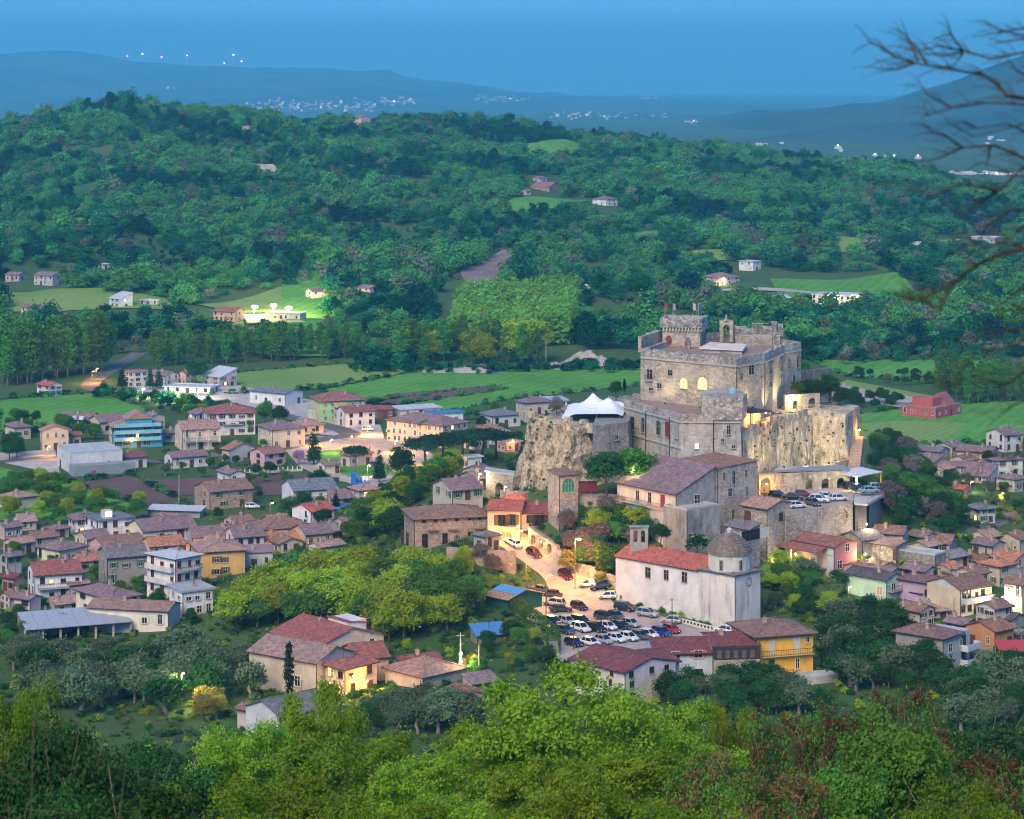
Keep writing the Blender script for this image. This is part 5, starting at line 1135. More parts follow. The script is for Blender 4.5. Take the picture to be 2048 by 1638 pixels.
# ---- left town, lower part
zb = Z((0, 1000), 2.695)
LT = [
 (401, 1160, 32, 86, 46, 72, 'hip', 'R', (.58, .36, .12), 'pink', dict(wins=[zb(1157, 305, 1180, 335), zb(1203, 307, 1222, 335), zb(1155, 372, 1182, 400), zb(1203, 362, 1224, 395)], pitch=14), 'ochre yellow house with pinkish hipped roof above the tree mass'),
 (351, 1198, 66, 45, 66, 42, 'hip', 'R', (.66, .64, .6), 'lgrey', dict(wl=3, wr=3, floors=3, pitch=9, frame=paint((.3, .08, .06))), 'white three storey house with red shutters and balconies'),
 (70, 1204, 41, 88, 44, 70, 'gable', 'R', (.6, .6, .6), (.36, .12, .1), dict(wl=2, wr=4, L1=10), 'white house with bright red roof near the left edge'),
 (222, 1242, 88, 52, 36, 48, 'hip', 'R', (.6, .55, .42), 'mauve', dict(wl=2, wr=2), 'pale yellow house under a dark pyramid roof'),
 (336, 1262, 165, 16, 33, 12, 'gable', 'L', (.6, .56, .48), (.33, .2, .16), dict(wl=5, floors=1, L2=7, pitch=16), 'long low cream house with pinkish roof'),
 (366, 1238, 36, 56, 44, 60, 'flat', 'R', (.62, .63, .64), (.35, .37, .4), dict(wl=2, wr=3), 'modern white flat roofed house beside the trees'),
 (206, 1128, 42, 78, 28, 62, 'gable', 'R', (.58, .33, .34), 'brown', dict(wl=2, wr=2, L1=9), 'pink house with brown roof in the left town'),
 (300, 1134, 14, 64, 34, 70, 'gable', 'R', (.6, .42, .28), 'orange', dict(wr=3, L1=8), 'lamplit orange house above the white three storey house'),
 (215, 1178, 28, 76, 52, 68, 'gable', 'R', (.26, .23, .22), 'grey', dict(wl=1, wr=3, L1=9), 'dark grey unplastered house with sagging roof'),
 (120, 1132, 54, 44, 26, 40, 'hip', 'R', (.6, .56, .4), 'mauve', dict(wl=3, wr=2, floors=1), 'pale yellow bungalow with dark roof at the left'),
 (60, 1240, 36, 16, 34, 30, 'gable', 'L', (.6, .42, .42), 'mauve', dict(wl=2), 'pale pink house low on the left edge'),
 (28, 1188, 28, 16, 26, 35, 'gable', 'L', (.36, .2, .22), 'maroon', dict(wl=2, floors=1), 'wine red house at the left edge'),
 (150, 1074, 22, 54, 28, 66, 'hip', 'R', (.6, .6, .6), 'mauve', dict(wl=2, wr=2), 'white house with mauve hipped roof on the left'),
 (200, 1084, 42, 60, 34, 56, 'flat', 'R', (.62, .64, .66), (.16, .18, .22), dict(wl=3, wr=3), 'white modern house with dark flat roof and lit roof cabin'),
 (286, 1092, 66, 100, 24, 62, 'gable', 'R', (.62, .58, .48), 'mauve', dict(wl=3, wr=5, floors=1, L1=11), 'long cream house with mauve roof in the left town'),
 (455, 1088, 24, 66, 22, 66, 'hip', 'R', (.5, .45, .4), 'brown', dict(wr=3, floors=1), 'brown hipped roof house next to the white long roof'),
 (530, 1088, 36, 88, 24, 66, 'hip', 'R', (.6, .55, .42), 'brown', dict(wl=2, wr=4, floors=1), 'cream house with broad brown hipped roof'),
 (385, 1106, 12, 90, 26, 74, 'gable', 'R', (.4, .36, .36), 'mauve', dict(wr=3, L1=9, floors=1), 'mauve roof row between the orange and ochre houses'),
 (470, 1118, 18, 56, 36, 70, 'gable', 'R', (.42, .42, .44), 'mauve', dict(wl=1, wr=3, L1=9), 'blue grey house with mauve roof above the ochre house'),
 (522, 1110, 6, 86, 18, 74, 'gable', 'R', (.5, .4, .34), 'orange', dict(wr=3, L1=10, floors=1), 'orange red roof at the edge of the tree mass'),
 (612, 1096, 20, 52, 22, 64, 'gable', 'R', (.55, .38, .26), 'mauve', dict(wr=3, floors=1, L1=9), 'house with mauve roof and orange wall by the trees'),
 (622, 1058, 42, 44, 28, 50, 'gable', 'R', (.64, .64, .62), 'red', dict(wl=2, wr=2), 'white house with red gabled roof below the villa'),
 (470, 1140, 6, 74, 28, 80, 'flat', 'R', (.4, .42, .45), (.3, .2, .2), dict(wr=3, floors=1, L1=7), 'low grey annex right of the ochre house'),
 (15, 1150, 20, 24, 30, 50, 'gable', 'R', (.36, .34, .36), 'grey', dict(wl=1, wr=2), 'grey roofed cottage behind the left edge twigs'),
 (10, 1080, 24, 30, 20, 50, 'gable', 'R', (.42, .32, .3), 'mauve', dict(wr=2, floors=1), 'mauve cottage at the far left edge'),
 (70, 1096, 28, 40, 16, 55, 'gable', 'R', (.45, .38, .34), 'brown', dict(wr=2, floors=1), 'low brown cottage on the far left'),
 (110, 1078, 20, 24, 16, 50, 'hip', 'R', (.45, .38, .36), 'mauve', dict(wr=1, floors=1), 'tiny mauve roofed cottage left of the white houses')]
for x, y, a, b, hp, th, rf, rg, wc, rc, kw_, lb in LT:
    kw_ = dict(kw_); kw_.setdefault('chim', 1); o = H('town_house', lb, x, y, a, b, hp * 1.2, th, rf, rg, tuple(min(.78, q * 1.15) for q in wc), rc, group='houses of the lower left town', deep=2.5, **kw_)
    D = root_data[o.name]
    if 'three storey' in lb:
        for zf in (.34, .67): balcony(o, 'L', .3, D['L1'] - .3, D['h'] * zf, 1.0, solid=plaster((.6, .58, .55))); balcony(o, 'R', .3, D['L2'] - .3, D['h'] * zf, 1.0)
    if 'bright red roof near' in lb: balcony(o, 'R', .5, D['L2'] - .5, D['h'] * .5, 1.3)
    if 'roof cabin' in lb: MB().box(2, 4.2, 2, 4, D['h'] + .1, D['h'] + 2.1).build('roof_cabin', plaster((.55, .5, .45)), o); MB().box(2.3, 3.9, 1.9, 1.98, D['h'] + .6, D['h'] + 1.8).build('lit_window', LITP, o)
for i, (x, y, a, b, hp, th, rf, rg, wc, rc, lb) in enumerate((
 (30, 1112, 30, 34, 24, 48, 'gable', 'R', (.55, .42, .4), 'pink', 'rose cottage behind the pale yellow bungalow'), (175, 1100, 34, 40, 22, 55, 'gable', 'R', (.52, .46, .4), 'mauve', 'mauve roofed house left of the pink house'), (250, 1120, 26, 40, 26, 60, 'gable', 'R', (.5, .4, .36), 'brown', 'brown roof squeezed behind the grey house'),
 (330, 1112, 24, 46, 22, 62, 'hip', 'R', (.56, .5, .4), 'mauve', 'mauve hipped roof above the lamplit house'), (420, 1108, 28, 40, 22, 58, 'gable', 'R', (.5, .42, .38), 'pink', 'pink tiled roof between the mauve roofs'), (560, 1108, 30, 44, 20, 60, 'gable', 'L', (.52, .46, .42), 'brown', 'brown gable next to the orange red roof'),
 (575, 1078, 30, 36, 20, 55, 'gable', 'R', (.55, .48, .42), 'mauve', 'mauve gable behind the broad brown roof'), (110, 1160, 30, 36, 28, 50, 'gable', 'R', (.5, .46, .44), 'mauve', 'mauve roofed house right of the bright red roof'), (20, 1222, 26, 30, 26, 50, 'gable', 'R', (.5, .44, .42), 'brown', 'brown cottage at the lower left edge'),
 (290, 1165, 24, 34, 30, 55, 'gable', 'R', (.45, .38, .34), 'mauve', 'narrow mauve house left of the three storey house'), (440, 1082, 22, 30, 18, 55, 'hip', 'R', (.55, .5, .44), 'maroon', 'dark red shed roof behind the long cream house'), (690, 1070, 26, 36, 22, 58, 'gable', 'R', (.5, .42, .36), 'mauve', 'mauve house at the corner of the slope wood'),
 (470, 1062, 26, 36, 18, 55, 'gable', 'R', (.52, .46, .4), 'brown', 'brown roof behind the hipped row of the left town'), (360, 1072, 30, 30, 16, 50, 'gable', 'L', (.5, .48, .46), 'grey', 'grey roof behind the long cream house'), (140, 1200, 26, 34, 30, 55, 'gable', 'R', (.55, .5, .46), 'pink', 'cream house under pink tiles right of the red roof house'))):
    H('town_house', lb, x, y, a, b, hp, th, rf, rg, wc, rc, group='houses of the lower left town', deep=2.5, wl=2, wr=2, floors=2 if hp > 25 else 1)
for i, (x, y, a, b, hp, th, rf, rg, wc, rc, lb) in enumerate((
 (1850, 1178, 40, 30, 34, 46, 'gable', 'L', (.5, .46, .42), 'mauve', 'mauve roof wedged behind the lilac house'), (1950, 1190, 36, 34, 40, 48, 'gable', 'R', (.52, .44, .38), 'brown', 'brown roofed house behind the long balcony house'), (2000, 1175, 34, 40, 42, 50, 'hip', 'R', (.5, .42, .36), 'orange', 'terracotta hipped roof near the right edge'),
 (1840, 1260, 40, 36, 36, 46, 'gable', 'L', (.46, .42, .4), 'brown', 'brown roof below the lilac house'), (1990, 1262, 30, 40, 44, 52, 'gable', 'R', (.55, .5, .42), 'brown', 'cream house left of the orange one'), (1930, 1290, 34, 30, 40, 46, 'gable', 'L', (.5, .46, .42), 'mauve', 'mauve roofed house above the corner house'),
 (1855, 1120, 30, 30, 26, 46, 'gable', 'R', (.45, .4, .36), 'pink', 'pink tiled cottage above the stone ruin'), (2040, 1110, 40, 30, 30, 46, 'gable', 'R', (.48, .42, .38), 'brown', 'brown roof at the right edge below the dry field'), (1985, 1120, 34, 30, 28, 46, 'gable', 'L', (.5, .44, .4), 'mauve', 'mauve roof left of the right edge brown roof'),
 (1935, 940, 30, 26, 18, 46, 'gable', 'R', (.55, .5, .46), 'brown', 'brown roofed house between peach house and pinkish house'), (2030, 985, 30, 30, 26, 50, 'hip', 'R', (.58, .55, .5), 'mauve', 'pale house below the green shuttered house'), (1890, 955, 24, 24, 16, 46, 'gable', 'R', (.5, .42, .4), 'pink', 'pink tiled hut beside the patched sheds'))):
    H('village_house', lb, x, y, a, b, hp, th, rf, rg, wc, rc, group='houses of the right hand village', deep=5, wl=2, wr=2, floors=2 if hp > 30 else 1)
def small_row(pts, where, group, deep=3):
    r = random.Random(len(pts)); cols = [('tan', (.42, .27, .19)), ('dusty pink', (.42, .27, .23)), ('mauve', (.27, .19, .19)), ('terracotta', (.42, .19, .12)), ('grey', (.26, .24, .24))]
    for i, (x, y) in enumerate(sorted(pts)):
        nm, c = r.choice(cols); wc = r.choice([(.62, .58, .5), (.64, .62, .6), (.6, .5, .38), (.58, .46, .44), (.5, .47, .43)])
        H('small_house', 'house with %s roof, %s from left among small houses %s' % (nm, ['first', 'second', 'third', 'fourth', 'fifth', 'sixth', 'seventh', 'eighth', 'ninth', 'tenth', 'eleventh', 'twelfth', 'thirteenth', 'fourteenth', 'fifteenth', 'sixteenth'][i], where), x, y, r.randint(18, 32), r.randint(26, 46), r.randint(15, 26), r.randint(44, 66), r.choice(['gable', 'hip', 'gable']), r.choice('RRL'), wc, c, wl=1, wr=2, floors=1, group=group, deep=deep)
small_row([(40, 1062), (160, 1145), (320, 1070), (545, 1066), (650, 1085), (180, 1228), (110, 1228), (640, 1118)], 'of the left town', 'small houses of the left town')
small_row([(30, 880), (150, 930), (200, 870), (300, 860), (460, 925), (600, 870), (700, 935), (460, 975), (650, 950), (720, 1000), (330, 885), (880, 865), (950, 900), (20, 1020)], 'of the middle town', 'small houses of the middle town')
small_row([(1845, 1205), (1900, 1140), (1960, 1225), (2020, 1140), (1800, 1240), (1925, 1175), (1975, 1095), (1850, 1090), (2035, 1290), (1860, 1240), (1720, 1165), (1760, 1160)], 'of the right village', 'small houses of the right village', 6)
gsh = thing('long_shed', 'long open shed with pale metal roof at lower left', 'shed', hit(55, 1292, 380))
c0 = hit(50, 1290, 380); c1 = hit(262, 1268, 380); Ls = (c1 - c0).length; dv = (c1 - c0).normalized(); gsh.location = c0; gsh.rotation_euler = (0, 0, math.atan2(dv.y, dv.x))
for i in range(7): MB().box(-.2, .2, -.2, .2, -2, 3.0).build('post', plaster((.42, .38, .34)), gsh, (i * Ls / 6.02, 0, 0))
for i in range(8): MB().add([(0, -1, 3.0), (Ls / 8 - .05, -1, 3.0), (Ls / 8 - .05, 9, 4.4), (0, 9, 4.4), (0, -1, 3.15), (Ls / 8 - .05, -1, 3.15), (Ls / 8 - .05, 9, 4.55), (0, 9, 4.55)], [(0, 1, 2, 3), (7, 6, 5, 4), (0, 4, 5, 1), (1, 5, 6, 2), (0, 3, 7, 4)]).build('roof_sheet', paint((.3, .34, .38), .6), gsh, (i * Ls / 8, 0, 0))
MB().box(0, Ls, 8.6, 8.8, -2, 4.2).build('back_wall', plaster((.3, .28, .27)), gsh)
# ---- left town, middle part
za = Z((0, 700), 3.2)
MT = [
 (98, 794, 30, 22, 22, 45, 'gable', 'L', (.64, .64, .64), 'red', {}, 'small white house with red roof alone below the poplars'),
 (268, 776, 25, 26, 30, 50, 'flat', 'R', (.62, .6, .58), (.3, .2, .18), dict(wl=2, wr=2, floors=3), 'white three storey block beside the dark pines'),
 (330, 772, 40, 24, 20, 40, 'gable', 'L', (.55, .53, .52), 'mauve', dict(wl=3, wr=2), 'house with mauve roofs and a turret behind the pines'),
 (372, 770, 18, 16, 22, 45, 'gable', 'R', (.5, .42, .4), (.33, .13, .1), {}, 'narrow house with red roof behind the pines'),
 (420, 788, 95, 20, 11, 15, 'flat', 'L', (.6, .6, .6), (.45, .5, .54), dict(L2=9, wl=5, floors=1), 'long low white shop with glowing front'),
 (440, 775, 40, 30, 20, 45, 'shed', 'L', (.42, .4, .4), 'lgrey', {}, 'grey storage shed behind the low white shop'),
 (570, 812, 76, 32, 24, 35, 'gable', 'L', (.64, .66, .66), 'slate', dict(wl=3, floors=1, pitch=9), 'white shed with dark blue roof in the green field'),
 (180, 856, 74, 14, 16, 14, 'gable', 'L', (.45, .38, .36), 'mauve', dict(wl=5, floors=1, L2=9), 'long farmhouse with brown roof and white dormers'),
 (84, 902, 10, 50, 40, 72, 'gable', 'L', (.6, .5, .34), 'pink', dict(wl=1, wr=3), 'cream gabled house near the left edge of the middle town'),
 (134, 895, 8, 26, 24, 70, 'gable', 'R', (.5, .4, .34), (.3, .13, .1), dict(wr=2, floors=1), 'side wing with red roof right of the cream gabled house'),
 (225, 897, 16, 96, 42, 74, 'hip', 'R', (.08, .36, .52), 'pink', dict(wr=5, wl=2, floors=3), 'bright turquoise blue house with terracotta roof'),
 (142, 948, 48, 96, 40, 66, 'flat', 'R', (.55, .58, .58), (.42, .46, .47), dict(wr=2, floors=1, oh=.02), 'grey white factory hall beside the ploughed plot'),
 (250, 938, 18, 40, 22, 60, 'gable', 'R', (.64, .64, .64), (.26, .09, .11), dict(wr=2, floors=1), 'small white house with wine red roof next to the factory'),
 (345, 938, 22, 66, 22, 62, 'gable', 'R', (.6, .6, .6), 'mauve', dict(wl=1, wr=3, floors=1), 'white bungalow with grey mauve roof'),
 (365, 902, 12, 72, 42, 70, 'gable', 'R', (.58, .5, .42), 'pink', dict(wl=2, wr=3, L1=11), 'unfinished beige house with open balconies and pink roof'),
 (418, 872, 4, 90, 44, 76, 'hip', 'R', (.66, .65, .63), (.34, .13, .11), dict(wr=5, floors=3, L1=13, wl=2), 'big white three storey house with red hipped roof'),
 (395, 855, 22, 28, 26, 50, 'gable', 'L', (.5, .45, .42), 'mauve', {}, 'mauve roofed house touching the big white house'),
 (545, 898, 36, 62, 38, 62, 'hip', 'R', (.58, .5, .4), 'mauve', dict(wl=3, wr=3), 'beige house with mauve hipped roof by the square'),
 (530, 935, 34, 38, 26, 50, 'gable', 'R', (.58, .4, .42), (.36, .17, .14), dict(wl=1, wr=2), 'pink house with terracotta roofs beside the judas tree'),
 (420, 1020, 40, 80, 36, 60, 'gable', 'R', (.42, .34, .27), 'brown', dict(wl=1, wr=2, wallm=BRKM), 'old stone farmhouse with brown roof and arched door'),
 (588, 1022, 18, 84, 40, 68, 'gable', 'R', (.64, .66, .66), 'slate', dict(wl=2, wr=4, L1=11), 'white villa with slate blue gabled roof'),
 (400, 1036, 108, 14, 13, 10, 'shed', 'L', (.3, .28, .28), 'lgrey', dict(wl=0, L2=5, pitch=5), 'low grey greenhouse shed behind the left town'),
 (662, 1012, 6, 56, 14, 74, 'gable', 'R', (.5, .4, .4), 'mauve', dict(wr=3, floors=1, L1=9), 'low mauve roofs right of the white villa'),
 (650, 1030, 6, 60, 8, 74, 'flat', 'R', (.3, .4, .55), (.05, .2, .45), dict(L1=7), 'blue sheet roofed shed right of the white villa'),
 (640, 845, 8, 88, 42, 72, 'hip', 'R', (.28, .55, .25), (.34, .14, .12), dict(wr=5, floors=3, L1=13, wl=2), 'green and yellow three storey house with red roof'),
 (690, 855, 20, 58, 30, 66, 'gable', 'R', (.64, .62, .6), (.28, .12, .11), dict(wl=1, wr=3), 'white shop building with brown roof terrace'),
 (746, 838, 3, 40, 18, 76, 'flat', 'R', (.2, .08, .07), (.28, .1, .09), dict(wr=4, floors=1, L1=8), 'dark red pavilion beside the white shop'),
 (800, 836, 20, 80, 16, 66, 'flat', 'R', (.6, .62, .62), (.5, .53, .56), dict(wr=3, floors=1), 'low white market hall behind the long cream building'),
 (860, 852, 10, 66, 24, 72, 'flat', 'R', (.64, .64, .64), (.06, .2, .4), dict(wr=3, floors=1), 'white hall with blue roof edge behind the long building'),
 (886, 896, 117, 46, 44, 38, 'hip', 'L', (.62, .52, .38), 'mauve', dict(wl=11, wr=4, floors=3, L2=12), 'long cream three storey building with many windows'),
 (985, 856, 24, 56, 24, 62, 'hip', 'R', (.6, .58, .54), 'slate', dict(wl=2, wr=3, floors=1), 'white house with slate roof left of the cliff'),
 (955, 874, 8, 36, 16, 70, 'gable', 'R', (.64, .64, .64), (.36, .16, .14), dict(wr=2, floors=1), 'small white house with red roof left of the cliff'),
 (985, 890, 18, 42, 24, 58, 'gable', 'L', (.62, .58, .6), (.36, .18, .16), dict(wl=1, wr=2), 'white gabled house with pink roof next to the pines'),
 (1012, 905, 20, 30, 18, 50, 'flat', 'R', (.5, .35, .36), (.4, .25, .25), dict(wr=2, floors=1), 'low pink terrace house at the foot of the cliff'),
 (1050, 830, 18, 56, 24, 64, 'hip', 'R', (.56, .46, .36), 'mauve', dict(wl=2, wr=3, floors=1), 'cream house with purple brown hipped roof behind the cliff'),
 (935, 940, 10, 28, 24, 66, 'flat', 'R', (.6, .62, .64), (.5, .52, .54), dict(wr=2, floors=1), 'small white building by the stone pines'),
 (636, 838, 22, 10, 22, 30, 'flat', 'L', (.5, .5, .5), (.45, .45, .45), dict(wl=2, floors=1), 'low grey annex left of the green house'),
 (1075, 815, 6, 60, 12, 78, 'flat', 'R', (.4, .3, .26), (.4, .46, .5), dict(wr=3, floors=1, L1=10), 'flat pale roof behind the white marquee')]
for x, y, a, b, hp, th, rf, rg, wc, rc, kw_, lb in MT:
    kw_ = dict(kw_); kw_.setdefault('wl', 2); kw_.setdefault('wr', 2); kw_.setdefault('chim', 1 if rf in ('gable', 'hip') else 0)
    nm = 'shed' if 'shed' in lb else ('factory' if 'factory' in lb else 'town_house')
    o = H(nm, lb, x, y, a, b, hp, th, rf, rg, wc, rc, group='buildings of the middle town', deep=2, **kw_)
    D = root_data[o.name]; L1, L2, h = D['L1'], D['L2'], D['h']
    if 'turquoise' in lb:
        MB().box(L2 * .28, L2 * .8, .6, L1 * .9, h, h + 2.2).build('upper_storey', plaster((.08, .36, .52)), o)
        MB().add([(L2 * .25, .2, h + 2.2), (L2 * .83, .2, h + 2.2), (L2 * .83, L1, h + 2.2), (L2 * .25, L1, h + 2.2), (L2 * .54, .2, h + 4.4), (L2 * .54, L1, h + 4.4)], [(0, 4, 5, 3), (4, 1, 2, 5), (0, 1, 4), (3, 5, 2)]).build('upper_roof', tiles(MORTAR_ROOF['pink']), o)
        for zf in (.36, .7, 1.02): balcony(o, 'R', .5, L2 - .5, h * zf, 1.2, solid=plaster((.2, .5, .6)))
        MB().box(-.05, -.003, 0, L1, -2, h).build('side_wall', plaster((.6, .6, .58)), o)
    if 'factory hall' in lb: MB().box(-.5, L2 + 2.5, -5, -.1, -2, h * .5).build('front_block', plaster((.24, .28, .3)), o)
    if 'green and yellow' in lb:
        MB().box(L2 * .3, L2 * .62, -.06, -.003, -2, h - .2).build('yellow_bay', plaster((.6, .55, .25)), o); MB().box(-.06, -.003, 0, L1, -2, h - .2).build('side_wall', plaster((.58, .58, .3)), o)
        for zf in (.36, .69): balcony(o, 'R', L2 * .3, L2 * .62, h * zf, 1.1)
    if 'open balconies' in lb:
        for zf in (.45,): balcony(o, 'R', .3, L2 - .1, h * zf, 1.6); 
        for q in range(4): MB().box(.4 + q * (L2 - .9) / 3, .65 + q * (L2 - .9) / 3, -1.6, -1.35, -1, h).build('pillar', plaster((.58, .5, .42)), o)
    if 'white villa' in lb or 'big white three' in lb:
        balcony(o, 'R', L2 * .3, L2 * .75, h * .5, 1.1)
    if 'white dormers' in lb:
        for q in range(4): MB().box(-1.0, .8, L1 * (.15 + .2 * q), L1 * (.15 + .2 * q) + 1.6, h, h + 1.1).build('dormer', plaster((.66, .66, .66)), o)
ks = thing('blue_kiosk', 'blue inflatable castle with white bumps in the park', 'inflatable', hit(722, 968, 400))
MB().box(-2.6, 2.4, -1.5, 2, 0, .7).box(-2.6, -1.2, -1.5, 2, .7, 3.0).build('base', paint((.02, .15, .5), .5), ks)
for x in (-.4, .9, 2.0): MB().lathe((x, 0, .7), [(.6, 0), (.75, .5), (.5, 1.2), (.1, 1.5)], 10).build('tube', paint((.7, .72, .75) if x > 0 else (.02, .2, .55), .5), ks)
# ---- houses on the hill
HL = [
 (722, 250, 16, 18, 14, 45, 'gable', 'L', (.6, .5, .5), 'red', 'pink house with red roof on the ridge'),
 (498, 262, 14, 8, 9, 30, 'flat', 'L', (.5, .45, .42), (.5, .5, .5), 'small box house just under the ridge'),
 (1098, 384, 36, 24, 10, 30, 'gable', 'L', (.45, .3, .3), (.36, .16, .15), 'long red roofed farm on the hillside'),
 (1080, 366, 14, 14, 10, 45, 'hip', 'R', (.5, .4, .4), 'mauve', 'small house behind the red roofed farm'),
 (1052, 390, 10, 10, 8, 45, 'gable', 'R', (.55, .42, .42), 'red', 'tiny annex left of the red roofed farm'),
 (1212, 412, 26, 24, 13, 45, 'hip', 'R', (.7, .7, .68), 'mauve', 'white villa among cypresses on the hillside'),
 (1506, 542, 26, 18, 18, 40, 'flat', 'L', (.72, .72, .7), (.5, .5, .5), 'white balconied villa above the roofed hamlet'),
 (1450, 570, 40, 32, 14, 45, 'hip', 'R', (.55, .45, .44), (.3, .2, .2), 'pink walled hamlet house beside the road'),
 (1430, 575, 18, 16, 10, 45, 'gable', 'R', (.5, .42, .42), 'pink', 'low house on the left of the hamlet'),
 (1700, 612, 72, 26, 20, 25, 'flat', 'L', (.62, .6, .58), (.5, .52, .54), 'long white shed with two bright lamps on the slope'),
 (1560, 616, 24, 26, 18, 45, 'gable', 'R', (.6, .58, .54), 'lgrey', 'pale warehouse left of the long white shed'),
 (105, 572, 42, 18, 20, 30, 'gable', 'L', (.45, .42, .44), 'mauve', 'grey house on the lower left slope'),
 (38, 562, 30, 10, 12, 25, 'gable', 'L', (.45, .4, .42), 'mauve', 'low mauve house at the left edge of the slope'),
 (205, 540, 10, 12, 11, 50, 'flat', 'R', (.66, .68, .68), (.6, .6, .6), 'little white cube house in the trees'),
 (240, 616, 26, 22, 18, 45, 'shed', 'L', (.5, .52, .56), 'lgrey', 'unfinished grey house with slanted roof'),
 (300, 612, 22, 14, 10, 40, 'flat', 'L', (.42, .42, .44), (.55, .56, .56), 'flat pale roof next to the unfinished house'),
 (78, 634, 40, 12, 18, 25, 'gable', 'L', (.55, .52, .52), (.34, .16, .15), 'long white house with red roof on the lower left'),
 (110, 632, 26, 10, 12, 25, 'gable', 'L', (.42, .3, .3), (.33, .18, .17), 'reddish annex right of the long white house'),
 (470, 644, 46, 16, 20, 25, 'gable', 'L', (.62, .42, .25), (.38, .15, .1), 'lamplit orange house beside the floodlit pitch'),
 (625, 600, 16, 32, 16, 60, 'gable', 'R', (.55, .48, .48), 'mauve', 'pinkish house above the floodlit pitch'),
 (740, 585, 26, 18, 8, 40, 'gable', 'L', (.5, .42, .44), 'mauve', 'low house among dark trees right of the pitch'),
 (1905, 490, 40, 20, 8, 30, 'flat', 'L', (.5, .5, .52), (.55, .55, .58), 'pale low farm behind the twigs on the right'),
 (1990, 488, 42, 20, 12, 30, 'flat', 'L', (.52, .5, .52), (.6, .6, .62), 'long pale building behind the twigs on the right'),
 (1835, 498, 16, 10, 8, 40, 'shed', 'L', (.16, .17, .2), 'lgrey', 'small dark barn behind the twigs'),
 (1325, 582, 20, 10, 6, 30, 'gable', 'L', (.6, .6, .6), 'white', 'white roofed stall beside the hillside road'),
 (1180, 578, 26, 10, 5, 20, 'flat', 'L', (.6, .6, .62), (.6, .6, .62), 'low white wall like shed in the woods')]
for x, y, a, b, hp, th, rf, rg, wc, rc, lb in HL:
    p = hit(x, y, 980)
    H('hill_house', lb, x, y, a, b, hp, th, rf, rg, wc, rc, d=p.y, wl=max(1, a // 10), wr=max(1, b // 12), floors=2 if hp > 12 else 1, group='houses scattered on the hill', detail=False, deep=4, chim=0)
H('clubhouse', 'floodlit white clubhouse beside the sports pitch', 600, 642, 70, 20, 14, 20, 'flat', 'L', (.7, .66, .5), (.6, .58, .5), wl=6, floors=1, L2=7, d=hit(600, 642, 980).y, detail=False, deep=3)
# gravel works behind the fields
for i, (x, y, w_, hh, lb) in enumerate(((1175, 728, 110, 26, 'large pale spoil heap of the gravel works'), (940, 742, 190, 9, 'long low spoil heap beside the field'), (1120, 735, 70, 10, 'small spoil heap in front of the large one'))):
    p = hit(x, y, 700); k = p.y / F; t_ = thing('spoil_heap', lb, 'heap', p, 0, 'spoil heaps of the gravel works')
    b = MB(); nx = 22; ny = 8; vs = []
    for j in range(ny):
        for i2 in range(nx):
            u = i2 / (nx - 1) * 2 - 1; v = j / (ny - 1) * 2 - 1
            z = hh * k * max(0, 1 - abs(u + .15 * i) ** 1.5) * max(0, 1 - v * v) * (1 + .5 * mnoise.noise(Vector((u * 4, v * 3, i * 5.0))))
            vs.append((u * w_ * k / 2, v * 8, z - .1))
    b.add(vs, [(j * nx + q, j * nx + q + 1, (j + 1) * nx + q + 1, (j + 1) * nx + q) for j in range(ny - 1) for q in range(nx - 1)])
    b.build('heap', GRAVEL, t_)
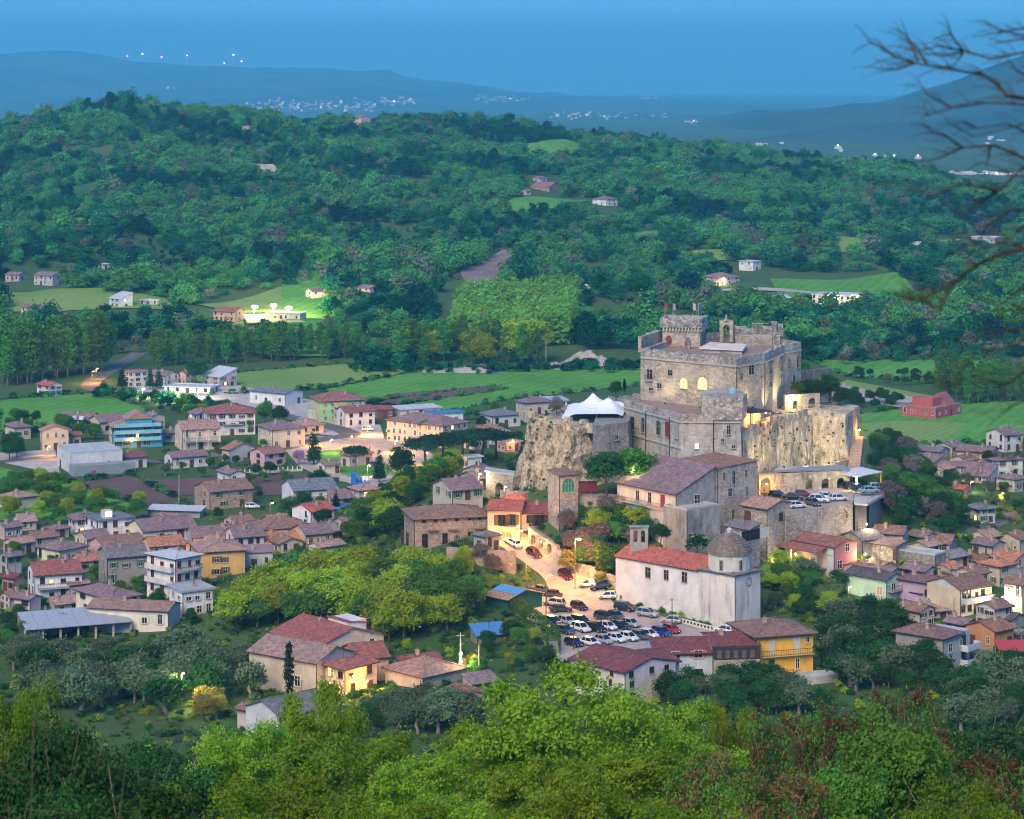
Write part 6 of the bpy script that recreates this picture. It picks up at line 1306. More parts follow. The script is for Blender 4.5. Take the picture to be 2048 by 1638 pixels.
# ------------------------------------------------------------------ cars
def car_parts(kind):
    L, Wd, Ht, hood, tail = {'hatch': (3.9, 1.7, 1.5, .95, .12), 'sedan': (4.5, 1.75, 1.43, 1.15, .75), 'suv': (4.4, 1.82, 1.68, 1.05, .15)}[kind]
    hl = L / 2; zs = .88 if kind != 'suv' else 1.0; zl = .26 if kind != 'suv' else .34
    st = [(-hl, .45, zs - .16, .8), (-hl + .12, .3, zs - .02, .94), (-hl + .6, zl, zs, 1), (0, zl, zs, 1), (hl - hood, zl, zs - .02, 1), (hl - .35, zl, zs - .16, .97), (hl - .08, .3, zs - .26, .9), (hl, .42, zs - .36, .78)]
    b = MB(); k = 8; vs = []
    for x, a, z, f in st:
        w = Wd / 2 * f; vs += [(x, -w * .9, a), (x, -w, a + .15), (x, -w, z - .12), (x, -w * .9, z), (x, w * .9, z), (x, w, z - .12), (x, w, a + .15), (x, w * .9, a)]
    fs = [tuple(range(k - 1, -1, -1)), tuple((len(st) - 1) * k + j for j in range(k))]
    for i in range(len(st) - 1):
        for j in range(k): fs.append((i * k + j, i * k + (j + 1) % k, (i + 1) * k + (j + 1) % k, (i + 1) * k + j))
    b.add(vs, fs)
    xr0, xr1 = -hl + tail + .35, hl - hood - .75; w = Wd / 2
    b.add([(x, s * w * .74, z) for x in (xr0, xr1) for s in (-1, 1) for z in (Ht - .07, Ht)] , [(0, 4, 6, 2), (1, 3, 7, 5), (0, 1, 5, 4), (2, 6, 7, 3), (0, 2, 3, 1), (4, 5, 7, 6)])
    for s in (-1, 1):   # pillars and mirrors
        b.bar((xr1, s * w * .73, Ht - .06), (hl - hood + .02, s * w * .88, zs - .02), .07); b.bar((xr0, s * w * .73, Ht - .06), (-hl + tail + .02, s * w * .88, zs), .12)
        b.bar(((xr0 + xr1) / 2 - .1, s * w * .75, Ht - .05), ((xr0 + xr1) / 2 - .1, s * w * .9, zs), .09); b.box(hl - hood - .25, hl - hood - .05, s * (w + .02) - .07, s * (w + .02) + .07, zs + .02, zs + .16)
    body = b.mesh('body', [paint((.5, .5, .5), .25, .1, .03, 'car_paint', .6)])
    g = MB(); x0, x1 = -hl + tail, hl - hood
    g.add([(x0, -w * .88, zs - .03), (x1, -w * .88, zs - .03), (x1, w * .88, zs - .03), (x0, w * .88, zs - .03), (xr0, -w * .72, Ht - .05), (xr1, -w * .72, Ht - .05), (xr1, w * .72, Ht - .05), (xr0, w * .72, Ht - .05)],
          [(0, 1, 5, 4), (1, 2, 6, 5), (2, 3, 7, 6), (3, 0, 4, 7)])
    glass = g.mesh('windows', [paint((.01, .012, .016), .08, 0, .1, 'car_glass', .7)])
    wr = .31 if kind != 'suv' else .36
    def wheel():
        m = MB(); n = 14
        vs = [(wr * math.cos(2 * math.pi * i / n), y, wr * math.sin(2 * math.pi * i / n)) for y in (-.1, .1) for i in range(n)]
        m.add(vs, [tuple(range(n)), tuple(range(2 * n - 1, n - 1, -1))] + [(i, n + i, n + (i + 1) % n, (i + 1) % n) for i in range(n)]); return m.mesh('wheel', [paint((.012, .012, .012), .9)])
    def rim():
        m = MB(); n = 10
        vs = [(wr * .62 * math.cos(2 * math.pi * i / n), 0, wr * .62 * math.sin(2 * math.pi * i / n)) for i in range(n)]; m.add(vs, [tuple(range(n))]); return m.mesh('rim', [paint((.35, .35, .36), .35, .7)])
    return dict(L=L, W=Wd, zs=zs, wr=wr, body=body, glass=glass, wheel=wheel(), rim=rim(),
                hl=MB().box(-.06, .03, -.2, .2, -.07, .07).mesh('headlight', [paint((.75, .77, .8), .15, 0, .05, 'lamp_lens', .6)]), tl=MB().box(-.03, .06, -.16, .16, -.09, .09).mesh('tail_light', [paint((.3, .01, .01), .2)]),
                plate=MB().box(-.02, .02, -.26, .26, -.055, .055).mesh('number_plate', [paint((.7, .7, .68), .6)]))
CARS = {k: car_parts(k) for k in ('hatch', 'sedan', 'suv')}
CCOL = {'white': (.72, .72, .71), 'black': (.012, .012, .014), 'navy': (.012, .02, .045), 'grey': (.10, .105, .11), 'silver': (.38, .39, .40), 'maroon': (.11, .012, .018), 'blue': (.012, .05, .22), 'red': (.4, .02, .02), 'brown': (.06, .045, .04), 'ltblue': (.25, .38, .45), 'teal': (.03, .07, .09)}
def car(label, px, py, head, col, kind='hatch', z=None, lift=.18, group=None):
    p = atz(px, py, z) if z is not None else hit(px, py, 400) + Vector((0, 0, lift))
    q = CARS[kind]; o = thing('parked_car', label, 'car', p, R(head), group)
    if z is None:  # lean with the slope
        c, s = math.cos(R(head)), math.sin(R(head)); o.rotation_euler.y = -math.atan2(g1(p.x + 2 * c, p.y + 2 * s) - g1(p.x - 2 * c, p.y - 2 * s), 4.0)
    link('body', q['body'], o, mat=paint(CCOL[col], .25, .15, .04, 'car_paint', .6)); link('windows', q['glass'], o)
    for sx in (-1, 1):
        for sy in (-1, 1):
            w_ = link('wheel', q['wheel'], o, (sx * q['L'] * .3, sy * (q['W'] / 2 - .09), q['wr'])); link('rim', q['rim'], w_, (0, sy * .105, 0))
    for sy in (-1, 1):
        link('headlight', q['hl'], o, (q['L'] / 2 - .05, sy * q['W'] * .33, q['zs'] - .42)); link('tail_light', q['tl'], o, (-q['L'] / 2 + .02, sy * q['W'] * .36, q['zs'] - .22))
    link('number_plate', q['plate'], o, (q['L'] / 2 + .005, 0, .48))
    return o
def z5p(x, y): return 760 + x / 3.413, 930 + y / 3.413
G1 = 'cars in the car park below the church'
R1 = [(1070, 1085, 'white', 'hatch'), (1178, 1098, 'navy', 'suv'), (1275, 1092, 'silver', 'hatch'), (1368, 1092, 'black', 'suv'), (1530, 1066, 'brown', 'suv'), (1612, 1056, 'teal', 'hatch')]
R2 = [(1165, 1160, 'navy', 'hatch'), (1262, 1155, 'teal', 'hatch'), (1370, 1142, 'white', 'suv'), (1475, 1142, 'black', 'suv'), (1556, 1128, 'white', 'hatch'), (1645, 1122, 'navy', 'sedan'), (1712, 1108, 'silver', 'hatch')]
R3 = [(1325, 1240, 'navy', 'hatch'), (1440, 1238, 'white', 'hatch'), (1528, 1222, 'silver', 'hatch'), (1615, 1212, 'white', 'hatch'), (1700, 1202, 'white', 'hatch'), (1778, 1192, 'grey', 'hatch'), (1838, 1182, 'white', 'hatch'), (1922, 1172, 'blue', 'suv'), (1990, 1148, 'red', 'hatch')]
ORD = ['first', 'second', 'third', 'fourth', 'fifth', 'sixth', 'seventh', 'eighth', 'ninth', 'tenth', 'eleventh', 'twelfth']
CNAME = {'teal': 'dark teal', 'ltblue': 'pale blue', 'brown': 'dark brown'}
for rn, row in (('rear row', R1), ('middle row', R2), ('front row', R3)):
    for i, (x, y, c, k) in enumerate(row):
        car('%s car, %s from the left in the %s of the car park' % (CNAME.get(c, c), ORD[i], rn), *z5p(x, y), -47 + 4 * math.sin(i * 2.3), c, k, group=G1)
for x, y, h_, c, k, lb in ((1672, 1000, -32, 'black', 'suv', 'black car parked against the white church wall'), (1825, 1040, -32, 'silver', 'suv', 'silver pickup like car at the middle of the church wall'), (1985, 1085, 165, 'silver', 'hatch', 'silver hatchback by the wooden pole near the apse'),
        (1088, 872, 150, 'grey', 'sedan', 'grey car, uppermost of the four left of the street'), (1168, 905, 150, 'brown', 'sedan', 'dark car, second of the four left of the street'), (1190, 968, 155, 'silver', 'suv', 'silver car, third of the four left of the street'), (1232, 1008, 10, 'brown', 'sedan', 'dark sedan, lowest of the four left of the street'), (1358, 990, -52, 'black', 'hatch', 'black hatchback standing alone at the mouth of the street'),
        (1422, 838, 160, 'white', 'hatch', 'white car parked along the rubble street wall'), (1510, 852, 178, 'navy', 'sedan', 'dark car in front of the white one at the street wall'), (1556, 920, 165, 'white', 'hatch', 'white hatchback at the left corner of the church'),
        (1265, 775, -58, 'maroon', 'hatch', 'car under the orange street lamp'), (1050, 625, -50, 'maroon', 'hatch', 'dark red car driving up the lit street'), (905, 552, 135, 'white', 'sedan', 'white car near the lit archway'), (2348, 1150, 150, 'white', 'hatch', 'white car half hidden behind the yellow house')):
    car(lb, *z5p(x, y), h_, c, k, group='cars along the street and church')
for x, y, h_, c, k, z_, lb in ((490, 362, -25, 'black', 'hatch', 24, 'black car at the left end of the upper car park'), (590, 376, -15, 'black', 'sedan', 24, 'long black car in the upper car park'), (652, 360, -10, 'maroon', 'hatch', 24, 'dark red car behind the long black one on the terrace'), (610, 428, 20, 'white', 'hatch', 24, 'white car nearest the edge of the upper car park'),
        (712, 412, -60, 'grey', 'hatch', 24, 'grey car at the edge of the upper car park'), (752, 392, -20, 'white', 'suv', 24, 'white car in the middle of the upper car park'), (800, 372, -20, 'white', 'hatch', 24, 'white car in front of the middle arch'), (872, 382, 15, 'white', 'hatch', 24, 'white car at the right end of the upper terrace'),
        (1065, 332, 15, 'ltblue', 'sedan', 24.25, 'pale blue car outermost on the side deck'), (1115, 312, 15, 'ltblue', 'hatch', 24.25, 'pale blue car behind the outermost one on the side deck'), (955, 305, 20, 'black', 'hatch', 24.0, 'dark car under the canopy roof'), (1000, 318, 20, 'teal', 'hatch', 24.25, 'teal car next to the canopy post')):
    car(lb, 1400 + x / 3.15, 880 + y / 3.15, h_, c, k, z=z_, group='cars on the upper terrace')
for x, y, h_, c, lb in ((607, 846, 20, 'white', 'small white car left of the green house'), (618, 851, 20, 'silver', 'silver car left of the green house'), (632, 852, 20, 'white', 'white car in front of the green house'), (735, 862, 5, 'white', 'white van like car by the shop'), (752, 934, 10, 'grey', 'grey car beside the park'), (595, 1017, 10, 'white', 'white car near the slate villa'), (505, 1018, 0, 'white', 'white car beside the stone farmhouse')):
    car(lb, x, y, h_, c, 'hatch', group='cars in the middle town')

# ------------------------------------------------------------------ lamps
WARM = (1.0, 0.40, 0.075); YEL = (1.0, 0.77, 0.38); COOLW = (1.0, 0.86, 0.62)
BULB = {WARM: glow((1.0, .6, .2), 30), YEL: glow((1.0, .8, .4), 30), COOLW: glow((1, .92, .75), 40)}
LK = 1.0
def plight(parent, loc, power, col, rad=.25):
    l = bpy.data.lights.new('lamp_light', 'POINT'); l.energy = power * LK; l.color = col; l.shadow_soft_size = rad
    o = bpy.data.objects.new('lamp_light', l); COL.objects.link(o); o.parent = parent; o.location = loc; return o
def street_lamp(label, px, ytop, p=None, ybase=None, power=900, col=WARM, arm=1.2, base=None, az=0, group='street lamps', bulb=.3):
    b = base or hit(px, ybase, 380); top = HC - (ytop - HY) / F * b.y; h = max(2.5, top - b.z)
    o = thing('street_lamp', label, 'street lamp', b, R(az), group)
    MB().tube([(0, 0, -.5), (0, 0, h * .6), (0, 0, h - .2)], [.09, .07, .05], 8).build('pole', paint((.16, .16, .16), .6), o)
    MB().tube([(0, 0, h - .25), (arm * .5, 0, h + .05), (arm, 0, h + .08)], .04, 6).build('arm', paint((.16, .16, .16), .6), o)
    hd = MB().lathe((arm, 0, h - .05), [(.28, 0), (.25, .1), (.1, .2)], 8).build('lamp_head', paint((.2, .2, .2), .6), o)
    s = MB(); s.lathe((arm, 0, h - .05 - bulb * .8), [(.03, 0), (bulb * .7, bulb * .25), (bulb * .75, bulb * .5), (bulb * .5, bulb * .72)], 8); s.build('bulb', BULB[col], hd)
    plight(o, (arm, 0, h - .35 - bulb), power, col); return o
def wall_lamp(label, pos, power, col=WARM, dirv=(0, -1), bulb=.18):
    o = thing('wall_lamp', label, 'lamp', pos); d = Vector((dirv[0], dirv[1], 0)).normalized()
    MB().bar((0, 0, 0), d * .45, .05).bar((0, 0, -.15), (0, 0, .15), .08).build('bracket', IRON, o)
    MB().lathe((d.x * .45, d.y * .45, -.1), [(.03, 0), (bulb, .12), (bulb * .9, .26), (.05, .32)], 8).build('bulb', BULB[col], o)
    plight(o, d * 1.0, power, col, .15); return o
def floodlight(label, pos, target, power, col=YEL, angle=75):
    o = thing('floodlight', label, 'floodlight', pos, 0, 'floodlights at the castle walls'); d = (Vector(target) - Vector(pos)).normalized()
    MB().obox(d * .05, d.cross(Vector((0, 0, 1))).normalized(), d, d.cross(Vector((0, 0, 1))).normalized().cross(d), .22, .1, .16).build('housing', IRON, o)
    MB().box(-.03, .03, -.03, .03, -.6, 0).build('stand', IRON, o)
    l = bpy.data.lights.new('lamp_light', 'SPOT'); l.energy = power * LK * 1.6; l.color = col; l.spot_size = R(angle); l.spot_blend = .8; l.shadow_soft_size = .2
    s = bpy.data.objects.new('lamp_light', l); COL.objects.link(s); s.parent = o; s.location = d * .3; s.rotation_euler = d.to_track_quat('-Z', 'Y').to_euler(); return o
street_lamp('glowing orange street lamp rising over the yellow lit tree', 1150, 1076, ybase=1180, power=4200, bulb=.55, arm=.8)
street_lamp('added lamp on the left edge of the steep street', 1052, 1118, ybase=1182, power=1300, bulb=.1)  # added for its light on the street, bulb kept tiny and unseen
street_lamp('added lamp beside the parked cars left of the street', 1093, 1150, ybase=1215, power=1900, bulb=.1, az=20)  # added to warm the car park, its small bulb stays unseen
wall_lamp('lamp on the corner of the arch house lighting the street', at(1041, 1062, 502), 600, WARM, (.5, -1))
wall_lamp('lamp inside the street archway', at(1024, 1078, 503.5) + Vector((0, -.9, 0)), 500, WARM)
wall_lamp('lamp under the balcony of the arch house', at(1002, 1066, 503) + Vector((0, -.5, 0)), 500, WARM, (0, -1))
wall_lamp('lamp on the arcade by the parked red car', A0.lerp(A1, .6) + Vector((-.6, -.5, 2.6)), 350, WARM, (-.6, -1))
street_lamp('bright lamp above the old gate', 957, 946, base=at(957, 985, 531), power=450, col=YEL, arm=.3, bulb=.4)
street_lamp('lamp beside the old gate arch', 1008, 972, base=at(1008, 1003, 516), power=220, col=YEL, arm=.3)
floodlight('floodlight at the foot of the left cliff near the gate', at(1062, 962, 511), at(1070, 880, 524), 1000, YEL, 100)
floodlight('floodlight at the middle of the left cliff', at(1120, 972, 507), at(1125, 890, 520), 900, YEL, 100)
wall_lamp('glowing lamp in front of the dark round tree', at(1266, 941, 503.5), 500, YEL)
for i, (x, y, dd, tx, ty, td, pw_) in enumerate(((1530, 938, 512, 1528, 880, 521, 700), (1568, 934, 516, 1566, 875, 528, 800), (1612, 930, 521, 1612, 870, 537, 900), (1658, 926, 526, 1660, 870, 541, 800))):
    floodlight('floodlight, %s from the left, at the foot of the curtain wall' % ORD[i], at(x, y, dd), at(tx, ty, td), pw_, YEL, 110)
floodlight('uplight on the terrace left of the lit keep windows', at(1330, 806, 536), at(1330, 740, 540.5), 260, YEL, 120)
floodlight('uplight on the terrace below the lit keep windows', at(1400, 815, 529), at(1400, 740, 534), 300, YEL, 120)
floodlight('uplight at the pale corner of the keep', at(1505, 815, 526), at(1500, 760, 530), 500, YEL, 110)
floodlight('uplight on the drain pipe side of the keep', at(1540, 830, 533), at(1540, 760, 538), 1500, YEL, 70)
floodlight('uplight between the garden arch and the keep', at(1560, 815, 541), at(1560, 750, 547), 1500, YEL, 70)
wall_lamp('bright lamp on the garden wall by the keep', at(1589, 798, 546.2), 500, YEL)
wall_lamp('lamp inside the dining pavilion', Vector((52.6, 521.2, 39.2)), 900, WARM)
wall_lamp('lamp on the roof edge of the dining pavilion', Vector((55.2, 524, 39.3)), 700, WARM)
wall_lamp('lamp in the orange arch left of the upper car park', at(1533, 968, 513), 500, WARM)
wall_lamp('lamp at the foot of the red brick steps', at(1700, 950, 523), 500, YEL)
wall_lamp('lamp on top of the red brick steps', at(1718, 860, 552), 600, WARM)
wall_lamp('lamp under the car canopy', atz(1712, 960, 26.2), 350, YEL)
_pd = root_data[pk_.name]['p'].y
wall_lamp('lamp in the garden left of the pink house', hit(1545, 1140, 400) + Vector((0, 0, 1.6)), 900, YEL)
wall_lamp('lamp on the flowered terrace of the pink house', at(1590, 1108, _pd + 4), 250, YEL)
wall_lamp('lamp behind the pink gable', at(1730, 1108, _pd + 5), 700, YEL)
wall_lamp('lamp under the stone deck pier', at(1733, 1048, 497), 500, YEL)
street_lamp('lamp between the pink and mint green houses', 1697, 1172, ybase=1215, power=280, col=YEL, arm=.3)
street_lamp('lamp at the pale end wall of the long balcony house', 1908, 1195, ybase=1232, power=350, col=YEL, arm=.4)
street_lamp('lamp glowing in the bush at the right edge', 2003, 1192, ybase=1235, power=1500, col=YEL, arm=.4)
street_lamp('lamp beside the bright red roof in the far right quarter', 1941, 962, ybase=985, power=700, col=YEL, arm=.5)
street_lamp('lamp over the dry field in the far right quarter', 2002, 985, ybase=1015, power=1500, col=WARM, arm=.5)
# front left
pp = hit(921, 1352, 380)
up = thing('utility_pole', 'concrete pole carrying two bright lamps near the hipped house', 'pole', pp); ht = HC - (1265 - HY) / F * pp.y - pp.z
MB().tube([(0, 0, -.5), (0, 0, ht)], [.16, .1], 8).build('pole', plaster((.4, .4, .38)), up); MB().box(-.7, .7, -.05, .05, ht - .6, ht - .5).build('crossarm', METAL, up)
for yy in (1309, 1325):
    zz = HC - (yy - HY) / F * pp.y - pp.z; MB().lathe((.1, -.3, zz), [(.03, 0), (.28, .15), (.2, .35), (.04, .4)], 8).build('bulb', BULB[YEL], up)
plight(up, (.2, -.9, HC - (1317 - HY) / F * pp.y - pp.z), 1400, YEL)
street_lamp('lamp pole glowing in the yellow bush at lower left', 363, 1345, ybase=1420, power=2600, col=YEL, arm=.4, bulb=.2)
wall_lamp('lamp on the outside staircase', at(706, 1352, 405), 900, WARM, (.3, -1))
wall_lamp('lamp lighting the orange plaster wall', at(735, 1362, 412), 900, WARM)
wall_lamp('lamp beside the front tile roof house', at(660, 1365, 404), 600, YEL)
def y_ok(lb): return 'square' in lb or 'street' in lb or 'cream' in lb or 'pines' in lb or 'bend' in lb
# towns and slopes
for x, yt, yb, pw_, c, lb in ((332, 1092, 1118, 1600, WARM, 'orange lamp in the lane of the left town'), (184, 742, 768, 2600, WARM, 'lamp lighting the bend of the country road'), (192, 736, 760, 800, WARM, 'lamp behind the one at the road bend'),
        (660, 878, 908, 800, YEL, 'lamp on the left lawn of the park'), (622, 868, 892, 1500, WARM, 'lamp on the street left of the park'), (735, 852, 872, 1800, WARM, 'lamp by the white shop near the square'), (700, 872, 896, 1500, WARM, 'lamp in the middle of the square'),
        (790, 880, 908, 2000, WARM, 'lamp at the end of the long cream building'), (735, 930, 955, 800, YEL, 'lamp beside the blue inflatable'), (850, 905, 935, 1500, WARM, 'lamp under the stone pines'), (470, 885, 905, 700, YEL, 'lamp below the big white house'), (1022, 880, 905, 500, WARM, 'lamp on the pink terrace house'),
        (95, 892, 915, 600, WARM, 'lamp by the cream gabled house'), (260, 880, 898, 250, WARM, 'lamp in front of the turquoise house'), (540, 1005, 1040, 300, YEL, 'lamp near the stone farmhouse')):
    street_lamp(lb, x, yt, ybase=yb, power=pw_ * (1.7 if y_ok(lb) else 1), col=c, arm=.6, group='lamps of the middle and left town')
for x, yt, yb, pw_, lb in ((508, 610, 636, 36000, 'left floodlight mast of the sports pitch'), (546, 607, 634, 36000, 'middle floodlight mast of the sports pitch'), (576, 612, 636, 36000, 'right floodlight mast of the sports pitch'), (1660, 592, 611, 2500, 'lamp on the middle of the long white shed'), (1714, 590, 613, 3500, 'lamp on the right end of the long white shed'), (1446, 556, 572, 800, 'lamp at the pink hamlet house')):
    street_lamp(lb, x, yt, base=hit(x, yb, 980), power=pw_, col=YEL, arm=.3, bulb=2.0 if pw_ > 5000 else .9, group='lamps on the hillside')
for x, y, lb in ((285, 776, 'bright lamp at the left end of the glowing shop'), (318, 786, 'lamp above the shop stalls'), (350, 786, 'lamp at the right of the shop stalls'), (395, 778, 'lamp on the low white shop')):
    street_lamp(lb, x, y, ybase=y + 20, power=3400, col=COOLW, arm=.3, bulb=.5 if x == 285 else .3, group='lamps at the glowing shop')
# poles and wires
def pole(label, px, yb, yt, w=.11, mat=None, cross=True):
    p = hit(px, yb, 380); h = HC - (yt - HY) / F * p.y - p.z; o = thing('utility_pole', label, 'pole', p, R(random.uniform(-20, 20)), 'poles')
    MB().tube([(0, 0, -.5), (0, 0, h)], [w, w * .7], 8).build('shaft', mat or paint((.09, .065, .05), .9), o)
    if cross: MB().box(-.5, .5, -.04, .04, h - .4, h - .3).build('crossarm', paint((.2, .2, .2), .6), o)
    return p + Vector((0, 0, h - .2))
w0 = pole('wooden pole in front of the church wall', 1344, 1266, 1196); w1 = pole('dark pole by the street wall left of the church', 1194, 1170, 1118)
pole('thin dark pole, uppermost of those left of the street', 1053, 1178, 1124, cross=False); pole('thin dark pole, middle of those left of the street', 1071, 1195, 1142, cross=False); pole('thin dark pole at the shed end of the street', 1092, 1235, 1166, cross=False)
w2 = pole('pale post right of the front lamp pole', 958, 1352, 1290, mat=plaster((.4, .4, .36)), cross=False); w3 = pole('thin pole behind the arch house', 1091, 1110, 1060, cross=False)
w4 = pole('dark pole at the lower end of the car park', 1147, 1300, 1250, cross=False); w5 = pole('pale pole in front of the lilac house', 1806, 1262, 1190, mat=plaster((.5, .5, .5)))
w6 = pole('pale pole between olive trees and the tin shed', 1660, 1245, 1195, mat=plaster((.4, .42, .45)), cross=False)
pole('thin mast in the poplar clearing', 1092, 735, 682, mat=plaster((.5, .5, .52)), cross=False); pole('white mast on the right slope', 1718, 480, 455, mat=plaster((.6, .62, .65)), cross=False)
pole('thin mast left of the white villa', 358, 1010, 948, mat=plaster((.4, .4, .4)), cross=False); pole('slim mast beside the green house', 640, 860, 800, mat=plaster((.4, .4, .4)), cross=False)
def wire(label, a, b, sag=.8):
    n = 10; pts = [Vector(a).lerp(Vector(b), i / n) - Vector((0, 0, sag * 4 * (i / n) * (1 - i / n))) for i in range(n + 1)]
    o = MB().tube([p - Vector(a) for p in pts], .025, 4).build('overhead_wire', IRON, None, a); tag(o, label, 'wire', 'overhead wires')
tp = pp + Vector((0, 0, ht - .5))
wire('wire from the lamp pole down to the bright green tree', tp, at(1030, 1345, 380)); wire('wire between the lamp pole and the pale post', tp, w2, .4); wire('wire from the church pole to the nave wall', w0, at(1296, 1222, 461), .3)
# hedge-like fences, garden walls
fw = thing('garden_wall', 'long white garden wall with posts behind the ploughed plot', 'wall', hit(520, 948, 400))
f0 = hit(480, 950, 400); f1 = hit(604, 942, 400)
MB().bar(f0 + Vector((0, 0, .35)), f1 + Vector((0, 0, .35)), .2, .7).build('wall_base', plaster((.5, .5, .5)), fw, -fw.location)
for i in range(14): p = f0.lerp(f1, i / 13); link('post', _cached(('gpost',), lambda: MB().box(-.15, .15, -.15, .15, 0, 1.5).mesh('post', [plaster((.62, .62, .62))])), fw, p - fw.location)
# ------------------------------------------------------------------ vegetation
def leaf_mat(name, c1, c2, c3=None, trans=.3):
    m, t, N, L = _mat(name)
    ge = N('ShaderNodeNewGeometry'); oi = N('ShaderNodeObjectInfo'); tc = N('ShaderNodeTexCoord').outputs['Object']
    n = noise(N, L, tc, .45, 3, .6)
    a = mixc(N, L, ge.outputs['Random Per Island'], c1, c2)
    a = mixc(N, L, ramp(N, L, n, [(.4, 0), (.65, .7)]), a, c3 or sc_(c2, 1.25))
    hs = N('ShaderNodeHueSaturation'); mr = N('ShaderNodeMapRange'); mr.inputs[3].default_value = .72; mr.inputs[4].default_value = 1.3; L(oi.outputs['Random'], mr.inputs[0]); L(mr.outputs[0], hs.inputs['Value'])
    m2 = N('ShaderNodeMapRange'); m2.inputs[3].default_value = .478; m2.inputs[4].default_value = .518; L(oi.outputs['Random'], m2.inputs[0]); L(m2.outputs[0], hs.inputs['Hue']); L(a, hs.inputs['Color'])
    o = N('ShaderNodeOutputMaterial'); d = N('ShaderNodeBsdfDiffuse'); tr = N('ShaderNodeBsdfTranslucent'); mx = N('ShaderNodeMixShader'); mx.inputs[0].default_value = trans
    L(hs.outputs[0], d.inputs[0]); L(hs.outputs[0], tr.inputs[0]); L(d.outputs[0], mx.inputs[1]); L(tr.outputs[0], mx.inputs[2]); L(mx.outputs[0], o.inputs[0])
    return m
BARK = soil((.10, .08, .06), (.15, .12, .10), 'bark', .8, 4.0)
BARKP = soil((.22, .20, .17), (.3, .27, .24), 'pale_bark', .8, 4.0)
LM = dict(spring=leaf_mat('leaf_spring', (.17, .27, .013), (.30, .42, .03)), green=leaf_mat('leaf_green', (.05, .14, .02), (.09, .21, .035)), dark=leaf_mat('leaf_dark', (.018, .07, .018), (.035, .11, .028)),
          olive=leaf_mat('leaf_olive', (.07, .14, .06), (.13, .20, .10), (.16, .23, .13)), pine=leaf_mat('leaf_pine', (.018, .055, .025), (.03, .075, .03)), cypress=leaf_mat('leaf_cypress', (.012, .035, .014), (.02, .05, .02)),
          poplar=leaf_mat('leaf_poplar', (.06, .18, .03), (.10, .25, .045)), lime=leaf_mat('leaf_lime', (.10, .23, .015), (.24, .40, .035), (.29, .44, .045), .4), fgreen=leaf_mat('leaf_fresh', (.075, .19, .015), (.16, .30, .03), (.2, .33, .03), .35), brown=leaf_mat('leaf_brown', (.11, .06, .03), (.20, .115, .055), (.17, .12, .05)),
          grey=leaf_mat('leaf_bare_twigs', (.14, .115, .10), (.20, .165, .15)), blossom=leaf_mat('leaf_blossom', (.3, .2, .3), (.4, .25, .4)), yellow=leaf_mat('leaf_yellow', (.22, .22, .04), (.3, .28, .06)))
def leaf_mesh(name, pts, out, size, mat, seed, upb=.35, rnd_n=.9, asp=.6):
    r = np.random.default_rng(seed); n = len(pts)
    nn = out + rnd_n * r.normal(size=(n, 3)); nn[:, 2] += upb; nn /= np.linalg.norm(nn, axis=1, keepdims=True) + 1e-9
    t = np.cross(nn, r.normal(size=(n, 3))); t /= np.linalg.norm(t, axis=1, keepdims=True) + 1e-9; b = np.cross(nn, t)
    s = (size * r.uniform(.6, 1.4, n))[:, None]
    v = np.stack([pts + t * s, pts + b * s * asp, pts - t * s, pts - b * s * asp], 1).reshape(-1, 3).astype('f')
    me = bpy.data.meshes.new(name); me.vertices.add(4 * n); me.vertices.foreach_set('co', v.ravel())
    me.loops.add(4 * n); me.polygons.add(n); me.loops.foreach_set('vertex_index', np.arange(4 * n, dtype='i')); me.polygons.foreach_set('loop_start', np.arange(0, 4 * n, 4, dtype='i'))
    me.materials.append(mat); me.update(calc_edges=True); return me
def crown_pts(lobes, nclus, per, rc, seed, shell=.75):
    r = np.random.default_rng(seed); L = np.array(lobes, float)      # x,y,z, rx,ry,rz
    vol = (L[:, 3] * L[:, 4] * L[:, 5]) ** .67; k = r.choice(len(L), nclus, p=vol / vol.sum())
    d = r.normal(size=(nclus, 3)); d /= np.linalg.norm(d, axis=1, keepdims=True); d[:, 2] = np.where(d[:, 2] < -.35, -d[:, 2] * .5, d[:, 2])
    rad = shell + (1 - shell) * r.random(nclus) ** .5; rad *= np.where(r.random(nclus) < .2, .65, 1)
    c = L[k, :3] + d * L[k, 3:] * rad[:, None]
    p = np.repeat(c, per, 0) + r.normal(size=(nclus * per, 3)) * rc * np.array([1, 1, .7]); o = np.repeat(d, per, 0)
    return p, o
def round_lobes(r, w, z0, z1, n=9):
    out = [(0, 0, (z0 + z1) / 2, w * .34, w * .34, (z1 - z0) * .42)]
    for i in range(n):
        a = 2 * math.pi * (i * .618 + r.random() * .15); q = w * r.uniform(.2, .33); z = z0 + (z1 - z0) * r.uniform(.22, .85); f = 1 - abs((z - z0) / (z1 - z0) - .45) * .8
        s = w * r.uniform(.14, .22); out.append((q * f * math.cos(a), q * f * math.sin(a), z, s, s, s * r.uniform(.7, .95)))
    return out
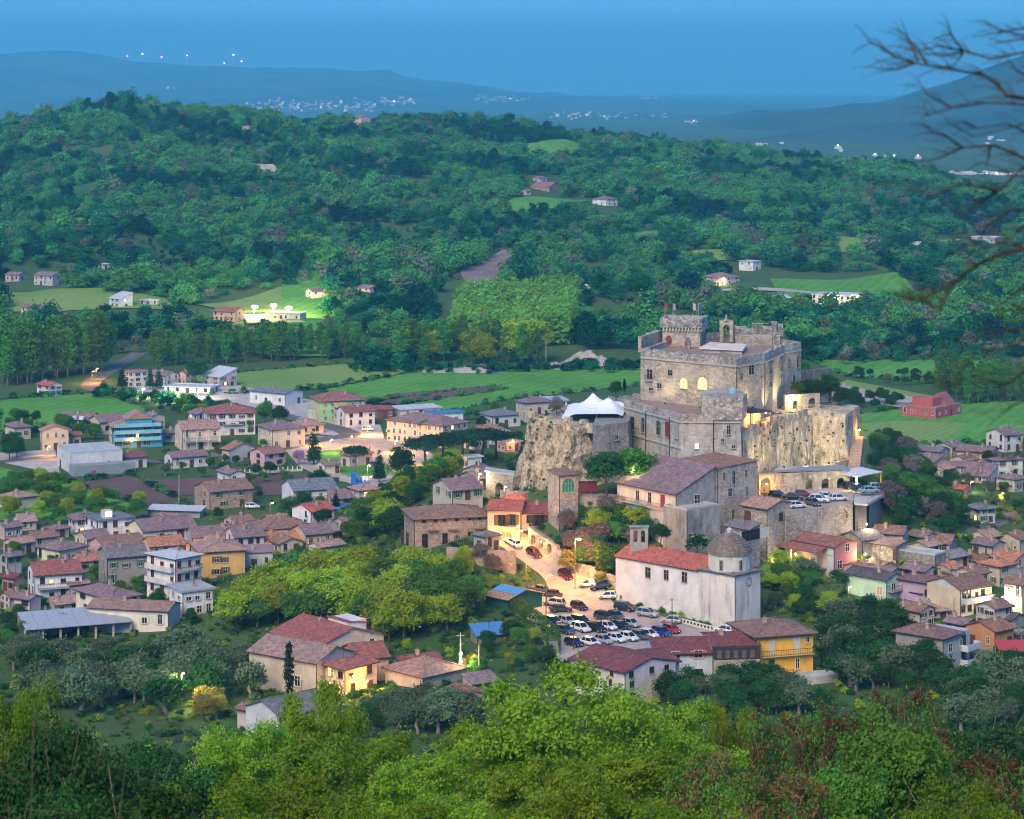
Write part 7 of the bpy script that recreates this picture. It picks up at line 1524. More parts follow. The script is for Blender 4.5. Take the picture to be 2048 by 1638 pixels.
def trunk_mesh(seed, h, r0, zb, w, nb=5, mat=None, up=.55, curve=.25):
    r = random.Random(seed); b = MB(); pts = [(0, 0, -.6), (r.uniform(-.1, .1), r.uniform(-.1, .1), zb * .5), (r.uniform(-curve, curve), r.uniform(-curve, curve), zb), (r.uniform(-curve, curve) * 2, r.uniform(-curve, curve) * 2, h * .8)]
    b.tube(pts, [r0 * 1.3, r0, r0 * .75, r0 * .2], 7)
    for i in range(nb):
        a = 2 * math.pi * i / nb + r.random(); q = w * r.uniform(.25, .42); s = Vector(pts[2]).lerp(Vector(pts[3]), r.uniform(-.15, .5)); e = Vector((q * math.cos(a), q * math.sin(a), s.z + (h - s.z) * r.uniform(.3, up + .25)))
        m = s.lerp(e, .5) + Vector((0, 0, -.05 * h)); b.tube([s, m, e], [r0 * .45, r0 * .28, r0 * .1], 5)
        for k in range(2):
            e2 = m + Vector((r.uniform(-1, 1) * w * .2, r.uniform(-1, 1) * w * .2, h * r.uniform(.05, .2))); b.tube([m, e2], [r0 * .2, r0 * .06], 4)
    return b.mesh('trunk', [mat or BARK], True)
PRO = {}
def proto(key, kind, seed):
    r = random.Random(seed); h, w = {'broad': (8, 7.5), 'olive': (5, 5.6), 'pine': (10, 10), 'cypress': (10, 1.9), 'poplar': (18, 5.5), 'shrub': (1.6, 2.4), 'palm': (7, 5), 'conifer': (11, 5)}[kind[0]]
    mat = LM[kind[1]]
    if kind[0] == 'broad': lb = round_lobes(r, w, h * .18, h, 10); p, o = crown_pts(lb, 520, 10, .38, seed); sz = .215; tr = trunk_mesh(seed, h, .22, h * .28, w)
    elif kind[0] == 'olive': lb = round_lobes(r, w, h * .22, h, 9); p, o = crown_pts(lb, 300, 10, .34, seed, .6); sz = .18; tr = trunk_mesh(seed, h, .26, h * .25, w, 5, BARKP)
    elif kind[0] == 'pine': lb = [(w * .3 * math.cos(a) * q, w * .3 * math.sin(a) * q, h * .84 + .3 * r.random(), w * .24, w * .24, h * .14) for a, q in [(i * 2.4, .25 + .75 * (i / 11)) for i in range(12)]]; p, o = crown_pts(lb, 520, 10, .42, seed, .6); sz = .25; tr = trunk_mesh(seed, h, .26, h * .66, w * .9, 6, BARK, .4)
    elif kind[0] == 'cypress': lb = [(0, 0, h * (i + .6) / 9, w / 2 * math.sin(math.pi * min(.98, (i + 1.2) / 10.5)) ** .7, w / 2 * math.sin(math.pi * min(.98, (i + 1.2) / 10.5)) ** .7, h / 11) for i in range(9)]; p, o = crown_pts(lb, 260, 9, .22, seed, .8); sz = .2; tr = trunk_mesh(seed, h, .16, h * .1, w * .3, 2)
    elif kind[0] == 'conifer': lb = [(0, 0, h * (.15 + .85 * i / 9), w / 2 * (1 - i / 9.6), w / 2 * (1 - i / 9.6), h / 20) for i in range(9)]; p, o = crown_pts(lb, 260, 9, .32, seed, .65); sz = .25; tr = trunk_mesh(seed, h, .2, h * .2, w * .3, 3)
    elif kind[0] == 'poplar': lb = [(.5 * math.sin(i * 2.1), .5 * math.cos(i * 1.7), h * (.22 + .76 * i / 8), w / 2 * math.sin(math.pi * (i + 1.6) / 10.6) ** .6, w / 2 * math.sin(math.pi * (i + 1.6) / 10.6) ** .6, h / 11) for i in range(9)]; p, o = crown_pts(lb, 300, 7, .5, seed, .65); sz = .42; tr = trunk_mesh(seed, h, .2, h * .25, w * .6, 4, BARKP)
    elif kind[0] == 'shrub': lb = round_lobes(r, w, 0, h, 6); p, o = crown_pts(lb, 60, 8, .2, seed, .55); sz = .15; tr = trunk_mesh(seed, h, .05, h * .2, w, 4)
    elif kind[0] == 'palm':
        pp_ = []; oo = []
        for i in range(22):
            a = 2 * math.pi * i / 22 * 1.618; el = r.uniform(-.2, 1.1)
            for k in range(16):
                t_ = (k + 1) / 16; x = math.cos(a) * math.cos(el) * 2.4 * t_; y = math.sin(a) * math.cos(el) * 2.4 * t_; z = h - .2 + 2.2 * t_ * math.sin(el) - 1.3 * t_ * t_
                for q in range(3): pp_.append((x + r.gauss(0, .1), y + r.gauss(0, .1), z + r.gauss(0, .1))); oo.append((0, 0, 1))
        p, o = np.array(pp_), np.array(oo, float); sz = .22; tr = MB().tube([(0, 0, -.5), (.1, 0, h * .5), (0, 0, h)], [.3, .22, .2], 8).mesh('trunk', [BARK], True)
    me = leaf_mesh('crown', p, o, sz, mat, seed)
    return dict(h=h, w=w, crown=me, trunk=tr)
def get_proto(kind, var):
    k = (kind, var)
    if k not in PRO: PRO[k] = proto(k, kind, 101 + 7 * var + abs(hash(kind[0] + kind[1])) % 1 + 31 * len(PRO))
    return PRO[k]
TR = random.Random(11)
TREE_N = {}
def tree(label, loc, kind, h, wf=1.0, group=None, name=None, cat='tree', r=None):
    q = get_proto(kind, TR.randrange(3 if kind[0] in ('broad', 'olive', 'shrub') else 2)); o = thing(name or {'broad': 'broadleaf_tree', 'olive': 'olive_tree', 'pine': 'stone_pine', 'cypress': 'cypress_tree', 'poplar': 'poplar_tree', 'shrub': 'shrub', 'palm': 'palm_tree', 'conifer': 'conifer_tree'}[kind[0]], label, 'shrub' if kind[0] == 'shrub' else cat, loc, TR.uniform(0, 6.28), group)
    s = h / q['h']; o.scale = (s * wf, s * wf, s)
    link('trunk', q['trunk'], o); link('crown', q['crown'], o); return o
def houses_block():
    out = []
    for n_, D in root_data.items():
        o = bpy.data.objects[n_]; out.append((o.location.x, o.location.y, o.rotation_euler.z, D['L1'], D['L2']))
    return np.array(out)
HB = houses_block()
def blocked(x, y, m=1.2):
    dx = x - HB[:, 0]; dy = y - HB[:, 1]; c = np.cos(HB[:, 2]); s = np.sin(HB[:, 2]); u = dx * c + dy * s; v = -dx * s + dy * c
    return bool(np.any((u > -m) & (u < HB[:, 4] + m) & (v > -m) & (v < HB[:, 3] + m)))
PAVED = [[(1055, 1200), (1100, 1178), (1150, 1170), (1080, 1120), (1000, 1075), (985, 1060), (1030, 1060), (1110, 1120), (1180, 1165), (1245, 1212), (1410, 1256), (1490, 1268), (1500, 1300), (1400, 1335), (1120, 1335), (1080, 1300)],
         [(1530, 1025), (1712, 1008), (1780, 985), (1765, 960), (1540, 965)], [(560, 890), (620, 872), (780, 880), (860, 905), (880, 935), (740, 980), (690, 965), (600, 935)]]
def stuff(name, label, P, S, I, protos):
    c = bpy.data.collections.new(name + '_kinds')
    for i, o in enumerate(protos): o.name = 'k%02d_%s' % (i, name); c.objects.link(o)
    me = bpy.data.meshes.new(name); n = len(P); me.vertices.add(n); me.vertices.foreach_set('co', np.asarray(P, 'f').ravel())
    r = np.random.default_rng(len(P))
    for an, ty, d in (('sc', 'FLOAT_VECTOR', np.asarray(S, 'f').ravel()), ('ro', 'FLOAT_VECTOR', np.c_[np.zeros((n, 2)), r.uniform(0, 6.28, n)].astype('f').ravel()), ('ix', 'INT', np.asarray(I, 'i'))):
        a = me.attributes.new(an, ty, 'POINT'); a.data.foreach_set('vector' if ty == 'FLOAT_VECTOR' else 'value', d)
    o = link(name, me); tag(o, label, None, None, 'stuff')
    g = bpy.data.node_groups.new(name, 'GeometryNodeTree'); g.interface.new_socket('Geometry', in_out='INPUT', socket_type='NodeSocketGeometry'); g.interface.new_socket('Geometry', in_out='OUTPUT', socket_type='NodeSocketGeometry')
    N = g.nodes.new; L = g.links.new; gi = N('NodeGroupInput'); go = N('NodeGroupOutput'); ip = N('GeometryNodeInstanceOnPoints'); ci = N('GeometryNodeCollectionInfo')
    ci.inputs['Collection'].default_value = c; ci.inputs['Separate Children'].default_value = True; ci.inputs['Reset Children'].default_value = True
    def attr(nm, ty):
        a = N('GeometryNodeInputNamedAttribute'); a.data_type = ty; a.inputs['Name'].default_value = nm; return [s for s in a.outputs if s.enabled and s.name == 'Attribute'][0]
    L(gi.outputs[0], ip.inputs['Points']); L(ci.outputs[0], ip.inputs['Instance']); ip.inputs['Pick Instance'].default_value = True
    L(attr('ix', 'INT'), ip.inputs['Instance Index']); L(attr('ro', 'FLOAT_VECTOR'), ip.inputs['Rotation']); L(attr('sc', 'FLOAT_VECTOR'), ip.inputs['Scale']); L(ip.outputs[0], go.inputs[0])
    md = o.modifiers.new('scatter', 'NODES'); md.node_group = g; return o
UN = ['', 'first', 'second', 'third', 'fourth', 'fifth', 'sixth', 'seventh', 'eighth', 'ninth', 'tenth', 'eleventh', 'twelfth', 'thirteenth', 'fourteenth', 'fifteenth', 'sixteenth', 'seventeenth', 'eighteenth', 'nineteenth']
TE = ['', '', 'twent', 'thirt', 'fort', 'fift', 'sixt', 'sevent']
def ordinal(n): return UN[n] if n < 20 else (TE[n // 10] + 'ieth' if n % 10 == 0 else TE[n // 10] + 'y-' + UN[n % 10])
def scatter_feet(poly, n, m, sep, dmin, r):
    xs = [p[0] for p in poly]; ys = [p[1] for p in poly]; got = []; tries = 0
    while len(got) < n and tries < n * 40:
        tries += 1; px_, py_ = r.uniform(min(xs), max(xs)), r.uniform(min(ys), max(ys))
        if not inside(px_, py_, poly) or any(inside(px_, py_, q) for q in PAVED): continue
        p = hit(px_, py_, dmin)
        if blocked(p.x, p.y, m): continue
        if sep and any((p - g).length < sep for g in got): continue
        got.append(p)
    return sorted(got, key=lambda p: p.x / p.y)
def zone(poly, n, kinds, hr, label, group, m=1.5, wf=(.85, 1.25), sep=None, dmin=380, seed=1, cat='tree', mass=None):
    """n trees with feet inside a photo polygon; mass = name of the one object they form where no single tree stands out"""
    r = random.Random(seed); got = scatter_feet(poly, n, m, sep, dmin, r)
    if mass:
        ks = sorted(set(kinds)); S_ = []; I_ = []
        for p in got: k = r.choice(kinds); q = get_proto(k, 0); s = r.uniform(*hr) / q['h']; w_ = r.uniform(*wf); S_.append((s * w_, s * w_, s)); I_.append(ks.index(k))
        return stuff(mass, label, [tuple(p) for p in got], S_, I_, [bpy.data.objects.new('tree', get_proto(k, 0)['crown']) for k in ks])
    for i, p in enumerate(got):
        tree(label + ', %s from left' % ordinal(i + 1), p, r.choice(kinds), r.uniform(*hr), r.uniform(*wf), group, cat=cat)
    return got
B = lambda c: ('broad', c)
zone([(425, 1275), (470, 1240), (560, 1200), (640, 1182), (860, 1182), (935, 1205), (945, 1232), (880, 1278), (790, 1295), (700, 1265), (540, 1262)], 64, [B('spring'), B('spring'), B('spring'), B('green')], (6.5, 9.5), 'yellow green tree in the dense grove left of the street', 'trees of the yellow green grove', sep=2.7, seed=2, wf=(1, 1.4))
zone([(900, 1130), (960, 1120), (1000, 1160), (960, 1180), (910, 1170)], 6, [B('spring'), B('grey')], (3, 5), 'small tree between the palazzo terrace and the grove', 'trees below the palazzo terrace', seed=3)
zone([(600, 1178), (800, 1160), (880, 1165), (830, 1180), (650, 1185)], 9, [B('grey'), B('green')], (6, 8), 'greyish bare topped tree at the upper edge of the grove', 'bare topped trees above the grove', seed=4, sep=3)
zone([(20, 1335), (150, 1325), (330, 1315), (440, 1318), (530, 1362), (525, 1400), (480, 1395), (300, 1440), (60, 1430)], 44, [('olive', 'olive'), ('olive', 'olive'), ('olive', 'dark')], (4.5, 7.5), 'grey green olive tree in the dark grove at lower left', 'olive trees at lower left', sep=3.5, seed=5)
zone([(690, 1085), (720, 1050), (790, 1000), (860, 965), (920, 945), (900, 975), (850, 1000), (795, 1030), (790, 1085)], 34, [B('green'), B('dark'), B('spring')], (5, 8), 'green trees on the steep slope left of the palazzo', 'trees on the slope left of the palazzo', sep=2.8, mass='slope_wood', seed=6)
zone([(1110, 1085), (1160, 1050), (1210, 1040), (1245, 1050), (1290, 1085), (1300, 1105), (1240, 1110), (1220, 1165), (1160, 1150), (1120, 1110)], 24, [B('green'), B('dark'), B('spring'), B('grey')], (3.5, 6.5), 'tree on the bank between street wall and balcony house', 'trees on the bank above the street', sep=2.2, seed=7, m=.6)
tree('large dark green round tree, left of the pair under the castle wing', at(1214, 975, 505) - Vector((0, 0, 1.6)), B('dark'), 9.6, 1.2); tree('large dark green round tree, right of the pair under the castle wing', at(1270, 968, 506) - Vector((0, 0, 1.6)), B('green'), 9.4, 1.15)
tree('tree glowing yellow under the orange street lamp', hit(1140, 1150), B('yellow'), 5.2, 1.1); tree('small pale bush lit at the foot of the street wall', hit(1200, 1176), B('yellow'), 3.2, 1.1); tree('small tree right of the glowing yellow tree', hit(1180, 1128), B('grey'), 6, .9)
zone([(1735, 905), (1790, 900), (1850, 950), (1915, 1040), (1890, 1085), (1815, 1085), (1770, 1055), (1780, 1000), (1745, 950)], 70, [B('dark'), B('dark'), B('green'), B('grey')], (4.5, 8), 'dense dark trees on the wooded slope right of the castle', 'trees on the wooded slope right of the castle', sep=2.4, mass='wooded_slope', seed=8, m=.8)
zone([(1640, 850), (1700, 840), (1720, 880), (1700, 905)], 5, [B('dark')], (2, 3.5), 'small dark tree at the right end of the curtain wall', 'trees at the end of the curtain wall', seed=9)
for x, y, dd, h_, lb in ((1612, 800, 560, 5, 'dark tree on the castle terrace right of the garden arch'), (1640, 808, 555, 5.5, 'bushy tree behind the right end of the curtain wall'), (1660, 800, 562, 6, 'tree on the terrace below the ruined wall'), (1595, 792, 552, 3.4, 'bright green shrub tree against the castle keep'), (1680, 815, 556, 4.5, 'ivy like tree at the corner of the curtain wall')):
    tree(lb, at(x, y, dd), B('green') if 'bright' in lb else B('dark'), h_, 1.1)
tree('brown leaved tree on the terrace left of the marquee', at(1113, 832, 540), B('grey'), 4.8, .8); tree('small cypress by the keep corner', at(1249, 785, 556), ('cypress', 'cypress'), 3, 1.2); tree('dark bushy tree behind the marquee', at(1232, 798, 552), B('dark'), 4, 1)
zone([(1530, 1150), (1560, 1135), (1640, 1165), (1690, 1185), (1690, 1235), (1600, 1240), (1535, 1225)], 26, [B('green'), ('olive', 'olive'), B('dark'), B('spring')], (2.5, 5.2), 'garden tree between the apse and the mint green house', 'garden trees right of the apse', sep=2.0, seed=10)
zone([(1640, 1270), (1700, 1250), (1780, 1265), (1860, 1350), (1880, 1400), (1760, 1400), (1660, 1370)], 28, [('olive', 'olive'), B('dark'), B('dark'), ('olive', 'dark')], (4, 7.5), 'dark tree between the yellow house and corner house', 'trees between yellow house and corner house', sep=2.8, seed=11)
zone([(1340, 1390), (1480, 1380), (1560, 1385), (1640, 1380), (1650, 1440), (1480, 1460), (1340, 1450)], 24, [('olive', 'dark'), B('dark'), ('olive', 'olive')], (4, 6), 'dark tree below the blue grey and yellow houses', 'trees below the front houses', sep=2.8, seed=12)
zone([(1930, 1390), (2050, 1340), (2060, 1480), (1900, 1480)], 16, [B('dark'), ('olive', 'olive')], (4, 7), 'dark tree at the lower right edge of the village', 'trees at the lower right edge', sep=3, seed=13)
zone([(720, 1450), (800, 1420), (900, 1440), (960, 1470), (900, 1540), (760, 1540)], 16, [('olive', 'olive'), ('olive', 'olive'), B('dark')], (4, 6.5), 'olive tree below the pinkish hipped house', 'olive trees below the hipped house', sep=3, seed=14)
zone([(960, 1290), (1060, 1270), (1110, 1300), (1120, 1350), (1000, 1345), (930, 1330)], 12, [B('green'), B('dark'), B('spring')], (2.5, 4.5), 'bush tree on the grassy bank left of the car park', 'trees left of the car park', sep=2.2, seed=15)
zone([(780, 1325), (960, 1330), (1000, 1370), (960, 1362), (900, 1340), (800, 1335)], 7, [B('yellow'), B('green')], (2, 3.5), 'small lit bush behind the hipped house', 'bushes behind the hipped house', mass='lit_bushes', seed=16)
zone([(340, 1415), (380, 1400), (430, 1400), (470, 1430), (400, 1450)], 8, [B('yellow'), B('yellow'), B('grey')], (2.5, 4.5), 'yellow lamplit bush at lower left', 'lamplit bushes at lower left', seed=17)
tree('slim dark cypress in front of the tile roof house', hit(578, 1404, 380), ('cypress', 'cypress'), 9.6, .85)
# middle town trees
for i, (x, y, h_, k, lb) in enumerate(((628, 930, 11, ('conifer', 'pine'), 'tall dark conifer at the left of the park'), (712, 955, 8.5, ('pine', 'pine'), 'stone pine in the middle of the park lawn'), (758, 965, 9, ('conifer', 'pine'), 'dark conifer right of the park pine'), (800, 960, 9, B('dark'), 'round dark tree between conifer and stone pines'),
        (850, 942, 9, ('pine', 'pine'), 'leftmost of the broad stone pines'), (885, 938, 9.5, ('pine', 'pine'), 'second of the broad stone pines'), (925, 930, 9.5, ('pine', 'pine'), 'third of the broad stone pines'), (965, 925, 9.5, ('pine', 'pine'), 'fourth of the broad stone pines'), (992, 918, 8, ('pine', 'pine'), 'rightmost of the broad stone pines'),
        (570, 985, 4, ('palm', 'green'), 'small palm above the white villa'), (850, 890, 7, ('palm', 'green'), 'palm in front of the long cream building'), (672, 1018, 5, ('conifer', 'cypress'), 'dark conifer right of the white villa'), (598, 930, 4.5, B('blossom'), 'purple flowering tree by the pink house'), (240, 940, 3.5, B('dark'), 'dark bush right of the turquoise house'),
        (245, 778, 9, ('conifer', 'cypress'), 'dark conifer left of the white three storey block'), (300, 778, 8, ('conifer', 'pine'), 'left dark pine in front of the mauve roofs'), (318, 778, 8, ('conifer', 'pine'), 'right dark pine in front of the mauve roofs'), (392, 772, 10, B('dark'), 'tall dark tree behind the low white shop'),
        (640, 990, 7, B('dark'), 'dark tree behind the white villa'), (530, 850, 8, B('green'), 'big green tree right of the big white house'), (560, 852, 7, B('dark'), 'dark tree beside the beige house'), (500, 868, 5, B('green'), 'green tree below the big white house'), (185, 960, 3, B('blossom'), 'small pale blossoming tree on the ploughed plot'), (1898, 975, 5, B('dark'), 'round dark tree in the far right quarter'), (1905, 1040, 6, ('palm', 'green'), 'palm on the edge of the wooded slope'))):
    tree(lb, hit(x, y, 380), k, h_, 1.75 if 'broad stone' in lb else 1.0)
zone([(10, 905), (60, 900), (60, 930), (10, 930)], 5, [B('dark')], (5, 7), 'dark tree at the left edge of the middle town', 'dark trees at the left edge', seed=18)
zone([(0, 975), (130, 985), (290, 1020), (300, 1045), (150, 1050), (0, 1045)], 40, [B('green'), B('green'), B('spring')], (4, 6.5), 'green copse above the left town', 'copse above the left town', sep=2.5, mass='copse', seed=19)
zone([(0, 850), (110, 845), (200, 860), (210, 885), (60, 880), (0, 885)], 14, [B('green'), B('dark')], (3.5, 6), 'tree around the long farmhouse with dormers', 'trees round the dormer farmhouse', sep=3, seed=20)
zone([(240, 800), (420, 810), (480, 830), (400, 850), (330, 830), (250, 820)], 18, [B('green'), B('dark'), B('spring')], (2.5, 5), 'leafy hedge along the field road', 'hedge trees along the field road', sep=3, mass='field_hedge', seed=21)
zone([(320, 905), (480, 880), (640, 860), (640, 940), (500, 960), (320, 955)], 24, [B('green'), B('dark'), ('olive', 'olive')], (2, 4.5), 'garden tree between the middle town houses', 'garden trees of the middle town', sep=3, seed=22)
zone([(440, 960), (700, 965), (690, 1060), (520, 1060), (430, 1040)], 22, [B('green'), B('dark'), ('olive', 'olive')], (2, 5), 'garden tree around the farmhouse and villa', 'garden trees round the villa', sep=3, seed=23)
zone([(0, 1100), (420, 1110), (420, 1260), (0, 1290)], 34, [B('green'), B('dark'), ('olive', 'olive')], (2, 4.5), 'garden tree among the left town houses', 'garden trees of the left town', sep=3, seed=24)
zone([(930, 830), (1060, 820), (1040, 940), (940, 930)], 14, [B('green'), B('dark')], (2.5, 4.5), 'garden tree left of the cliff', 'garden trees left of the cliff', sep=3, seed=25)
zone([(1000, 935), (1040, 900), (1060, 930), (1035, 955)], 6, [B('dark'), B('green')], (2, 3.5), 'shrub clinging to the left end of the cliff', 'shrubs at the left end of the cliff', mass='cliff_shrubs', seed=26)
zone([(1880, 900), (2060, 900), (2060, 1060), (1930, 1060)], 22, [B('green'), B('dark'), ('olive', 'olive')], (2, 4.5), 'garden tree in the far right quarter', 'garden trees of the far right quarter', sep=3, seed=27)
zone([(1690, 805), (1810, 800), (1800, 830), (1700, 815)], 12, [B('dark')], (4, 6), 'dark hedge left of the red factory', 'hedge trees left of the red factory', sep=2.5, mass='factory_hedge', seed=28)
zone([(1700, 740), (1880, 760), (1880, 780), (1700, 760)], 14, [B('dark'), B('grey')], (3, 5), 'bushes along the gravel river bed', 'bushes along the gravel bed', sep=3, mass='river_bushes', seed=29)
# poplars behind the fields
zone([(0, 775), (210, 745), (215, 735), (0, 755)], 34, [('poplar', 'poplar')], (17, 23), 'tall poplar in the dense row at the left edge', 'poplars of the left row', sep=4, seed=30, wf=(.9, 1.3))
zone([(300, 735), (480, 728), (710, 718), (715, 705), (480, 712), (300, 720)], 46, [('poplar', 'poplar')], (11, 14), 'poplar in the long row behind the pale crop field', 'poplars behind the pale field', sep=4, seed=31, wf=(1.0, 1.5))
zone([(800, 735), (1010, 730), (1090, 735), (1080, 715), (810, 715)], 26, [('poplar', 'poplar'), B('spring')], (11, 17), 'pale poplar behind the long spoil heap', 'poplars behind the spoil heap', sep=4, seed=32, wf=(1.0, 1.4))
zone([(1880, 775), (2060, 790), (2060, 800), (1960, 812), (1880, 800)], 30, [('poplar', 'poplar')], (11, 14), 'poplar of the plantation right of the red factory', 'poplars right of the red factory', sep=3.5, seed=33, wf=(.9, 1.2))

# ------------------------------------------------------------------ masses that cannot be counted: woods, undergrowth
def far_proto(seed, mat, h, w, n=34, per=7, sz=.62, kind='round'):
    r = random.Random(seed)
    if kind == 'round': lb = round_lobes(r, w, h * .05, h, 8)
    elif kind == 'tall': lb = [(0, 0, h * (.15 + .8 * i / 5), w / 2 * math.sin(math.pi * (i + 1.3) / 7.3) ** .6, w / 2 * math.sin(math.pi * (i + 1.3) / 7.3) ** .6, h / 7) for i in range(6)]
    p, o = crown_pts(lb, n, per, w * .085, seed, .7); me = leaf_mesh('wood_tree', p, o, sz, mat, seed, .6, .55, .8)
    o_ = bpy.data.objects.new('wood_tree', me); return o_
FM = dict(a=leaf_mat('wood_leaf_mid', (.010, .11, .042), (.024, .16, .055), trans=.2), b=leaf_mat('wood_leaf_light', (.05, .21, .05), (.09, .28, .065), trans=.2), c=leaf_mat('wood_leaf_dark', (.003, .04, .026), (.008, .062, .032), trans=.2), d=leaf_mat('wood_leaf_grey', (.11, .15, .09), (.15, .19, .11), trans=.2))
rg = np.random.default_rng(5)
CLEAR = [[(90, 445), (170, 436), (190, 452), (110, 462)], [(560, 478), (640, 486), (690, 505), (600, 506)], [(1240, 470), (1330, 462), (1370, 478), (1270, 488)], [(1370, 505), (1450, 500), (1470, 522), (1385, 524)], [(240, 325), (330, 318), (350, 332), (260, 340)], [(1560, 455), (1630, 450), (1640, 465), (1570, 470)], [(760, 420), (850, 414), (880, 430), (780, 438)], [(560, 240), (680, 246), (690, 258), (570, 256)], [(390, 610), (560, 575), (660, 580), (650, 672), (470, 672), (400, 640)], [(0, 585), (150, 578), (330, 598), (360, 640), (0, 640)], [(920, 548), (1005, 500), (1048, 505), (1005, 560), (935, 575)], [(1040, 290), (1130, 280), (1160, 290), (1150, 325), (1060, 322)],
         [(960, 405), (1080, 394), (1250, 402), (1240, 422), (1100, 428), (980, 430)], [(1400, 560), (1530, 545), (1800, 545), (1830, 590), (1740, 625), (1540, 625), (1400, 595)], [(1660, 475), (1745, 480), (1760, 508), (1680, 508)], [(455, 328), (545, 330), (562, 348), (480, 344)],
         [(880, 575), (1150, 560), (1150, 720), (880, 720)], [(190, 755), (240, 730), (300, 700), (310, 715), (230, 760)], [(1140, 700), (1290, 700), (1290, 740), (1140, 740)], [(1600, 712), (2060, 712), (2060, 830), (1600, 830)], [(1480, 525), (1530, 525), (1530, 550), (1480, 550)], [(1040, 350), (1130, 350), (1130, 395), (1040, 395)],
         [(700, 228), (745, 228), (745, 258), (700, 258)], [(20, 540), (130, 540), (130, 580), (20, 580)], [(185, 525), (225, 525), (225, 548), (185, 548)], [(1495, 465), (1530, 465), (1530, 490), (1495, 490)], [(380, 725), (840, 722), (840, 800), (380, 800)], [(600, 565), (660, 565), (660, 605), (600, 605)], [(1860, 470), (2010, 470), (2010, 495), (1860, 495)], [(1825, 488), (1850, 488), (1850, 505), (1825, 505)]]
for x_, y_, a_, b_, hp_ in [q[:5] for q in HL]: CLEAR.append([(x_ - a_ - 9, y_ - 5), (x_ + b_ + 9, y_ - 5), (x_ + b_ + 9, y_ + 20), (x_ - a_ - 9, y_ + 20)])
P = []; S = []; I = []
n = 40000; x = rg.uniform(-620, 620, n); y = np.sqrt(rg.uniform(900 ** 2, 2120 ** 2, n)); z = gz(x, y); pxs, pys = CX + x / y * F, HY + (HC - z) / y * F
dens = _vn(x, y, 38.0, 9.0)
tone = _vn(x, y, 60.0, 2.0) + .5 * _vn(x, y, 22.0, 6.0)
okv = (pxs > -160) & (pxs < 2210) & (dens > -1.15)
for i in np.nonzero(okv)[0]:
    a, b = pxs[i], pys[i]
    if y[i] < 985 and not (705 < b < 735 and (1130 < a < 1640)) : continue
    if any(inside(a, b, q) for q in CLEAR): continue
    if y[i] > 980 and b > 640 and a < 720 and rg.random() < .25: continue
    s = rg.uniform(.42, .95) * (1.25 if tone[i] > .5 else 1.0) * (1.3 if rg.random() < .15 else 1)
    if dens[i] < -.7: s *= .45
    t_ = tone[i] + rg.normal() * .55
    k = 0 if t_ < .1 else 1
    if t_ < -.75: k = 2
    if rg.random() < .06: k = 3
    P.append((x[i], y[i], z[i] - .3)); S.append((s * rg.uniform(.75, 1.45), s * rg.uniform(.75, 1.45), s * rg.uniform(.7, 1.45))); I.append(k * 3 + rg.integers(3))
protos = []
for m_ in 'abcd':
    for v in range(3): protos.append(far_proto(500 + v + 10 * ord(m_), FM[m_], 9 if m_ != 'c' else 10, 10.5 if m_ != 'c' else 8.5, 52, 13, .5))
stuff('hillside_woods', 'unbroken woods covering the hill behind the valley', P, S, I, protos)
print('woods', len(P))
# poplar plantation
P = []; S = []; I = []; a0 = hit(900, 700, 900); a1 = hit(1135, 690, 900)
for r_ in range(16):
    for c_ in range(30):
        q = a0.lerp(a1, c_ / 29) ; yy = q.y + r_ * 7.5; xx = q.x * yy / q.y * .98 + r_ * .35 + rg.normal() * .4; P.append((xx, yy + rg.normal() * .4, g1(xx, yy) - .3)); s = rg.uniform(.9, 1.1); S.append((s, s, s)); I.append(rg.integers(2))
stuff('poplar_plantation', 'planted poplar wood with even crowns in the valley', P, S, I, [far_proto(900 + v, leaf_mat('plantation_leaf', (.13, .32, .035), (.2, .42, .06), trans=.3), 12.5, 6.2, 60, 7, .5, 'tall') for v in range(2)])
# hedgerows and bushes along the foot of the hill and river
P = []; S = []; I = []
def band(px0, px1, pyf, wdt, n, smin, smax, ks):
    for _ in range(n):
        a = rg.uniform(px0, px1); b = pyf(a) + rg.normal() * wdt; p = hit(a, b, 700); s = rg.uniform(smin, smax); P.append((p.x, p.y, p.z - .3)); S.append((s, s, s * rg.uniform(.8, 1.3))); I.append(int(rg.choice(ks)) * 3 + rg.integers(3))
band(700, 1140, lambda a: 742, 3, 90, .2, .4, [2, 0]); band(1140, 1290, lambda a: 738, 4, 40, .25, .5, [2, 0]); band(1600, 2060, lambda a: 705, 12, 190, .35, .7, [0, 2, 3, 0]); band(1600, 2060, lambda a: 660, 22, 240, .4, .75, [0, 2, 0, 1]); band(1290, 1640, lambda a: 690, 16, 90, .45, .8, [0, 1]); band(720, 820, lambda a: 735, 6, 30, .4, .8, [0, 2])
band(190, 420, lambda a: 788 + (a - 190) * .13, 4, 60, .25, .45, [0, 2, 1])
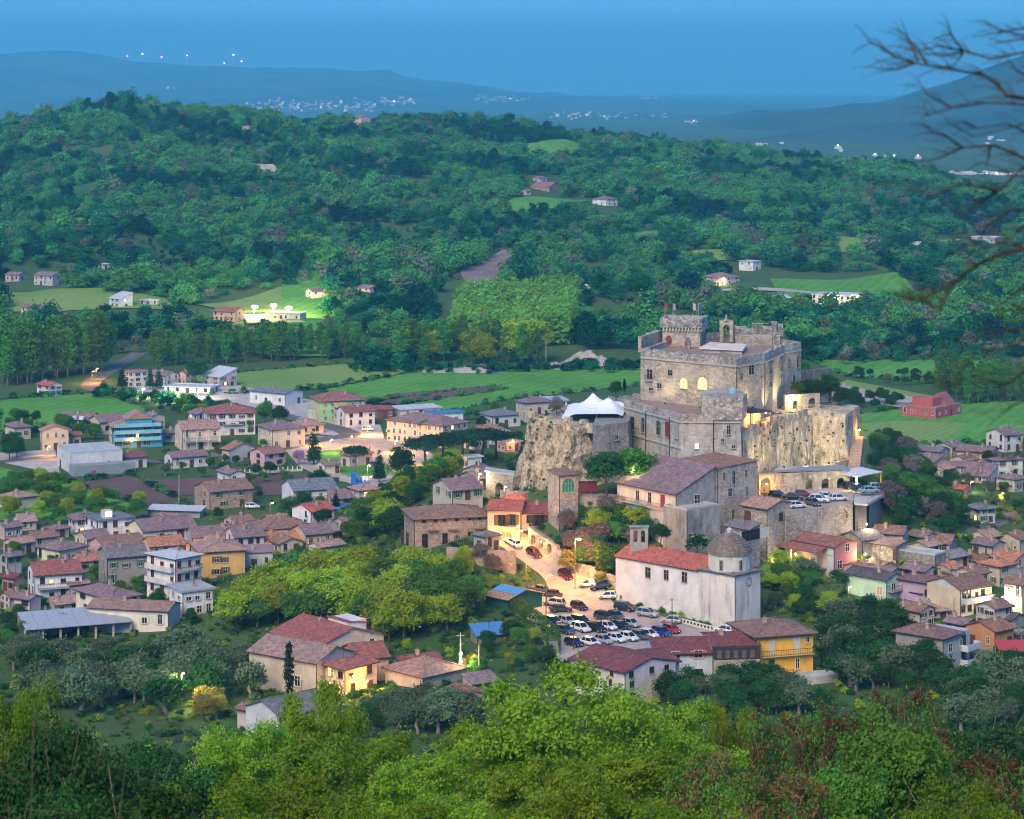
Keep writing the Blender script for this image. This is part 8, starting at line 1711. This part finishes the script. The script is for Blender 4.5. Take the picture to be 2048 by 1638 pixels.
for pl_ in ([(380, 752), (690, 728), (830, 742), (640, 778), (420, 790)], [(640, 780), (830, 744), (1010, 738), (1290, 735), (1290, 770), (1010, 800), (880, 826), (720, 812)], [(0, 800), (200, 785), (300, 820), (260, 850), (0, 870)], [(1620, 720), (1980, 720), (1900, 770), (1690, 752)], [(1700, 830), (1820, 815), (2060, 800), (2060, 880), (1830, 895), (1720, 860)], [(720, 806), (1003, 770), (1012, 779), (780, 812)], [(135, 968), (262, 950), (376, 1012), (290, 1013)]):
    for (ax, ay), (bx_, by) in zip(pl_, pl_[1:] + pl_[:1]):
        for _ in range(int(math.hypot(bx_ - ax, by - ay) / 3)):
            t_ = rg.random(); p = hit(ax + (bx_ - ax) * t_ + rg.normal() * 2, ay + (by - ay) * t_ + rg.normal() * .8, 400); s = rg.uniform(.03, .1) if rg.random() < .85 else rg.uniform(.1, .28); P.append((p.x, p.y, p.z - .1)); S.append((s * 1.5, s * 1.5, s)); I.append(int(rg.choice([0, 1, 1, 2, 3])) * 3 + rg.integers(3))
stuff('valley_hedgerows', 'tangled hedgerow growth along the foot of the hill', P, S, I, [far_proto(700 + v + 10 * k, FM[m_], 9, 10.5, 46, 8, .6) for k, m_ in enumerate('abcd') for v in range(3)])
# undergrowth on the near slopes
P = []; S = []; I = []; n = 17000; x = rg.uniform(-150, 150, n); y = rg.uniform(330, 640, n); z = gz(x, y); pxs, pys = CX + x / y * F, HY + (HC - z) / y * F
STP = [(a[0] + (b[0] - a[0]) * t, a[1] + (b[1] - a[1]) * t) for a, b in zip(STREET[:-1], STREET[1:]) for t in (0, .33, .66)]
FLD = [[(135, 968), (262, 950), (376, 1012), (290, 1013)], [(280, 962), (580, 948), (640, 958), (620, 984), (340, 992)]]
for i in range(n):
    if pxs[i] < -60 or pxs[i] > 2110: continue
    if any(inside(pxs[i], pys[i], q) for q in PAVED + FLD) or blocked(x[i], y[i], .5): continue
    if inside(x[i], y[i], [tuple(p) for p in crag_poly]) or (45 < x[i] < 82 and 508 < y[i] < 566) or (20 < x[i] < 50 and 508 < y[i] < 545): continue
    if min((x[i] - q[0]) ** 2 + (y[i] - q[1]) ** 2 for q in STP) < 30: continue
    flat = 540 < y[i] and abs(z[i]) < 1.5
    if flat and rg.random() < .75: continue
    s = rg.uniform(.25, 1.0) ** 1.3 * (.7 if flat else 1); P.append((x[i], y[i], z[i] - .1)); S.append((s, s, s * rg.uniform(.7, 1.2))); I.append(int(rg.choice([0, 0, 1, 2, 3])) * 2 + rg.integers(2))
def shrub_proto(seed, mat): r = random.Random(seed); p, o = crown_pts(round_lobes(r, 2.4, 0, 1.5, 6), 55, 8, .2, seed, .5); return bpy.data.objects.new('bush', leaf_mesh('bush', p, o, .15, mat, seed, .5, .8))
stuff('undergrowth', 'low scrub and weeds covering the village slopes', P, S, I, [shrub_proto(800 + v + 10 * k, LM[m_]) for k, m_ in enumerate(('green', 'spring', 'dark', 'olive')) for v in range(2)])
print('undergrowth', len(P))
# plants rooted in the rock and walls
P = []; S = []; I = []
for v in _rf.data.vertices:
    q = Vector(v.co) + _rf.location
    if q.z > 17 and q.y < 545 and q.x < 26 and mnoise.noise(Vector((q.x * .5, q.y * .5, q.z * .12))) > .12 and rg.random() < .3: P.append(tuple(q)); s = rg.uniform(.15, .42); S.append((s, s, s * 1.2)); I.append(int(rg.integers(0, 3)))
for k in range(70): t_ = rg.random(); e = int(rg.integers(0, 3)); a_, b_ = CV[e], CV[e + 1]; z_ = rg.choice([rg.uniform(22, 26), rg.uniform(26, 36.5)]); P.append((a_[0] * (1 - t_) + b_[0] * t_ + .5, a_[1] * (1 - t_) + b_[1] * t_ - .5 - (36 - z_) * .1, z_)); s = rg.uniform(.12, .35); S.append((s, s, s)); I.append(int(rg.integers(0, 3)))
stuff('cliff_plants', 'tufts of weeds and ivy rooted in the cliff and walls', P, S, I, [shrub_proto(850 + v, LM[m_]) for v, m_ in enumerate(('green', 'olive', 'dark'))])
tree('dark bush at the foot of the blotchy plaster block', at(1393, 1098, 478), ('shrub', 'dark'), 2.6, 1.4); tree('dark bush right of the dark bush under the plaster block', at(1425, 1100, 478), ('shrub', 'green'), 2.0, 1.5); tree('bush between the cream house arches and the bell gable', at(1322, 1090, 479), B('dark'), 4.2, 1.1)
# trimmed hedge beside the car park
hd = thing('clipped_hedge', 'long clipped hedge at the left edge of the car park', 'hedge', hit(1050, 1250, 400))
hp_ = []; rr = np.random.default_rng(77); hl_ = [hit(a, b, 400) for a, b in ((1020, 1215), (1045, 1235), (1075, 1258), (1105, 1285), (1108, 1312))]
for a, b in zip(hl_[:-1], hl_[1:]):
    m = 1500; t_ = rr.random(m); v = rr.uniform(-1, 1, m); q = rr.random(m); c = np.array(a)[None] * (1 - t_[:, None]) + np.array(b)[None] * t_[:, None]
    side = rr.random(m) < .6; zz = np.where(side, q * 2.6, 2.6); off = np.where(side, np.sign(v) * 1.1, v * 1.1); dn = np.array([(b - a).y, -(b - a).x, 0]) / (b - a).length
    hp_.append(c + dn[None] * off[:, None] + np.c_[np.zeros((m, 2)), zz] + rr.normal(size=(m, 3)) * .1)
hp_ = np.concatenate(hp_) - np.array(hd.location)
link('foliage', leaf_mesh('foliage', hp_, rr.normal(size=hp_.shape) * .3, .15, LM['green'], 5), hd)
# ------------------------------------------------------------------ foreground trees on the camera's own slope
def front_proto(seed, mat, h, w, nclus, per, leaf, rc, zb=.3, tips=None, nb=9):
    r = random.Random(seed); lb = [(l[0] * 1.12, l[1] * 1.12, l[2], l[3] * (.55 if i else .7), l[4] * (.55 if i else .7), l[5] * .6) for i, l in enumerate(round_lobes(r, w, h * zb, h, 34))]
    p, o = crown_pts(lb, nclus, per, rc, seed, .8); me = leaf_mesh('crown', p, o, leaf, mat, seed, .5, .8, .55)
    tr = trunk_mesh(seed, h, .2, h * .3, w, nb, BARK, .7, .4); q = dict(h=h, w=w, crown=me, trunk=tr)
    if tips:
        p2, o2 = crown_pts([(l[0], l[1], l[2] + .2, l[3] * 1.08, l[4] * 1.08, l[5] * 1.1) for l in lb], tips, 26, .16, seed + 3, .9); q['tips'] = leaf_mesh('dry_clusters', p2, o2, .085, LM['brown'], seed)
    return q
FP = {'lime': [front_proto(41 + i, LM['lime'], 12, 12, 520, 62, .105, .27) for i in range(3)], 'green': [front_proto(51 + i, LM['fgreen'], 11, 11, 520, 56, .10, .3) for i in range(2)],
      'laurel': [front_proto(61, LM['green'], 9, 7, 700, 26, .11, .24, .05)], 'sumac': [front_proto(71 + i, LM['green'], 8, 8, 240, 26, .085, .3, .25, 190, 12) for i in range(2)], 'dark': [front_proto(81, LM['dark'], 10, 10, 600, 22, .13, .42)]}
FN = {'lime': 'leafy_tree', 'green': 'leafy_tree', 'laurel': 'laurel_tree', 'sumac': 'sumac_tree', 'dark': 'leafy_tree'}
def front(label, px, ytop, d, kind, wpx, group='foreground trees'):
    x = (px - CX) / F * d; zt = HC - (ytop - HY) / F * d; zg = g1(x, d); h = max(3.0, zt - zg); q = FP[kind][int(px) % len(FP[kind])]
    o = thing(FN[kind], label, 'tree', (x, d, zg), (px * .37) % 6.28, group); s = wpx * d / F / q['w']; o.scale = (s, s, h / q['h'])
    link('trunk', q['trunk'], o); link('crown', q['crown'], o)
    if 'tips' in q: link('dry_clusters', q['tips'], o)
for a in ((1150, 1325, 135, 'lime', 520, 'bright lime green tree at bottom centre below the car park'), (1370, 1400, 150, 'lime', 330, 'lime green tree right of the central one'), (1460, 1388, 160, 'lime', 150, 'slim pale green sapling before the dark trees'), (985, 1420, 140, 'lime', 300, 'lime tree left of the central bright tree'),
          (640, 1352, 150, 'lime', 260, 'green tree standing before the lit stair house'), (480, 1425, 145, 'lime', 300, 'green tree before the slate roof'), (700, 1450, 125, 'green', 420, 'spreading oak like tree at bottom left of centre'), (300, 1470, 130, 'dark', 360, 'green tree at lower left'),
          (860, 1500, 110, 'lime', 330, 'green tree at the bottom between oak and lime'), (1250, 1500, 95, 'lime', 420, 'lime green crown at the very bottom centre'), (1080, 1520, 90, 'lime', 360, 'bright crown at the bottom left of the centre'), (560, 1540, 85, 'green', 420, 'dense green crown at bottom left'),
          (130, 1420, 100, 'dark', 330, 'dull green tree near the left edge'), (40, 1345, 110, 'green', 240, 'green tree at the left edge'), (240, 1560, 60, 'dark', 500, 'dark crown in the bottom left corner'), (40, 1520, 50, 'dark', 420, 'darkest crown at the bottom left edge'), (420, 1580, 70, 'green', 420, 'low green crown at the bottom left'),
          (1790, 1400, 95, 'laurel', 330, 'dense dark leaved tree at bottom right'), (1690, 1490, 85, 'laurel', 240, 'dark leaved bush left of the dense one'), (1560, 1400, 150, 'sumac', 230, 'brown tipped tree below the yellow house'), (1660, 1385, 140, 'sumac', 260, 'brown tipped tree right of the yellow house'), (1800, 1345, 150, 'sumac', 240, 'brown tipped tree below the corner house'),
          (1430, 1490, 95, 'sumac', 330, 'brown tipped bush at the bottom right of centre'), (1560, 1520, 80, 'sumac', 330, 'brown tipped bush at the bottom, left of the laurel'), (1950, 1470, 100, 'sumac', 300, 'brown tipped tree right of the laurel'), (2030, 1520, 80, 'sumac', 300, 'brown tipped bush in the bottom right corner'), (1930, 1560, 75, 'green', 330, 'green crown in the bottom right corner'),
          (780, 1590, 70, 'green', 420, 'green crown at the bottom edge left of centre'), (1400, 1600, 70, 'green', 380, 'green crown at the bottom edge right of centre'), (1000, 1610, 65, 'lime', 380, 'lime crown at the bottom edge centre'), (1660, 1590, 65, 'laurel', 300, 'dark crown at the bottom edge right'),
          (1480, 1450, 240, 'dark', 330, 'dark crown behind the brown tipped trees'), (1700, 1430, 230, 'dark', 330, 'dark crown behind the laurel'), (1950, 1420, 240, 'dark', 330, 'dark crown behind the right brown tipped tree'), (830, 1530, 230, 'dark', 300, 'dark crown behind the bottom left oak'), (380, 1500, 230, 'dark', 300, 'dark crown behind the left green trees'), (130, 1490, 220, 'dark', 330, 'dark crown behind the left edge trees')):
    front(a[5], *a[:5])
# bare tree reaching in from the right, close to the camera
bt_ = thing('bare_tree', 'bare blurred twigs reaching in from the right edge', 'tree', (4.3, 13.5, g1(4.3, 13.5)))
def q_(zx, zy, d): return at(1648 + zx / 2.34, zy / 2.34, d) - bt_.location
TW = [([(1300, 900), (1100, 560), (936, 460), (860, 450), (800, 380), (740, 350), (580, 320), (420, 295), (330, 265), (205, 185)], 13, 8), ([(420, 295), (340, 325), (245, 320)], 13, 5), ([(440, 285), (410, 210), (370, 120)], 13, 5), ([(480, 295), (430, 215), (340, 135)], 13.2, 5),
      ([(1300, 600), (936, 245), (780, 275), (650, 235), (600, 170), (575, 95)], 14, 6), ([(650, 235), (530, 215), (460, 240)], 14, 4), ([(650, 240), (560, 265), (470, 250)], 14, 4), ([(650, 250), (615, 300)], 14, 4), ([(1100, 300), (936, 165), (850, 150), (775, 110)], 13.5, 5), ([(960, 175), (800, 205)], 13.5, 4), ([(960, 130), (850, 145), (740, 165)], 13.5, 4),
      ([(1250, 800), (936, 490), (770, 480), (600, 505), (450, 550)], 12.5, 6), ([(600, 505), (480, 440), (435, 365)], 12.5, 4), ([(1300, 1000), (936, 740), (800, 680), (650, 690), (560, 630), (490, 620)], 13, 6), ([(650, 690), (540, 740), (440, 760)], 13, 4), ([(780, 680), (760, 790)], 13, 4),
      ([(1300, 1100), (936, 780), (820, 890), (730, 950), (640, 1020)], 12, 7), ([(820, 890), (650, 860), (500, 920), (330, 850)], 12, 5), ([(1400, 1300), (936, 1160), (800, 1200), (700, 1250), (600, 1330), (540, 1450), (460, 1400), (400, 1410)], 11, 9), ([(600, 1330), (500, 1380), (380, 1390)], 11, 5), ([(1100, 1150), (936, 1060), (860, 1120), (700, 1180)], 11.5, 6),
      ([(1100, 1470), (936, 1450), (790, 1450)], 11, 6), ([(1100, 1560), (936, 1540), (760, 1560), (600, 1600)], 11.5, 5), ([(1000, 1700), (850, 1800), (700, 1760), (560, 1820)], 11.5, 5), ([(1000, 2000), (880, 2150), (760, 2120), (680, 2300)], 11.5, 5), ([(1000, 1300), (830, 1420), (640, 1380)], 12, 4), ([(936, 580), (700, 640), (560, 560)], 12.5, 3), ([(1000, 1500), (900, 1620), (780, 1640), (640, 1720)], 12, 4), ([(1000, 1850), (880, 1900), (760, 2000)], 12, 4), ([(1000, 2200), (900, 2300), (800, 2280), (740, 2400)], 11.5, 4), ([(1000, 640), (860, 580), (720, 600), (640, 560)], 12.8, 4), ([(1000, 1000), (880, 980), (760, 1060), (680, 1200)], 11.8, 5), ([(1000, 380), (900, 330), (840, 240)], 13.4, 4), ([(936, 830), (740, 760), (600, 830)], 12.5, 3)]
trb = MB()
for pts, d, wpx in TW:
    P3 = [q_(a, b, d + .25 * math.sin(a * .02)) for a, b in pts]; r0 = wpx / F * d * .62; trb.tube(P3, [r0 * (1 - .72 * i / (len(P3) - 1)) for i in range(len(P3))], 6)
    rr_ = random.Random(len(pts) + int(pts[0][0] + pts[0][1]))
    for i in range(1, len(P3)):
        for k in range(4):
            s = P3[i - 1].lerp(P3[i], rr_.random()); e = s + Vector((rr_.uniform(-.2, -.04), rr_.uniform(-.1, .1), rr_.uniform(-.07, .09))); trb.tube([s, s.lerp(e, .5) + Vector((0, 0, .015)), e], [r0 * .26, r0 * .2, r0 * .1], 4)
trb.build('twigs', soil((.035, .03, .028), (.10, .065, .03), 'lichen_bark', 3.0, 20.0), bt_)
MB().tube([(.25, .2, -1), (.2, .1, 3.0), (0, 0, 5.5), (-.1, 0, 9.5)], [.22, .17, .13, .08], 9).build('trunk', BARK, bt_)
# twiggy undergrowth blurred at the lower left corner
bb = thing('bare_bush', 'dark blurred twigs in the lower left corner', 'bush', (-3.6, 19, g1(-3.6, 19))); tb = MB(); rr_ = random.Random(9)
for i in range(20):
    x0 = rr_.uniform(-1.0, 1.0); y0 = rr_.uniform(-.6, .6); top = rr_.uniform(1.2, 4.6); dx = rr_.uniform(-1.2, 1.4); pts = [Vector((x0, y0, -.4)), Vector((x0 + dx * .3, y0, top * .5)), Vector((x0 + dx, y0, top))]; tb.tube([pts[0], pts[1] + Vector((.12 * math.sin(i), 0, 0)), pts[1].lerp(pts[2], .6) + Vector((-.1 * math.cos(i * 2), 0, 0)), pts[2]], [.011, .008, .006, .003], 5)
    for k in range(5): s = pts[1].lerp(pts[2], rr_.random()); tb.tube([s, s + Vector((rr_.uniform(-.5, .5), rr_.uniform(-.2, .2), rr_.uniform(-.1, .4)))], [.004, .002], 4)
tb.build('twigs', BARK, bb)

# ------------------------------------------------------------------ far country
from mathutils.bvhtree import BVHTree
BV = []
def far_hit(px_, py_):
    d = Vector(((px_ - CX) / F, 1.0, -(py_ - HY) / F)); o = Vector((0, 0, HC)); best = (HC / -d.z if d.z < -1e-6 else 20000.0)
    for t_ in BV:
        q = t_.ray_cast(o, d.normalized())
        if q[0] is not None: best = min(best, q[0].y)
    return o + d * best
def rangemat(name, c, c2):
    return soil(c, c2, name, .0012, .01, None, .2)
MTN = rangemat('far_mountain', (.02, .05, .03), (.12, .15, .10)); MTN2 = rangemat('near_mountain', (.015, .045, .025), (.06, .10, .05))
def mountain(name, label, prof, dc, d0, d1, mat, rough):
    pxs_ = np.linspace(prof[0][0], prof[-1][0], 150); crest = HC - (np.interp(pxs_, [p[0] for p in prof], [p[1] for p in prof]) - HY) / F * dc
    ds = np.r_[np.linspace(d0, dc, 26), np.linspace(dc, d1, 8)[1:]]; vs = []; 
    X0 = (pxs_ - CX) / F * dc
    for d in ds:
        u = (d - d0) / (dc - d0) if d <= dc else 1 - (d - dc) / (d1 - dc); s = u ** 1.15 if d <= dc else u
        for i in range(len(pxs_)):
            x = X0[i] * (.75 + .25 * d / dc); nz = (mnoise.noise(Vector((x * .0016, d * .0011, dc))) + .6 * mnoise.noise(Vector((x * .0045, d * .003, dc * 2)))) * rough * s * (1 - s * .85)
            vs.append((x, d, max(-1, crest[i] * s + nz) - (2 if d == d0 else 0)))
    n = len(pxs_); fs = [(j * n + i, j * n + i + 1, (j + 1) * n + i + 1, (j + 1) * n + i) for j in range(len(ds) - 1) for i in range(n - 1)]
    BV.append(BVHTree.FromPolygons([Vector(v) for v in vs], fs))
    b = MB(); b.add(vs, fs); o = b.build(name, mat, smooth=True); o['kind'] = 'structure'; o['label'] = label
mountain('mountain_range', 'long far mountain ridge on the left', [(-900, 150), (-300, 118), (0, 108), (70, 104), (150, 105), (200, 110), (250, 121), (330, 128), (430, 130), (500, 138), (640, 134), (700, 142), (745, 144), (770, 137), (800, 148), (850, 160), (950, 168), (1040, 184), (1150, 192), (1250, 196), (1400, 205), (1700, 212), (2300, 214), (3000, 200)], 18000, 11000, 22000, MTN, 190)
mountain('mountain', 'dark mountain flank rising at the right', [(1180, 330), (1380, 282), (1500, 250), (1600, 226), (1700, 211), (1790, 209), (1835, 205), (1880, 180), (1950, 148), (2048, 108), (2200, 60), (2500, 10), (3000, -20)], 6400, 4700, 9500, MTN2, 110)
# scattered far settlements
def settlement(name, label, areas, mat, sz, lights=.12, seed=3):
    r = random.Random(seed); b = MB(); lg = MB()
    for x0, x1, y0, y1, n, dfix in areas:
        for _ in range(n):
            px_ = r.uniform(x0, x1); py_ = r.gauss((y0 + y1) / 2, (y1 - y0) / 3); p = far_hit(px_, py_); d = p.y; s = sz * r.uniform(.5, 1.3) * min(d, 12000) / 6000; h = s * r.uniform(.5, 1.1)
            if r.random() < lights: lg.box(p.x - s * .22, p.x + s * .22, p.y - s * .22, p.y + s * .22, p.z + h, p.z + h + s * .4)
            b.box(p.x - s, p.x + s, p.y - s, p.y + s, p.z - 6 * d / 6000, p.z + h)
    o = b.build(name, mat); tag(o, label, None, None, 'stuff')
    o2 = lg.build(name.replace('town', 'lights') if 'town' in name else name + '_lights', glow((1, .75, .4), 4)); tag(o2, 'scattered lights of the ' + label, None, None, 'stuff')
PALE = plaster((.55, .5, .48), .3)
settlement('far_town', 'pale far town spread along the mountain foot', [(480, 540, 205, 225, 30, 7300), (540, 760, 205, 222, 130, 7200), (760, 830, 195, 208, 40, 7600), (950, 1060, 192, 202, 40, 7800), (1270, 1320, 195, 198, 14, 8300), (1100, 1200, 222, 236, 26, 6500), (1200, 1340, 228, 240, 20, 6300), (1370, 1395, 242, 246, 8, 6000), (330, 350, 172, 178, 8, 7900), (60, 95, 205, 245, 14, 6800)], PALE, 3.6, .2)
settlement('valley_town', 'pale buildings in the far valley at the right', [(1900, 2035, 346, 352, 34, 3080), (1490, 1530, 290, 294, 6, 3350), (1560, 1580, 286, 288, 3, 3380), (1670, 1690, 292, 302, 5, 3300), (1745, 1790, 310, 316, 5, 3230), (1540, 1600, 312, 316, 6, 3200), (1960, 2010, 275, 290, 5, 3500), (1830, 1850, 316, 320, 3, 3200)], plaster((.62, .6, .58), .3), 6, .15, 5)
# wind turbines on the ridge
for i, (px_, yt) in enumerate(((254, 115), (285, 111), (323, 117), (374, 114), (448, 129), (467, 113), (483, 126))):
    b0 = at(px_, yt, 18000); o = thing('wind_turbine', 'tiny wind turbine with red light, %s from the left on the far ridge' % ORD[i], 'wind turbine', (b0.x, b0.y, b0.z - 90), 0, 'wind turbines on the far ridge'); o.scale = (2, 2, 2)
    MB().tube([(0, 0, -20), (0, 0, 45)], [2.2, 1.3], 6).build('tower', paint((.6, .6, .6), .6), o); MB().box(-1.6, 1.6, -4, 3, 44, 47.5).build('nacelle', paint((.6, .6, .6), .6), o)
    for k in range(3): a = 2 * math.pi * k / 3 + i; link('blade', _cached(('blade',), lambda: MB().prism([(-.9, -.3), (.9, -.3), (.9, .3), (-.9, .3)], 0, 26).mesh('blade', [paint((.62, .62, .62), .6)])), o, (0, -4.5, 46)).rotation_euler = (0, a, 0)
    MB().lathe((0, 0, 48), [(.3, 0), (3.4, 1.8), (3.4, 3.8), (.3, 5.6)], 8).build('warning_light', glow((1, .45, .3), 9), o)

# ------------------------------------------------------------------ haze
hz_ = MB().box(-21000, 21000, -200, 35000, -140, 950).build('haze', None or paint((.5, .5, .5)))
hz_.data.materials.clear()
hm = bpy.data.materials.new('haze'); hm.use_nodes = True; t = hm.node_tree; t.nodes.clear()
ho = t.nodes.new('ShaderNodeOutputMaterial'); hv = t.nodes.new('ShaderNodeVolumePrincipled')
hv.inputs['Color'].default_value = (.15, .68, .96, 1); hv.inputs['Density'].default_value = 0.00011; hv.inputs['Anisotropy'].default_value = 0.0
t.links.new(hv.outputs[0], ho.inputs['Volume']); hz_.data.materials.append(hm); hz_['kind'] = 'stuff'; hz_['label'] = 'blue evening haze over the valley'
try: hm.cycles.homogeneous_volume = True
except Exception: pass
